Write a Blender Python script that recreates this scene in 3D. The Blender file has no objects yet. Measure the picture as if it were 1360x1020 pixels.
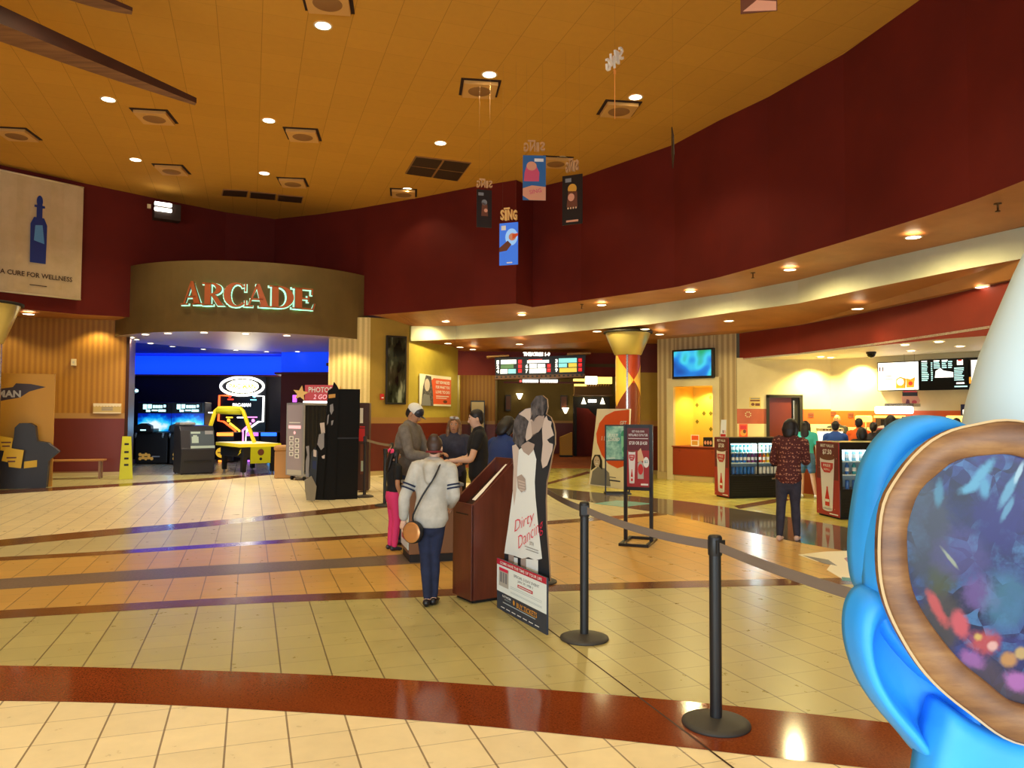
import bpy, bmesh, math, random
from mathutils import Vector, Matrix
random.seed(7)
SC = bpy.context.scene
COL = SC.collection
PI = math.pi
# ---------------------------------------------------------------- camera model (1360 x 1020 frame)
FPX, EYE = 1010.0, 1.655
PIT, ROL = math.radians(2.30), math.radians(-0.27)
def ray(px, py):
    u = (px-680)/FPX; v = (510-py)/FPX
    c, s = math.cos(ROL), math.sin(ROL)
    a = c*u+s*v; b = -s*u+c*v
    return (a, math.cos(PIT)-b*math.sin(PIT), math.sin(PIT)+b*math.cos(PIT))
def G(px, py, z=0.0):
    d = ray(px, py); t = (z-EYE)/d[2]
    return (d[0]*t, d[1]*t)
def A(px, py, Y):
    d = ray(px, py); t = Y/d[1]
    return Vector((d[0]*t, Y, EYE+d[2]*t))
def ZR(px, py, xy):
    d = ray(px, py); t = math.hypot(*xy)/math.hypot(d[0], d[1])
    return EYE+d[2]*t
def XR(px, P0, P1):
    """where the sight line at column px crosses the plan line P0-P1"""
    d = ray(px, 550); ex, ey = P1[0]-P0[0], P1[1]-P0[1]
    den = d[0]*ey-d[1]*ex
    t = (P0[0]*ey-P0[1]*ex)/den
    return (d[0]*t, d[1]*t)
# ---------------------------------------------------------------- materials
def lin(c):
    c /= 255.0
    return c/12.92 if c <= 0.04045 else ((c+0.055)/1.055)**2.4
def S(r, g, b): return (lin(r), lin(g), lin(b), 1)
MATS = {}
def m(name, rgb=None, rough=0.55, metal=0.0, emit=0.0, spec=0.5, trans=0.0, ecol=None):
    if name in MATS: return MATS[name]
    mt = bpy.data.materials.new(name); mt.use_nodes = True
    b = mt.node_tree.nodes['Principled BSDF']
    b.inputs['Base Color'].default_value = S(*rgb)
    b.inputs['Roughness'].default_value = rough
    b.inputs['Metallic'].default_value = metal
    b.inputs['Specular IOR Level'].default_value = spec
    if trans: b.inputs['Transmission Weight'].default_value = trans
    if emit:
        b.inputs['Emission Color'].default_value = S(*(ecol or rgb))
        b.inputs['Emission Strength'].default_value = emit
    MATS[name] = mt
    return mt
class NT:
    def __init__(s, mt): s.t = mt.node_tree; s.b = s.t.nodes['Principled BSDF']
    def n(s, typ, **k):
        q = s.t.nodes.new(typ)
        for a, v in k.items(): setattr(q, a, v)
        return q
    def l(s, a, b): s.t.links.new(a, b)
    def math(s, op, a, b=None, c=None):
        q = s.n('ShaderNodeMath', operation=op)
        for i, v in enumerate((a, b, c)):
            if v is None: continue
            if hasattr(v, 'is_linked'): s.l(v, q.inputs[i])
            else: q.inputs[i].default_value = v
        return q.outputs[0]
    def mix(s, f, a, b):
        q = s.n('ShaderNodeMix', data_type='RGBA')
        for i, v in ((0, f), (6, a), (7, b)):
            if hasattr(v, 'is_linked'): s.l(v, q.inputs[i])
            else: q.inputs[i].default_value = v
        return q.outputs[2]
    def noise(s, co, scale, detail=3.0, rough=0.5):
        q = s.n('ShaderNodeTexNoise'); q.inputs['Scale'].default_value = scale
        q.inputs['Detail'].default_value = detail; q.inputs['Roughness'].default_value = rough
        if co is not None: s.l(co, q.inputs['Vector'])
        return q.outputs['Fac']
    def ramp(s, f, stops):
        q = s.n('ShaderNodeValToRGB'); e = q.color_ramp.elements
        while len(e) < len(stops): e.new(0.5)
        for k, (p, c) in zip(e, stops): k.position = p; k.color = c
        s.l(f, q.inputs[0]); return q.outputs[0]
def tile_mat(name, rgb, joint=(96, 66, 36), size=0.305, th=math.radians(18.95), oa=-3.30, ob=12.45, ja=0.016, jb=0.011, rough=0.28, var=0.10, jmix=0.75, bmix=0.45, spec=0.5):
    mt = m(name, rgb, rough, spec=spec); t = NT(mt)
    geo = t.n('ShaderNodeNewGeometry'); sep = t.n('ShaderNodeSeparateXYZ'); t.l(geo.outputs['Position'], sep.inputs[0])
    X, Y = sep.outputs[0], sep.outputs[1]
    c, s = math.cos(th), math.sin(th)
    qa = t.math('SUBTRACT', t.math('DIVIDE', t.math('ADD', t.math('MULTIPLY', X, c), t.math('MULTIPLY', Y, s)), size), oa)
    qb = t.math('SUBTRACT', t.math('DIVIDE', t.math('SUBTRACT', t.math('MULTIPLY', Y, c), t.math('MULTIPLY', X, s)), size), ob)
    def joint_mask(q, w):
        f = t.math('FRACT', t.math('ADD', q, 0.5))
        return t.math('LESS_THAN', t.math('ABSOLUTE', t.math('SUBTRACT', f, 0.5)), w)
    cell = t.n('ShaderNodeCombineXYZ')
    t.l(t.math('FLOOR', qa), cell.inputs[0]); t.l(t.math('FLOOR', qb), cell.inputs[1])
    wn = t.n('ShaderNodeTexWhiteNoise', noise_dimensions='3D'); t.l(cell.outputs[0], wn.inputs['Vector'])
    ns = t.noise(geo.outputs['Position'], 7.0, 5.0, 0.6)
    v = t.math('ADD', t.math('MULTIPLY', t.math('SUBTRACT', wn.outputs['Value'], 0.5), var), t.math('MULTIPLY', t.math('SUBTRACT', ns, 0.5), 2.2*var))
    hsv = t.n('ShaderNodeHueSaturation'); hsv.inputs['Color'].default_value = S(*rgb)
    t.l(t.math('ADD', v, 1.0), hsv.inputs['Value'])
    col = t.mix(t.math('MULTIPLY', joint_mask(qb, jb), bmix), hsv.outputs[0], S(*joint))
    col = t.mix(t.math('MULTIPLY', joint_mask(qa, ja), jmix), col, S(*joint))
    t.l(col, t.b.inputs['Base Color'])
    t.l(t.math('ADD', t.math('MULTIPLY', ns, 0.16), rough-0.06), t.b.inputs['Roughness'])
    return mt
def granite(name, a, b, rough=0.1, scale=90, spec=0.5):
    mt = m(name, a, rough, spec=spec); t = NT(mt)
    geo = t.n('ShaderNodeNewGeometry')
    n1 = t.noise(geo.outputs['Position'], scale, 4.0, 0.7)
    n2 = t.noise(geo.outputs['Position'], 1.3, 2.0)
    c = t.ramp(t.math('ADD', t.math('MULTIPLY', n1, 0.75), t.math('MULTIPLY', n2, 0.25)), [(0.36, S(*a)), (0.62, S(*b))])
    t.l(c, t.b.inputs['Base Color']); return mt
def stripe_mat(name, a, b, period=0.16, duty=0.5, soft=0.12, rough=0.6):
    """vertical wallpaper stripes along the wall (uv x is metres along the wall)"""
    mt = m(name, a, rough); t = NT(mt)
    uv = t.n('ShaderNodeUVMap'); sep = t.n('ShaderNodeSeparateXYZ'); t.l(uv.outputs[0], sep.inputs[0])
    f = t.math('PINGPONG', t.math('DIVIDE', sep.outputs[0], period), 0.5)
    mr = t.n('ShaderNodeMapRange'); t.l(f, mr.inputs[0])
    mr.inputs[1].default_value = 0.5*duty-soft/2; mr.inputs[2].default_value = 0.5*duty+soft/2
    geo = t.n('ShaderNodeNewGeometry')
    n = t.noise(geo.outputs['Position'], 30.0, 3.0)
    c = t.mix(mr.outputs[0], S(*a), S(*b))
    hsv = t.n('ShaderNodeHueSaturation'); t.l(c, hsv.inputs['Color']); t.l(t.math('ADD', t.math('MULTIPLY', n, 0.2), 0.9), hsv.inputs['Value'])
    t.l(hsv.outputs[0], t.b.inputs['Base Color']); return mt
def mottled(name, a, b, scale=1.5, rough=0.6, detail=4.0, lo=0.35, hi=0.65, stretch=None, spec=0.5):
    mt = m(name, a, rough, spec=spec); t = NT(mt)
    tc = t.n('ShaderNodeTexCoord'); co = tc.outputs['Object']
    if stretch:
        mp = t.n('ShaderNodeMapping'); mp.inputs['Scale'].default_value = stretch; t.l(co, mp.inputs[0]); co = mp.outputs[0]
    n = t.noise(co, scale, detail, 0.6)
    t.l(t.ramp(n, [(lo, S(*a)), (hi, S(*b))]), t.b.inputs['Base Color']); return mt
# ---------------------------------------------------------------- mesh builder
_TXT = {}
def text_mesh(body, bold=0.0, extrude=0.0, shear=0.0, spacing=1.0):
    k = (body, bold, extrude, shear, spacing)
    if k in _TXT: return _TXT[k]
    cu = bpy.data.curves.new('t', 'FONT'); cu.body = body; cu.size = 1.0; cu.offset = bold; cu.extrude = extrude
    cu.shear = shear; cu.space_character = spacing; cu.resolution_u = 2; cu.align_x = 'LEFT'
    o = bpy.data.objects.new('t', cu); COL.objects.link(o)
    bpy.context.view_layer.update()
    me = bpy.data.meshes.new_from_object(o.evaluated_get(bpy.context.evaluated_depsgraph_get()))
    vs = [v.co.copy() for v in me.vertices]; fs = [tuple(p.vertices) for p in me.polygons]
    bpy.data.objects.remove(o); bpy.data.curves.remove(cu); bpy.data.meshes.remove(me)
    xs = [v.x for v in vs] or [0]; ys = [v.y for v in vs] or [0]
    r = (vs, fs, min(xs), max(xs), min(ys), max(ys)); _TXT[k] = r
    return r
class MB:
    def __init__(s): s.v = []; s.f = []; s.mi = []; s.mats = []; s.uv = {}; s.sm = []
    def mx(s, mt):
        if isinstance(mt, str): mt = MATS[mt]
        if mt not in s.mats: s.mats.append(mt)
        return s.mats.index(mt)
    def add(s, vs, fs, mt, smooth=False, M=None):
        b = len(s.v); s.v += [tuple(M @ Vector(v)) if M else tuple(v) for v in vs]; k = s.mx(mt)
        for f in fs: s.f.append(tuple(i+b for i in f)); s.mi.append(k); s.sm.append(smooth)
        return s
    def box(s, x0, x1, y0, y1, z0, z1, mt, M=None):
        v = [(x, y, z) for z in (z0, z1) for y in (y0, y1) for x in (x0, x1)]
        f = [(0, 2, 3, 1), (4, 5, 7, 6), (0, 1, 5, 4), (2, 6, 7, 3), (0, 4, 6, 2), (1, 3, 7, 5)]
        return s.add(v, f, mt, False, M)
    def poly(s, pts, mt, M=None): return s.add(pts, [tuple(range(len(pts)))], mt, False, M)
    def quadz(s, pts, mt, z): return s.poly([(p[0], p[1], z) for p in pts], mt)
    def prism(s, pts, y0, y1, mt, side=None, M=None):
        """outline in x,z (counter-clockwise from the front) between y0 (front) and y1"""
        n = len(pts)
        s.add([(p[0], y0, p[1]) for p in pts], [tuple(range(n))], mt, False, M)
        s.add([(p[0], y1, p[1]) for p in pts], [tuple(range(n))[::-1]], side or mt, False, M)
        v = [(p[0], y0, p[1]) for p in pts]+[(p[0], y1, p[1]) for p in pts]
        return s.add(v, [(i, n+i, n+(i+1) % n, (i+1) % n) for i in range(n)], side or mt, False, M)
    def slab(s, pts, z0, z1, mt, side=None, M=None):
        n = len(pts)
        s.add([(p[0], p[1], z1) for p in pts], [tuple(range(n))], mt, False, M)
        s.add([(p[0], p[1], z0) for p in pts], [tuple(range(n))[::-1]], side or mt, False, M)
        v = [(p[0], p[1], z0) for p in pts]+[(p[0], p[1], z1) for p in pts]
        return s.add(v, [(i, (i+1) % n, n+(i+1) % n, n+i) for i in range(n)], side or mt, False, M)
    def rect(s, x0, x1, z0, z1, mt, lay=1, y=0.0):
        Y = y-0.0015*lay
        return s.poly([(x0, Y, z0), (x1, Y, z0), (x1, Y, z1), (x0, Y, z1)], mt)
    def pg(s, pts, mt, lay=1, y=0.0):
        Y = y-0.0015*lay
        return s.poly([(p[0], Y, p[1]) for p in pts], mt)
    def disc(s, cx, cz, rx, rz, mt, lay=1, y=0.0, n=28):
        return s.pg([(cx+rx*math.cos(2*PI*i/n), cz+rz*math.sin(2*PI*i/n)) for i in range(n)], mt, lay, y)
    def text(s, body, cx, cz, h, mt, lay=2, y=0.0, w=None, bold=0.01, align='C', mirror=False, shear=0.0, rot=0.0, ext=0.0, M=None):
        """h: cap height; w: total width if it is to be stretched; cz: vertical centre"""
        vs, fs, a, b, c, d = text_mesh(body, bold, ext, shear)
        if not fs: return s
        sc = h/max(d-c, 1e-6); sx = (w/(b-a)) if w else sc
        W = (b-a)*sx; x0 = {'C': cx-W/2, 'L': cx, 'R': cx-W}[align]
        out = []
        cr, sr = math.cos(rot), math.sin(rot)
        for v in vs:
            X = x0+(v.x-a)*sx; Z = cz-h/2+(v.y-c)*sc
            if mirror: X = 2*cx-X
            dx, dz = X-cx, Z-cz
            out.append((cx+dx*cr-dz*sr, y-0.0015*lay-v.z*(1 if ext else 0), cz+dx*sr+dz*cr))
        if mirror: fs = [f[::-1] for f in fs]
        return s.add(out, fs, mt, False, M)
    def tube(s, pts, r, mt, n=8, caps=True, smooth=True, M=None):
        pts = [Vector(p) for p in pts]; k = len(pts)
        rs = r if isinstance(r, (list, tuple)) else [r]*k
        vs = []; prev = None
        for i, p in enumerate(pts):
            d = (pts[min(i+1, k-1)]-pts[max(i-1, 0)])
            d = d.normalized() if d.length > 1e-9 else Vector((0, 0, 1))
            if prev is None:
                up = Vector((0, 0, 1)) if abs(d.z) < 0.9 else Vector((0, 1, 0))
                a = d.cross(up).normalized()
            else:
                a = prev-d*prev.dot(d); a = a.normalized() if a.length > 1e-6 else d.orthogonal().normalized()
            prev = a; b = d.cross(a)
            R = rs[i] if isinstance(rs[i], (tuple, list)) else (rs[i], rs[i])
            for j in range(n):
                t = 2*PI*j/n; vs.append(p+a*R[0]*math.cos(t)+b*R[1]*math.sin(t))
        fs = [(i*n+j, i*n+(j+1) % n, (i+1)*n+(j+1) % n, (i+1)*n+j) for i in range(k-1) for j in range(n)]
        if caps: fs += [tuple(range(n))[::-1], tuple((k-1)*n+j for j in range(n))]
        return s.add(vs, fs, mt, smooth, M)
    def lathe(s, prof, mt, c=(0, 0, 0), n=32, smooth=True, caps=True, M=None):
        k = len(prof); vs = []
        for r, z in prof:
            for j in range(n):
                t = 2*PI*j/n; vs.append((c[0]+r*math.cos(t), c[1]+r*math.sin(t), c[2]+z))
        fs = [(i*n+j, i*n+(j+1) % n, (i+1)*n+(j+1) % n, (i+1)*n+j) for i in range(k-1) for j in range(n)]
        s.add(vs, fs, mt, smooth, M)
        if caps:
            s.add(vs[:n], [tuple(range(n))[::-1]], mt, False, M); s.add(vs[-n:], [tuple(range(n))], mt, False, M)
        return s
    def ell(s, c, r, mt, n=16, k=10, M=None):
        vs = []; fs = []
        for i in range(k+1):
            t = PI*i/k
            for j in range(n):
                u = 2*PI*j/n
                vs.append((c[0]+r[0]*math.sin(t)*math.cos(u), c[1]+r[1]*math.sin(t)*math.sin(u), c[2]-r[2]*math.cos(t)))
        fs = [(i*n+j, i*n+(j+1) % n, (i+1)*n+(j+1) % n, (i+1)*n+j) for i in range(k) for j in range(n)]
        return s.add(vs, fs, mt, True, M)
    def build(s, name, parent=None, bevel=0.0, weld=True, sub=0):
        me = bpy.data.meshes.new(name); me.from_pydata(s.v, [], s.f)
        for mt in s.mats: me.materials.append(mt)
        me.polygons.foreach_set('material_index', s.mi)
        me.polygons.foreach_set('use_smooth', s.sm)
        if s.uv:
            ul = me.uv_layers.new(name='UVMap')
            for p in me.polygons:
                q = s.uv.get(p.index)
                if q:
                    for li, c in zip(p.loop_indices, q): ul.data[li].uv = c
        me.validate(); me.update()
        o = bpy.data.objects.new(name, me); COL.objects.link(o)
        if parent is not None: o.parent = parent
        if bevel:
            bv = o.modifiers.new('b', 'BEVEL'); bv.width = bevel; bv.segments = 2; bv.limit_method = 'ANGLE'; bv.angle_limit = math.radians(40)
        return o
def tag(o, label=None, cat=None, group=None, kind=None):
    if label: o['label'] = label
    if cat: o['category'] = cat
    if group: o['group'] = group
    if kind: o['kind'] = kind
    return o
def thing(name, label, cat, loc=(0, 0, 0), rz=0.0, group=None, rx=0.0):
    o = bpy.data.objects.new(name, None); COL.objects.link(o)
    o.empty_display_size = 0.1
    o.location = loc if len(loc) == 3 else (loc[0], loc[1], 0.0)
    o.rotation_euler = (rx, 0, rz)
    return tag(o, label, cat, group)
KIDS = {}
def copy_tree(root, parent=None):
    c = root.copy(); COL.objects.link(c)
    if parent is not None: c.parent = parent
    for ch in [o for o in root.children]: copy_tree(ch, c)
    return c
def struct(mb, name, bevel=0.0):
    return tag(mb.build(name, None, bevel), kind='structure')
def rzof(P0, P1): return math.atan2(P1[1]-P0[1], P1[0]-P0[0])
def uvwall(mb, pts, mt, flip=False):
    """vertical wall through plan points (x, y, z0, z1); uv x = metres along"""
    d = 0.0
    for a, b in zip(pts, pts[1:]):
        L = math.hypot(b[0]-a[0], b[1]-a[1])
        q = [(a[0], a[1], a[2]), (b[0], b[1], b[2]), (b[0], b[1], b[3]), (a[0], a[1], a[3])]
        mb.poly(q, mt); mb.uv[len(mb.f)-1] = [(d, a[2]), (d+L, b[2]), (d+L, b[3]), (d, a[3])]
        d += L
    return mb
ORD = ['first', 'second', 'third', 'fourth', 'fifth', 'sixth', 'seventh', 'eighth', 'ninth', 'tenth', 'eleventh', 'twelfth', 'thirteenth']
# ================================================================ MATERIALS
tile_mat('tile_cream', (246, 228, 186))
tile_mat('tile_mid', (182, 170, 114), joint=(80, 58, 34))
tile_mat('tile_salmon', (206, 162, 86))
tile_mat('tile_sage', (198, 186, 142))
tile_mat('tile_yellow', (180, 168, 86), rough=0.2)
tile_mat('tile_arcade', (170, 158, 140), rough=0.2)
granite('granite_red', (104, 44, 18), (146, 72, 34), 0.10)
granite('granite_brown', (98, 60, 34), (128, 84, 50), 0.17)
granite('granite_dark', (84, 74, 66), (120, 108, 98), 0.07)
granite('granite_taupe', (98, 82, 72), (128, 110, 98), 0.34, 40)
m('teal_inlay', (120, 176, 176), 0.2)
tile_mat('ceiling_tile', (206, 150, 62), joint=(120, 78, 34), size=0.61, oa=0.1, ob=0.2, ja=0.007, jb=0.006, rough=0.9, var=0.05, jmix=0.5, bmix=0.25, spec=0.1)
mottled('paint_drum', (100, 30, 24), (112, 34, 26), 0.7, 0.75, 3.0, spec=0.2)
mottled('paint_header', (116, 32, 20), (128, 38, 24), 0.8, 0.6, spec=0.3)
mottled('paint_soffit', (168, 112, 62), (186, 126, 72), 1.2, 0.5, spec=0.35)
mottled('paint_fascia', (190, 188, 162), (202, 200, 176), 1.0, 0.55, spec=0.3)
mottled('paint_canopy', (112, 90, 50), (122, 98, 56), 1.0, 0.6, spec=0.3)
mottled('paint_tan', (164, 134, 56), (176, 144, 64), 1.0, 0.6, spec=0.3)
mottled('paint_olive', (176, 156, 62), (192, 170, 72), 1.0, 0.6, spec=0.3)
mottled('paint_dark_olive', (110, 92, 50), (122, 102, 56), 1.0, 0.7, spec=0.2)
mottled('paint_cream', (208, 194, 152), (218, 206, 166), 1.4, 0.55, spec=0.3)
mottled('wainscot_red', (98, 28, 13), (112, 34, 16), 0.7, 0.45, stretch=(1, 1, 0.4))
m('rail_tan', (172, 128, 66), 0.5)
m('base_stone', (190, 168, 120), 0.35)
stripe_mat('stripes_gold', (176, 122, 34), (154, 100, 24), 0.13, soft=.3)
stripe_mat('stripes_pale', (238, 214, 150), (214, 188, 122), 0.14)
stripe_mat('stripes_grey', (196, 176, 136), (164, 140, 102), 0.15)
m('arcade_black', (26, 18, 22), 0.6)
m('arcade_red', (92, 30, 24), 0.6)
m('cove_blue', (10, 60, 235), 0.6, emit=0.75, ecol=(8, 70, 255))  # wall colour glows itself to stand for the blue cove light on it
m('canopy_soffit', (190, 172, 152), 0.35)
# ================================================================ FLOOR
def lerp_tab(pts, x):
    pts = sorted(pts)
    if x <= pts[0][0]: return pts[0][1]
    for a, b in zip(pts, pts[1:]):
        if x <= b[0]: return a[1]+(b[1]-a[1])*(x-a[0])/(b[0]-a[0])
    return pts[-1][1]
def ext(P, k0, k1):
    """lengthen a plan polyline by k0 metres at its start and k1 at its end"""
    P = [Vector((p[0], p[1])) for p in P]
    if k0: P.insert(0, P[0]+(P[0]-P[1]).normalized()*k0)
    if k1: P.append(P[-1]+(P[-1]-P[-2]).normalized()*k1)
    return [tuple(p) for p in P]
def resample(P, n):
    P = [Vector(p) for p in P]; L = [0]
    for a, b in zip(P, P[1:]): L.append(L[-1]+(b-a).length)
    out = []
    for i in range(n):
        d = L[-1]*i/(n-1); k = 0
        while k < len(P)-2 and L[k+1] < d: k += 1
        t = (d-L[k])/max(L[k+1]-L[k], 1e-9); out.append(P[k].lerp(P[k+1], min(max(t, 0), 1)))
    return out
def smooth_line(P, n=40):
    Q = resample(P, n)
    for _ in range(6): Q = [Q[0]]+[(Q[i-1]+Q[i]*2+Q[i+1])/4 for i in range(1, len(Q)-1)]+[Q[-1]]
    return Q
def band(mb, up, lo, mt, z, e0=0.0, e1=0.0, n=40):
    U = smooth_line(ext([G(*p) for p in up], e0, e1), n); L = smooth_line(ext([G(*p) for p in lo], e0, e1), n)
    for i in range(n-1): mb.poly([(L[i].x, L[i].y, z), (L[i+1].x, L[i+1].y, z), (U[i+1].x, U[i+1].y, z), (U[i].x, U[i].y, z)], mt)
    return U, L
fl = MB()
fl.quadz([(-22, -8), (18, -8), (18, 36), (-22, 36)], 'tile_cream', 0.0)
b1u = [(0, 884), (100, 885), (250, 890), (441, 896), (600, 907), (700, 914), (800, 921), (940, 934), (1100, 950), (1200, 962)]
b1l = [(0, 931), (150, 932), (225, 936), (380, 945), (480, 950), (650, 965), (800, 980), (1000, 1004), (1120, 1017)]
b2u = [(0, 811), (150, 803), (300, 793), (460, 787), (600, 783), (735, 776), (937, 771), (1082, 768), (1200, 766)]
b2l = [(0, 822), (150, 813), (300, 802), (460, 797), (600, 792), (735, 785), (937, 780), (1082, 777), (1200, 775)]
b3u = [(0, 769), (230, 754), (300, 750), (453, 742), (537, 736), (620, 731)]
b3l = [(0, 783), (230, 768), (300, 764), (453, 754), (537, 750), (620, 744)]
b4u = [(0, 740), (152, 732), (300, 721), (460, 712), (520, 708), (727, 692), (886, 680)]
b4l = [(0, 745), (152, 737), (300, 726), (460, 717), (520, 712), (727, 697), (886, 684)]
b5u = [(0, 717), (159, 701), (277, 693), (350, 685), (425, 677), (507, 669), (727, 646)]
b5l = [(0, 726), (159, 710), (277, 700), (350, 691), (425, 684), (507, 675), (727, 650)]
b6u = [(0, 651), (162, 642.5), (291, 634), (372, 626.5), (436, 622)]
b6l = [(0, 656.5), (162, 646), (291, 637.5), (372, 629.5), (436, 624)]
du = [(727, 648), (842, 659), (916, 666), (977, 676), (1069, 690), (1133, 702), (1200, 717)]
dl = [(727, 657), (800, 670), (889, 683), (970, 702), (1065, 722), (1136, 734), (1200, 746)]
# colour fields
P2 = [tuple(p) for p in smooth_line(ext([G(*p) for p in b2u], 4, 2))]
P4 = [tuple(p) for p in smooth_line(ext([G(*p) for p in b4u], 4, 0))]
P5 = [tuple(p) for p in smooth_line(ext([G(*p) for p in b5u], 4, 0))]
P6 = [tuple(p) for p in smooth_line(ext([G(*p) for p in b6u], 4, 0))]
PDL = [tuple(p) for p in smooth_line([G(*p) for p in dl])]; PDU = [tuple(p) for p in smooth_line([G(*p) for p in du])]
def field(mb, A_, B_, mt, z, n=40):
    a, b = resample(A_, n), resample(B_, n)
    for i in range(n-1): mb.poly([(a[i].x, a[i].y, z), (a[i+1].x, a[i+1].y, z), (b[i+1].x, b[i+1].y, z), (b[i].x, b[i].y, z)], mt)
k9 = min(range(len(PDL)), key=lambda i: abs(PDL[i][0]-P4[-1][0])+abs(PDL[i][1]-P4[-1][1]))
k2 = min(range(len(P2)), key=lambda i: abs(P2[i][0]-P4[-1][0]))
PB = [tuple(p) for p in smooth_line(ext([G(*p) for p in b1u], 4, 4))]
field(fl, PB, P2, 'tile_mid', 0.0006)
field(fl, P2[:k2+1], P4, 'tile_salmon', 0.0006)
field(fl, [PDL[k9]]+PDL[k9:], [P4[-1]]+P2[k2:], 'tile_salmon', 0.0007)
field(fl, P4, P5, 'tile_sage', 0.0006)
fl.slab([PDU[0]]+PDU+[(9, 13), (14, 16), (12, 34), (2, 34), (-3, 24), (-3.5, 20)], -0.01, 0.0008, 'tile_yellow')
fl.slab([P6[0]]+P6+[(-5, 26), (-14, 34), (-20, 22)], -0.01, 0.0007, 'tile_mid')
fl.slab([(-10.2, 20.2), (-4.9, 20.6), (-5, 29), (-14, 29)], -0.01, 0.001, 'tile_arcade')
band(fl, b1u, b1l, 'granite_red', 0.0016, 3, 2)
band(fl, b2u, b2l, 'granite_brown', 0.0016, 3, 3)
band(fl, b3u, b3l, 'granite_taupe', 0.0014, 3, 0)
band(fl, b4u, b4l, 'granite_brown', 0.0016, 3, 0)
band(fl, b5u, b5l, 'granite_brown', 0.0016, 3, 0)
band(fl, b6u, b6l, 'granite_brown', 0.0016, 3, 0)
band(fl, du, dl, 'granite_dark', 0.0018, 0, 2)
fl.quadz([G(975, 672), G(982, 676), G(1052, 664), G(1040, 661)], 'granite_brown', 0.0020)
fl.quadz([G(727, 644), G(727, 641), G(780, 626), G(786, 628)], 'granite_brown', 0.0020)
fl.quadz([G(787, 669), G(828, 673.5), G(868, 669), G(820, 664.5)], 'teal_inlay', 0.0022)
a, b = Vector((*G(734, 840), 0.0019)), Vector((*G(907, 970), 0.0019)); d = (b-a).normalized(); a -= d*0.25; b += d*1.5; nrm = Vector((-d.y, d.x, 0))*0.006
m('grout', (60, 38, 22), 0.8)
fl.poly([a-nrm, b-nrm, b+nrm, a+nrm], 'grout')
carp = mottled('carpet_orange', (176, 92, 40), (140, 60, 26), 3.0, 0.95)
fl.slab([(-1.8, 23.6), (3.2, 23.6), (3.2, 34), (-1.8, 34)], -0.01, 0.004, 'carpet_orange')
struct(fl, 'floor')
# ================================================================ DRUM, CEILING, SOFFITS
ZC = 7.3
topl = [(0, 219), (60, 232), (110, 243), (200, 262), (300, 282), (365, 291), (420, 285), (475, 277), (560, 262), (630, 248), (686, 239)]
topr = [(708, 250), (772, 235), (895, 192), (955, 160), (1020, 129), (1120, 72), (1220, 1)]
botx = [(0, 407), (100, 417), (175, 423), (475, 420), (580, 412), (680, 402), (708, 408), (742, 404), (800, 395), (915, 379), (1060, 339), (1166, 306), (1288, 268), (1360, 240)]
dl_pts = []
for x, y in topl:
    q = G(x, y, ZC); dl_pts.append((q[0], q[1], ZR(x, lerp_tab(botx, x), q)))
dr_pts = []
for x, y in topr:
    q = G(x, y, ZC); dr_pts.append((q[0], q[1], ZR(x, lerp_tab(botx, x), q)))
q = G(1288, 268, 4.32); dr_pts.append((q[0], q[1], 4.32)); q = G(1360, 240, 4.32); dr_pts.append((q[0], q[1], 4.32))
dr_pts += [(5.85, 6.6, 4.32), (5.7, 4.0, 4.32), (5.2, 1.0, 4.32), (4.2, -3.0, 4.32)]
left_ext = [(-12.6, 10.0, 4.06), (-13.2, 13.5, 4.06), (-12.6, 15.6, 4.06)]
w = MB(); uvwall(w, [(p[0], p[1], p[2], ZC) for p in left_ext+dl_pts], 'paint_drum'); struct(w, 'wall_upper_left')
w = MB(); uvwall(w, [(p[0], p[1], p[2], ZC) for p in [dl_pts[-1], dr_pts[0]]], 'paint_drum'); struct(w, 'wall_upper_return')
w = MB(); uvwall(w, [(p[0], p[1], p[2], ZC) for p in dr_pts], 'paint_drum'); struct(w, 'wall_upper_right')
c = MB(); c.slab([(-22, -8), (18, -8), (18, 36), (-22, 36)], ZC, ZC+0.1, 'ceiling_tile'); struct(c, 'ceiling')
# left wall, canopy and facade plan
WL0, WL1 = (-16.5, 18.0), (-10.25, 20.15)
LW = [(-16.5, 18.0), WL1]
# cream fascia
fx = [(606, 433, 450.5), (679, 426, 447), (760, 418, 440.5), (861, 405, 431), (972, 389, 415), (1060, 372, 403), (1153, 348, 383), (1272, 321, 359), (1360, 301, 343)]
FA = [(-2.8, 20.95, ZR(543, 453, (-2.8, 20.95)), ZR(543, 433, (-2.8, 20.95)))]
for x, t, bb in fx:
    q = G(x, t, 4.3); FA.append((q[0], q[1], ZR(x, bb, q), 4.3))
FA += [(6.9, 7.2, 3.68, 4.3), (6.6, 3.5, 3.68, 4.3), (5.4, -3.0, 3.68, 4.3)]
w = MB(); uvwall(w, FA, 'paint_fascia'); struct(w, 'trim_1')
# soffit under the drum (right)
s = MB()
def ruled(mb, P, Q, mt, n=36):
    def rs(L):
        L = [Vector(p) for p in L]; acc = [0]
        for a, b in zip(L, L[1:]): acc.append(acc[-1]+(b-a).length)
        out = []
        for i in range(n):
            dd = acc[-1]*i/(n-1); k = 0
            while k < len(L)-2 and acc[k+1] < dd: k += 1
            out.append(L[k].lerp(L[k+1], min(1, (dd-acc[k])/max(1e-9, acc[k+1]-acc[k]))))
        return out
    a, b = rs(P), rs(Q)
    for i in range(n-1): mb.poly([a[i], a[i+1], b[i+1], b[i]], mt)
D3 = [(p[0], p[1], p[2]) for p in dl_pts]; R3 = [(p[0], p[1], p[2]) for p in dr_pts]
F3 = [(p[0], p[1], p[3]) for p in FA]
i475 = [i for i, (x, y) in enumerate(topl) if x == 475][0]
cut = min(range(len(F3)), key=lambda i: abs(F3[i][0]-R3[0][0]))
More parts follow.
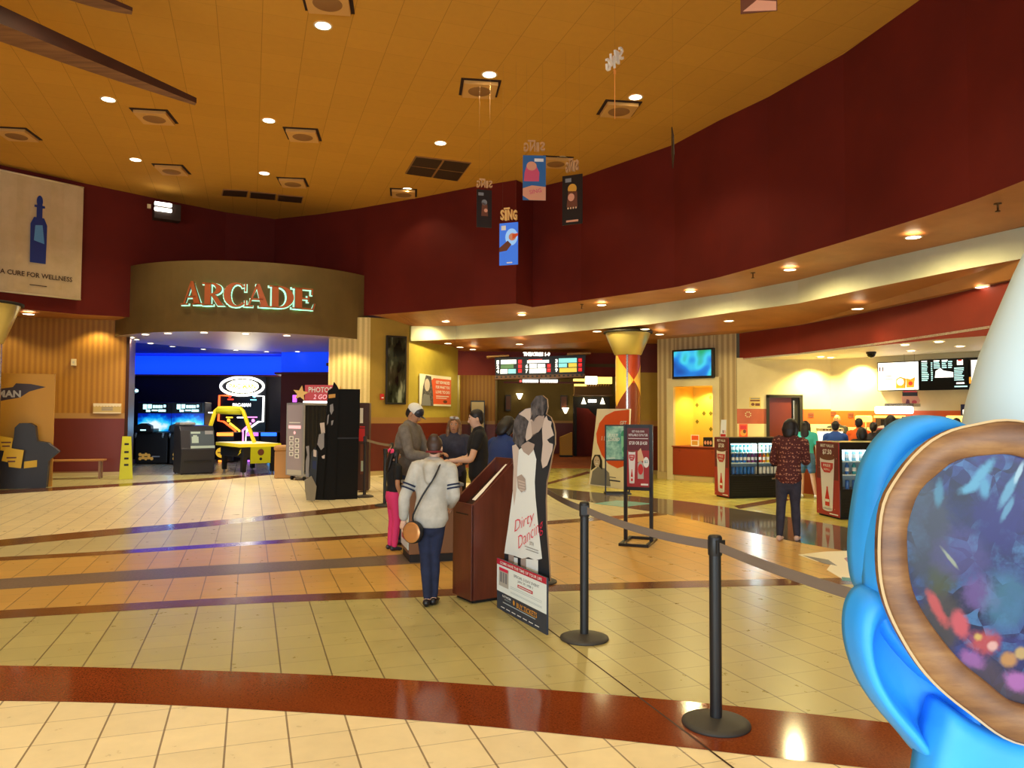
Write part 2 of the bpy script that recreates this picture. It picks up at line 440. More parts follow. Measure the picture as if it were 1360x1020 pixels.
ruled(s, D3[i475:], [(-4.0, 21.5, 4.32), (-2.8, 20.95, F3[0][2])]+F3[1:3], 'paint_soffit')
s.poly([D3[-1], R3[0], F3[3], F3[2]], 'paint_soffit')
ruled(s, R3, F3[3:], 'paint_soffit', 60)
struct(s, 'ceiling_soffit_right')
s = MB(); zL = 4.07
s.poly([(-12.6, 10.0, zL), (-13.2, 13.5, zL), (-12.6, 15.6, zL)]+[(p[0], p[1], p[2]) for p in D3[:4]]+[(-9.0, 20.6, 4.2), (-10.25, 20.3, 4.1), (-16.6, 18.1, 4.05), (-17, 10, 4.05)], 'paint_soffit')
struct(s, 'ceiling_soffit_left')
# header over the concession, second soffit
HT = [(982, 443), (1060, 432.5), (1147, 416), (1245, 395), (1338, 374)]
HB = [(982, 478), (1060, 470.5), (1219, 453), (1317, 444)]
HD = []
for x, y in HT:
    q = G(x, y, 3.65); HD.append((q[0], q[1], ZR(x, lerp_tab(HB, x), q), 3.65))
HD += [(8.6, 8.6, 2.95, 3.65), (8.2, 5.0, 2.95, 3.65), (7.0, -3, 2.95, 3.65)]
w = MB(); uvwall(w, HD, 'paint_header'); struct(w, 'trim_2')
TV0, TV1 = (3.84, 20.05), (5.47, 18.5)
s = MB()
FB = [(p[0], p[1], p[2]) for p in FA]
s.poly(FB+[(7.0, -3, 3.66)]+[(p[0], p[1], 3.655) for p in reversed(HD[:-1])]+[(TV1[0], TV1[1], 3.66), (TV1[0]+0.5, TV1[1]+2.5, 3.66), (5.0, 24.6, 3.66), (-2.0, 24.6, 3.66), (-2.85, 21.0, 3.70)], 'paint_soffit')
struct(s, 'ceiling_soffit_lower')
# concession ceiling and walls
CW0, CWC, CW2, CW3 = (5.43, 18.35), (A(1103, 477, 18.05).x, 18.05), (10.3, 14.85), (14.5, 8.0)
c = MB(); c.slab([(p[0], p[1]) for p in HD]+[(15, -3), CW3, CW2, CWC, (5.5, 18.5)], 3.0, 3.04, m('concession_ceiling', (226, 220, 200), 0.5)); struct(c, 'ceiling_concession')
stripeb = mottled('band_terracotta', (186, 96, 66), (168, 78, 50), 1.2, 0.5)
m('band_orange', (200, 84, 30), 0.5)
def layered(P0, P1, mb, layers):
    for z0, z1, mt in layers: uvwall(mb, [(P0[0], P0[1], z0, z1), (P1[0], P1[1], z0, z1)], mt)
DX0, DX1 = XR(1020, CW0, CWC), XR(1064, CW0, CWC)
w = MB()
layered(CW0, DX0, w, [(0, 1.46, 'paint_cream'), (1.46, 1.82, 'band_terracotta'), (1.82, 3.05, 'paint_cream')])
layered(DX0, DX1, w, [(2.12, 3.05, 'paint_cream')])
layered(DX1, CWC, w, [(0, 1.46, 'paint_cream'), (1.46, 1.82, 'band_orange'), (1.82, 3.05, 'paint_cream')])
struct(w, 'wall_concession_back')
w = MB()
layered(CWC, CW2, w, [(0, 1.40, 'paint_cream'), (1.40, 1.78, 'band_orange'), (1.78, 3.05, 'paint_cream')])
layered(CW2, CW3, w, [(0, 1.40, 'paint_cream'), (1.40, 1.78, 'band_orange'), (1.78, 3.05, 'paint_cream')])
struct(w, 'wall_concession_right')
# TV wall with niche opening
def tvp(px): return XR(px, TV0, TV1)
N0, N1 = tvp(897), tvp(949)
w = MB()
zN0, zN1 = 0.0, ZR(920, 513, tvp(920))
layered(TV0, N0, w, [(0.18, 3.66, 'stripes_grey')]); layered(N1, TV1, w, [(0.18, 3.66, 'stripes_grey')]); layered(N0, N1, w, [(zN1, 3.66, 'stripes_grey')])
layered((TV0[0], TV0[1]), (TV0[0]+1.2, TV0[1]+1.6), w, [(0, 3.66, 'stripes_grey')])
layered(TV1, (TV1[0]+0.05, TV1[1]+0.6), w, [(0, 3.66, 'stripes_grey')])
layered((TV0[0]-0.02, TV0[1]-0.03), N0, w, [(0, 0.18, 'base_stone')])
struct(w, 'wall_niche')
# niche shell: yellow painted recess
nd = Vector((TV1[0]-TV0[0], TV1[1]-TV0[1])).normalized(); nb = Vector((-nd.y, nd.x)) if nd.x > 0 else Vector((nd.y, -nd.x))
m('niche_yellow', (240, 206, 90), 0.5); m('diamond_green', (110, 110, 30), 0.5)
Nb0 = (N0[0]+nb.x*0.9, N0[1]+nb.y*0.9); Nb1 = (N1[0]+nb.x*0.9, N1[1]+nb.y*0.9)
w = MB()
layered(N0, Nb0, w, [(0, zN1, 'niche_yellow')]); layered(Nb0, Nb1, w, [(0, zN1, 'niche_yellow')]); layered(Nb1, N1, w, [(0, zN1, 'niche_yellow')])
w.poly([(N0[0], N0[1], zN1), (Nb0[0], Nb0[1], zN1), (Nb1[0], Nb1[1], zN1), (N1[0], N1[1], zN1)], 'niche_yellow')
# small green diamond tiles on the back and right cheek
for px, py in [(926, 538), (935, 549), (944, 549), (926, 560), (944, 528), (944, 570)]:
    P = XR(px, Nb0, Nb1); z = ZR(px, py, P); P = (P[0]-nb.x*0.004, P[1]-nb.y*0.004)
    r = 0.055
    w.poly([(P[0]-nd.x*r, P[1]-nd.y*r, z), (P[0], P[1], z-r*1.2), (P[0]+nd.x*r, P[1]+nd.y*r, z), (P[0], P[1], z+r*1.2)], 'diamond_green')
struct(w, 'wall_niche_recess')
# cream frame round the niche
w = MB(); FX0, FX1 = tvp(888.5), tvp(958); zT = ZR(920, 502, tvp(920))
def framebox(P0, P1, z0, z1, t=0.10):
    o = Vector((-nb.x*t, -nb.y*t))
    w.slab([(P0[0]+o.x, P0[1]+o.y), (P1[0]+o.x, P1[1]+o.y), (P1[0], P1[1]), (P0[0], P0[1])], z0, z1, 'paint_cream')
framebox(FX0, N0, 0.0, zT); framebox(N1, FX1, 0.0, zT); framebox(N0, N1, zN1, zT)
struct(w, 'trim_3')
# wall between column and niche wall; lobby beyond
m('paint_maroon', (104, 34, 26), 0.6)
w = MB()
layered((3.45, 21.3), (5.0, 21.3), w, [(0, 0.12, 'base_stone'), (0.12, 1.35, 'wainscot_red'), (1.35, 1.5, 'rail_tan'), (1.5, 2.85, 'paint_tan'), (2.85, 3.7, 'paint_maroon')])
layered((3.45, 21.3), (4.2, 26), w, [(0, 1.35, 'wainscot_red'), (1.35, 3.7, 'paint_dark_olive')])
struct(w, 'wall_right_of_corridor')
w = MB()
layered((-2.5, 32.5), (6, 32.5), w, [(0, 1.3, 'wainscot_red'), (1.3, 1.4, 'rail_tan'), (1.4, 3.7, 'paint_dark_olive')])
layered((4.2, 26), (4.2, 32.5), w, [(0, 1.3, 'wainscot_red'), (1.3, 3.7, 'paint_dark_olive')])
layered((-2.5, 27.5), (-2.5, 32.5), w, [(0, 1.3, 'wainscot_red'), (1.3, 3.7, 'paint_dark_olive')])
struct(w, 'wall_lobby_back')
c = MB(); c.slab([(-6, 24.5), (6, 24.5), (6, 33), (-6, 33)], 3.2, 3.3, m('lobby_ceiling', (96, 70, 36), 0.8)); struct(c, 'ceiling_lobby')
# corridor head: red panel above opening, olive side bay
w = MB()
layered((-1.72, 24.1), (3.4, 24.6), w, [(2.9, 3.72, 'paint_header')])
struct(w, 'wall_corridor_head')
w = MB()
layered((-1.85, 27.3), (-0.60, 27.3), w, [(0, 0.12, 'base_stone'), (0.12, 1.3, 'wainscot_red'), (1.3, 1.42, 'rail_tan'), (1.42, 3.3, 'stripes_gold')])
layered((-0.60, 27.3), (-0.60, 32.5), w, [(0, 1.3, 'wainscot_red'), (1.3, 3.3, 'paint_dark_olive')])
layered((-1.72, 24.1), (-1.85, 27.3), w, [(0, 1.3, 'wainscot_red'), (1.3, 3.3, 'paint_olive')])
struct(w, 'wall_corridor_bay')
# pillar and wall right of the arcade
PL0, PL1, PLC, PLE = (-4.92, 20.35), (-3.82, 20.4), (-2.85, 20.95), (-1.72, 24.1)
w = MB()
layered(PL0, PL1, w, [(0, 0.12, 'base_stone'), (0.12, 1.42, 'wainscot_red'), (1.42, 1.56, 'rail_tan'), (1.56, 4.25, 'stripes_pale')])
layered(PL0, (-4.95, 23.5), w, [(0, 4.25, 'arcade_red')])
struct(w, 'wall_arcade_pillar')
w = MB()
for a_, b_, mt in ((PL1, PLC, 'paint_tan'), (PLC, PLE, 'paint_olive')):
    layered(a_, b_, w, [(0, 0.12, 'base_stone'), (0.12, 1.40, 'wainscot_red'), (1.40, 1.56, 'rail_tan'), (1.56, 4.25, mt)])
struct(w, 'wall_left_of_corridor')
# left wall
w = MB()
layered((-22, 16.1), WL1, w, [(0, 0.10, 'base_stone'), (0.10, 1.50, 'wainscot_red'), (1.50, 1.64, 'rail_tan'), (1.64, 4.12, 'stripes_gold')])
w.slab([WL1, (WL1[0]+0.10, WL1[1]-0.02), (WL1[0]-0.2, WL1[1]+0.9), (WL1[0]-0.3, WL1[1]+0.9)], 0, 3.75, m('jamb_brown', (70, 40, 34), 0.5))
struct(w, 'wall_left')
# arcade room
w = MB()
layered((-14.5, 27.2), (-8.0, 27.2), w, [(0, 3.02, 'arcade_black'), (3.02, 3.7, 'cove_blue')])
layered((-8.0, 27.2), (-7.6, 25.0), w, [(0, 3.0, 'arcade_red'), (3.0, 3.7, 'cove_blue')])
layered((-7.6, 25.0), (-4.5, 24.6), w, [(0, 3.0, 'arcade_red'), (3.0, 3.7, 'cove_blue')])
w.slab([(-14.5, 26.9), (-8.1, 26.9), (-8.0, 27.2), (-14.5, 27.2)], 2.96, 3.02, 'arcade_red')
w.slab([(-8.1, 26.9), (-7.75, 24.75), (-4.5, 24.35), (-4.5, 24.6), (-7.6, 25.0), (-8.0, 27.2)], 2.94, 3.0, 'arcade_red')
struct(w, 'wall_arcade_back')
w = MB(); layered((-10.4, 20.9), (-14.5, 27.2), w, [(0, 3.0, 'arcade_black'), (3.0, 3.7, 'cove_blue')]); struct(w, 'wall_arcade_left')
c = MB(); c.slab([(-15, 20.9), (-4.4, 20.9), (-4.4, 28), (-15, 28)], 3.72, 3.78, m('arcade_ceiling', (18, 40, 150), 0.7)); struct(c, 'ceiling_arcade')
# canopy: bowed fascia with recessed soffit
def circ3(a, b, c):
    ax, ay, bx, by, cx, cy = *a, *b, *c
    d = 2*(ax*(by-cy)+bx*(cy-ay)+cx*(ay-by))
    ux = ((ax*ax+ay*ay)*(by-cy)+(bx*bx+by*by)*(cy-ay)+(cx*cx+cy*cy)*(ay-by))/d
    uy = ((ax*ax+ay*ay)*(cx-bx)+(bx*bx+by*by)*(ax-cx)+(cx*cx+cy*cy)*(bx-ax))/d
    return ux, uy, math.hypot(ax-ux, ay-uy)
CA, CB, CC = (-10.55, 20.1), A(322, 440, 18.7).to_2d(), (-3.95, 20.75)
CX, CY, CR = circ3(CA, tuple(CB), CC)
t0 = math.atan2(CA[1]-CY, CA[0]-CX); t1 = math.atan2(CC[1]-CY, CC[0]-CX)
if t0 > 0: t0 -= 2*PI
if t1 > 0: t1 -= 2*PI
def arc(t, r=CR): return (CX+r*math.cos(t), CY+r*math.sin(t))
AR = [arc(t0+(t1-t0)*i/40) for i in range(41)]
CZ0, CZ1 = 3.66, 5.42
w = MB(); uvwall(w, [(p[0], p[1], CZ0, CZ1) for p in AR], 'paint_canopy')
w.poly([(p[0], p[1], CZ1) for p in AR], 'paint_canopy')
w.poly([(p[0], p[1], CZ0+0.012) for p in AR]+[(-4.5, 21.2, CZ0+0.012), (-4.6, 25.3, CZ0+0.012), (-7.2, 25.2, CZ0+0.012), (-8.8, 24.2, CZ0+0.012), (-10.0, 23.0, CZ0+0.012), (-10.9, 21.6, CZ0+0.012)], 'canopy_soffit')
struct(w, 'trim_4')
# ================================================================ LIGHT FITTINGS
m('trim_white', (225, 205, 165), 0.4); m('lamp_lens', (255, 240, 205), 0.4, emit=9.0)
m('lamp_lens_cool', (255, 250, 240), 0.4, emit=7.0)
def lamp(kind, name, loc, power, col, rz=0, rx=0, size=0.1, angle=100, blend=0.5, sx=None, sy=None):
    d = bpy.data.lights.new(name, kind); d.energy = power; d.color = col
    if kind == 'SPOT': d.spot_size = math.radians(angle); d.spot_blend = blend; d.shadow_soft_size = size
    elif kind == 'POINT': d.shadow_soft_size = size
    elif kind == 'AREA':
        d.shape = 'RECTANGLE'; d.size = sx or size; d.size_y = sy or size
    o = bpy.data.objects.new(name, d); COL.objects.link(o); o.location = loc; o.rotation_euler = (rx, 0, rz)
    return o
WARM = (1.0, 0.90, 0.54); WARM2 = (1.0, 0.84, 0.38)
def make_downlight(r, lens='lamp_lens'):
    t = thing('ceiling_downlight', '', 'downlight')
    MB().lathe([(r*1.0, -0.005), (r*1.22, -0.012), (r*1.25, 0.0)], 'trim_white', n=20, caps=False).build('trim_ring', t)
    MB().lathe([(0.001, -0.006), (r, -0.006)], lens, n=20, caps=False).build('lens', t)
    return t
_dl = {}
def downlight(px, py, z, r, label, group, lens='lamp_lens', power=0, angle=100, col=WARM, dz=0.0):
    k = (r, lens)
    if k not in _dl: _dl[k] = make_downlight(r, lens); o = _dl[k]
    else: o = copy_tree(_dl[k])
    q = G(px, py, z); o.location = (q[0], q[1], z+dz); o['label'] = label; o['group'] = group
    if power: lamp('SPOT', 'downlight_beam', (q[0], q[1], z-0.03), power, col, angle=angle, size=0.09)
    return o
MAINP = 168
for px, py, lab in [
    (144, 132, 'round recessed ceiling downlight just under the tip of the brown wooden fin'),
    (180, 212, 'round recessed ceiling downlight above the red wall left of the arcade sign'),
    (357, 160, 'round ceiling downlight left of the square speaker panel in the middle of the ceiling'),
    (351, 230, 'round recessed ceiling downlight above the row of three dark grilles'),
    (429, 34, 'large bright ceiling downlight beside the speaker panel cut by the top edge'),
    (585, 190, 'round recessed ceiling downlight just above the four pane dark air grille'),
    (650, 99, 'round ceiling downlight just above the largest square speaker panel'),
    (844, 129, 'round ceiling downlight nearest the tilted edge-on hanging letters'),
    (746, 210, 'round ceiling downlight between the two highest hanging film cards'),
    (541, 251, 'small ceiling downlight touching the speaker panel by the red wall')]:
    downlight(px, py, ZC-0.002, 0.11, lab, 'round downlights in the high tiled ceiling', power=MAINP*(0.4 if px == 541 else 1), angle=120)
for x, y in [(-9, 9), (-5, 8.5), (-1, 8), (3, 8), (-9, 5), (-5, 4), (-1, 4), (2.8, 4), (-6, 0.5), (-2, 0), (2, 0.3), (-8, 13)]:  # extra ceiling spots added without fittings, mostly out of view
    lamp('SPOT', 'downlight_beam', (x, y, ZC-0.05), MAINP*(1.0 if y > 2 else 1.5), WARM, angle=120, size=0.09)
row1 = [(592, 427), (693, 418), (799, 405), (917, 387), (1049, 358), (1213, 315)]
for i, (px, py) in enumerate(row1):
    downlight(px, py, 4.27, 0.10, ORD[i]+' downlight from the left in the soffit under the high dark red wall', 'downlights under the high red wall', power=210, angle=174, col=WARM2)
row2 = [(595, 456), (611, 461), (628, 464), (690, 457), (793, 440), (857, 437), (876, 444), (968, 426), (1139, 410), (1305, 381)]
for i, (px, py) in enumerate(row2):
    downlight(px, py, 3.645, 0.095, ORD[i]+' downlight from the left in the lower soffit behind the cream beam', 'downlights in the lower soffit', power=[55, 0, 60, 110, 110, 110, 0, 110, 40, 0][i], angle=120, col=WARM2)
downlight(38, 417, 4.04, 0.12, 'single downlight in the soffit above the striped gold wall', 'lone downlights', power=80, angle=130, col=WARM2)
ca = [(174, 447), (193, 443), (223, 441.5), (271, 440.5), (326, 442), (381, 444.5)]
cb = [(181, 451), (200, 456), (229, 460), (270, 463.5), (313, 465), (354, 467), (395, 467)]
for i, (px, py) in enumerate(ca):
    downlight(px, py+1.2, CZ0+0.008, 0.085, ORD[i]+' downlight from the left in the front row under the arcade canopy', 'downlights under the arcade canopy', 'lamp_lens_cool', power=120, angle=150, col=(1, .88, .66))
for i, (px, py) in enumerate(cb):
    downlight(px, py, CZ0+0.008, 0.075, ORD[i]+' downlight from the left in the rear row under the arcade canopy', 'downlights under the arcade canopy', 'lamp_lens_cool', power=0)
for i, (px, py) in enumerate([(1040, 473.5), (1089, 471), (1111, 466), (1160, 461)]):
    pass
for i, (px, py, lab) in enumerate([(1103, 475, 'small bright downlight over the cream wall corner behind the concession'), (1202, 458, 'small downlight between the dome camera and the dark menu screens'), (1210, 466, 'downlight just above the white menu screen'), (1247, 454, 'downlight above the joint of the white and dark menu screens'), (1275, 460, 'larger downlight above the dark menu screen'), (1090, 474, 'small downlight close under the red header near the wall corner')]):
    downlight(px, py, 2.995, 0.075, lab, 'downlights over the concession', power=[0, 25, 0, 40, 40, 0][i], angle=140, col=(1, .78, .5))
# assumed wall washers over the concession's cream corner, and assumed lamp inside the niche
for P in ((CWC[0]-0.55, CWC[1]-0.32), (CWC[0]+0.25, CWC[1]-0.75)):
    lamp('SPOT', 'added_wall_spot', (P[0], P[1], 2.97), 560, (1, .84, .28), angle=130, size=0.05, blend=1.0)
nm = ((N0[0]+Nb1[0])/2+nb.x*0.1, (N0[1]+Nb1[1])/2+nb.y*0.1)
lamp('SPOT', 'assumed_niche_lamp', (nm[0], nm[1], zN1-0.04), 70, (1, .74, .30), angle=150, size=0.05)
# added gold wall washers by the jamb; pillar spot added for the canopy downlights' glow
for x, y, z, p in ((-10.75, 19.6, 3.95, 60), (-4.35, 19.75, 3.62, 60), (-12.7, 18.7, 3.9, 30)):
    lamp('SPOT', 'added_wall_spot', (x, y, z), p, WARM2, angle=130, size=0.06)
# assumed daylight from behind the viewer: added area light, no entrance glazing built
lamp('AREA', 'assumed_daylight', (-1.0, -3.8, 1.45), 1000, (0.80, 0.92, 1.0), rx=math.radians(87), sx=15.0, sy=2.3)
wd = bpy.data.worlds.new('w'); wd.use_nodes = True; SC.world = wd
wd.node_tree.nodes['Background'].inputs[0].default_value = (1.0, 0.72, 0.42, 1); wd.node_tree.nodes['Background'].inputs[1].default_value = 0.05
# arcade glow: unseen tube assumed behind the lit blue cove
lamp('AREA', 'cove_tube', (-11.0, 26.6, 3.2), 60, (0.05, 0.2, 1.0), rx=math.radians(180-40), sx=6.0, sy=0.2)
lamp('POINT', 'added_lobby_lamp', (0.8, 29.5, 2.7), 60, (1, .8, .4), size=0.2)  # added point lights for the far lobby, no fittings built
lamp('POINT', 'added_lobby_lamp', (-1.2, 25.9, 2.7), 30, (1, .85, .45), size=0.2)
# ================================================================ CEILING SPEAKERS AND GRILLES
TH = math.radians(18.95)
m('speaker_panel', (214, 160, 88), 0.8); m('speaker_cloth', (150, 104, 54), 0.9); m('recess_dark', (48, 22, 8), 0.9)
def make_speaker():
    t = thing('ceiling_speaker', '', 'speaker')
    MB().box(-0.34, 0.34, -0.34, 0.34, -0.012, 0.0, 'recess_dark').build('recess', t)
    MB().box(-0.29, 0.29, -0.29, 0.29, -0.075, -0.012, 'speaker_panel').build('panel', t, 0.008)
    MB().lathe([(0.001, -0.080), (0.19, -0.080), (0.20, -0.075)], 'speaker_cloth', n=24, caps=False).build('grille', t)
    return t
sp = None
for px, py, lab in [
    (22, 180, 'square ceiling speaker panel highest on the left, above the white banner'),
    (205, 157, 'square ceiling speaker panel under the tip of the wooden fin'),
    (228, 227, 'square ceiling speaker panel above the emergency light'),
    (402, 181, 'square ceiling speaker panel in the middle of the ceiling, alone beside a downlight'),
    (389, 244, 'square ceiling speaker panel above the right end of the three dark grilles'),
    (435, 3, 'large square ceiling speaker panel cut by the top edge of the photo'),
    (637, 120, 'large square ceiling speaker panel below a downlight, right of the ceiling middle'),
    (822, 147, 'square ceiling speaker panel behind the orange hanging cord'),
    (536, 258, 'square ceiling speaker panel nearest the red wall, touching a small downlight'),
    (738, 217, 'square ceiling speaker panel half hidden by the pink film card')]:
    o = make_speaker() if sp is None else copy_tree(sp); sp = sp or o
    q = G(px, py, ZC-0.05); o.location = (q[0], q[1], ZC); o.rotation_euler = (0, 0, TH*0.4); o['label'] = lab; o['group'] = 'square speaker panels in the ceiling'
m('grille_dark', (58, 34, 16), 0.7); m('grille_bar', (150, 104, 56), 0.7)
def grille(quad, nx, ny, lab):
    c = [G(x, y, ZC-0.02) for x, y in quad]
    cx = sum(p[0] for p in c)/4; cy = sum(p[1] for p in c)/4
    t = thing('ceiling_air_grille', lab, 'air grille', (cx, cy, ZC))
    L = [Vector((p[0]-cx, p[1]-cy)) for p in c]
    MB().slab(L, -0.02, 0, 'grille_bar').build('frame', t)
    def bi(u, v): return (L[0].lerp(L[1], u)).lerp(L[3].lerp(L[2], u), v)
    for i in range(nx):
        for j in range(ny):
            g = 0.04
            MB().slab([bi((i+g)/nx, (j+g)/ny), bi((i+1-g)/nx, (j+g)/ny), bi((i+1-g)/nx, (j+1-g)/ny), bi((i+g)/nx, (j+1-g)/ny)], -0.026, -0.02, 'grille_dark').build('louver_panel', t)
    return t
grille([(552, 208), (626, 217), (608, 241), (538, 231)], 2, 2, 'big dark ceiling air grille split in four panes')
for q, lab in [([(296, 252), (330, 254), (328, 262), (294, 260)], 'left one of three dark ceiling grilles above the arcade sign'), ([(332, 255), (367, 258), (366, 266), (331, 263)], 'middle one of three dark ceiling grilles above the arcade sign'), ([(369, 259), (403, 262), (401, 270), (368, 267)], 'right one of three dark ceiling grilles above the arcade sign')]:
    o = grille(q, 1, 1, lab); o['group'] = 'three dark grilles'
# smoke detectors / sprinklers / dome cameras
m('brass_dark', (90, 60, 30), 0.4, 0.6); m('plastic_dark', (24, 20, 20), 0.4)
for px, py, z, lab in [(773, 404, 4.27, 'tiny sprinkler head hanging between the second and third soffit downlights'), (1000, 362, 4.27, 'tiny sprinkler head hanging from the soffit left of the brightest soffit downlight'), (1325, 270, 4.27, 'sprinkler head hanging from the soffit at the far right under the red wall')]:
    q = G(px, py, z); t = thing('sprinkler', lab, 'sprinkler', (q[0], q[1], z), group='sprinkler heads')
    MB().lathe([(0.045, 0), (0.045, -0.012), (0.012, -0.015), (0.012, -0.09), (0.03, -0.095), (0.03, -0.105)], 'brass_dark', n=12).build('head', t)
q = G(1157, 468, 2.99); t = thing('dome_camera', 'black dome camera under the concession ceiling', 'security camera', (q[0], q[1], 3.0))
MB().lathe([(0.10, 0), (0.10, -0.035), (0.09, -0.04)], 'plastic_dark', n=20).build('base', t)
MB().lathe([(0.088, -0.04), (0.08, -0.08), (0.05, -0.115), (0.005, -0.125)], m('dome_smoke', (10, 8, 8), 0.08), n=20).build('dome', t)
t = thing('emergency_light', 'lit twin tube emergency light box high on the dark red wall', 'emergency light', tuple(A(222, 281, 19.1)), math.radians(34))
m('box_dark', (46, 30, 22), 0.6); m('tube_white', (255, 252, 240), 0.4, emit=7)
MB().box(-0.30, 0.33, 0.0, 0.30, -0.20, 0.22, 'box_dark').build('housing', t, 0.01)
MB().box(-0.30, 0.10, -0.05, 0.0, 0.12, 0.21, 'tube_white').build('tube', t, 0.015)
MB().box(-0.30, 0.10, -0.05, 0.0, -0.02, 0.07, 'tube_white').build('tube', t, 0.015)
MB().box(-0.46, -0.38, -0.02, 0.04, 0.02, 0.12, 'trim_white').build('junction_box', t)
# ================================================================ WOODEN FINS UNDER THE CEILING
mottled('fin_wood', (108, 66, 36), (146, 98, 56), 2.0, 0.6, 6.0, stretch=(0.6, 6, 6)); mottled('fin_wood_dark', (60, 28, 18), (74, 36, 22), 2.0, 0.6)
def fin(lab, front, back, top, z=6.3, more=0.9):
    """tapering hollow-looking fin: front and back lower edges run from the tip (first) to the frame edge"""
    f0, f1 = [Vector((*G(*p, z), z)) for p in front]; b0, b1 = [Vector((*G(*p, z), z)) for p in back]
    t = thing('wooden_fin', lab, 'ceiling sculpture', tuple(f0)); h1 = ZR(*top[1], (f1.x, f1.y))-z; h0 = ZR(*top[0], (f0.x, f0.y))-z
    K = 28; v = []
    for i in range(K+1):
        u = (1+more)*i/K; uu = min(u, 1.25); sw = 0.05*math.sin(min(u, 1.0)*PI)
        p = f0.lerp(f1, u)-f0; q = b0.lerp(b1, u)-f0; h = h0+(h1-h0)*uu; p.z -= 0; q.y += sw
        v += [tuple(p+Vector((0, 0, h))), tuple(p), tuple(q), tuple(q+Vector((0, 0, h)))]
    f_a = []; f_b = []
    for i in range(K):
        A0, B0 = i*4, (i+1)*4
        f_b += [(A0, A0+1, B0+1, B0), (A0+2, A0+3, B0+3, B0+2), (A0+3, A0, B0, B0+3)]; f_a += [(A0+1, A0+2, B0+2, B0+1)]
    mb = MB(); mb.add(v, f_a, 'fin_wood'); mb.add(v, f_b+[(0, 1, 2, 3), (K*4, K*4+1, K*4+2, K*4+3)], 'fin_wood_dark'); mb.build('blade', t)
    for u in (1.3, 1.7):
        p = (f0.lerp(f1, u)+b0.lerp(b1, u))/2-f0; MB().tube([p+Vector((0, 0, 0.1)), p+Vector((0, 0, ZC-z))], 0.012, 'fin_wood_dark', 6).build('hanger_rod', t)
    return t
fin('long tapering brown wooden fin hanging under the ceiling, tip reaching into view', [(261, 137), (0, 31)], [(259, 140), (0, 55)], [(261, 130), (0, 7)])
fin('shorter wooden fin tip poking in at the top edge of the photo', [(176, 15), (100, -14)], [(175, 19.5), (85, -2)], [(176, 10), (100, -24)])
# ================================================================ FILM CARDS HANGING FROM THE CEILING
m('card_black', (24, 18, 22), 0.4); m('card_edge', (40, 30, 30), 0.5)
m('print_pink', (216, 84, 120), 0.4); m('print_blue', (40, 104, 170), 0.4); m('print_sky', (70, 140, 214), 0.4); m('print_cream', (230, 190, 150), 0.4); m('print_flesh', (226, 160, 130), 0.4)
m('print_gold', (220, 160, 60), 0.4); m('print_brown', (110, 60, 40), 0.5); m('print_navy', (16, 30, 80), 0.4); m('print_white', (240, 240, 240), 0.4); m('print_grey', (130, 130, 135), 0.5); m('print_red', (206, 40, 36), 0.4)
m('print_teal', (40, 140, 150), 0.4); m('print_black', (18, 16, 18), 0.5); m('print_orange', (232, 92, 40), 0.4); m('print_silver', (190, 186, 180), 0.35)
m('letter_gold', (238, 190, 120), 0.35); m('letter_white', (240, 232, 220), 0.35); m('letter_back', (196, 150, 104), 0.5)
m('string', (120, 90, 60), 0.8); m('cord_orange', (236, 150, 70), 0.5)
def film_card(box, tbox, Y, yaw, lab, art, lm, mirror, scale=1.0):
    x0, y0, x1, y1 = box; tx0, ty0, tx1, ty1 = tbox
    c = A((x0+x1)/2, y1, Y); t = thing('film_card', lab, 'hanging poster', tuple(c), yaw, 'film cards hanging from the ceiling')
    W = (x1-x0)/FPX*Y/max(0.15, abs(math.cos(yaw))); Hh = (y1-y0)/FPX*Y
    mb = MB(); mb.box(-W/2, W/2, 0, 0.012, 0, Hh, 'card_black'); art(mb, W, Hh); mb.build('card', t)
    tz0 = (y1-ty1)/FPX*Y; tz1 = (y1-ty0)/FPX*Y; tw = (tx1-tx0)/FPX*Y/max(0.15, abs(math.cos(yaw)))
    k = MB(); cx = 0.0
    ws = [0.27, 0.16, 0.30, 0.27]; xx = -tw/2
    for ch, q, dz in zip('SING', ws, (0.03, -0.02, 0.0, -0.05)):
        cc = xx+q*tw/2; xx += q*tw
        k.text(ch, -cc if mirror else cc, (tz0+tz1)/2-0.01+dz*(tz1-tz0), (tz1-tz0)*0.72, lm, 0, w=q*tw*0.82, bold=0.03, mirror=mirror, ext=0.02)
    k.box(-tw*0.3, tw*0.05, 0.0, 0.006, tz1-0.03, tz1, lm)
    k.build('title_letters', t)
    for sx in (-0.35, 0.35):
        MB().tube([(sx*W, 0.006, Hh), (sx*W, 0.006, tz0)], 0.0007, 'string', 5).build('string', t)
        MB().tube([(sx*W, 0.006, tz1), (sx*W, 0.006, ZC-c.z)], 0.0007, 'string', 5).build('string', t)
    return t
def art_pink(mb, W, H):
    mb.rect(-W/2, W/2, 0, H, 'print_blue'); mb.pg([(-W*.45, H*.42), (W*.2, H*.42), (W*.22, H*.62), (W*.05, H*.80), (-W*.3, H*.82), (-W*.42, H*.62)], 'print_pink', 2)
    mb.disc(-W*.12, H*.76, W*.22, H*.10, 'print_flesh', 3); mb.pg([(-W*.5, H*.10), (-W*.2, 0.0), (W*.5, 0.0), (W*.5, H*.30), (-W*.1, H*.33), (-W*.5, H*.26)], 'print_flesh', 3)
    mb.text('SING', W*.05, H*.20, H*.09, 'print_pink', 4, rot=0.2); mb.rect(0, W*.4, H*.86, H*.93, 'print_white', 3)
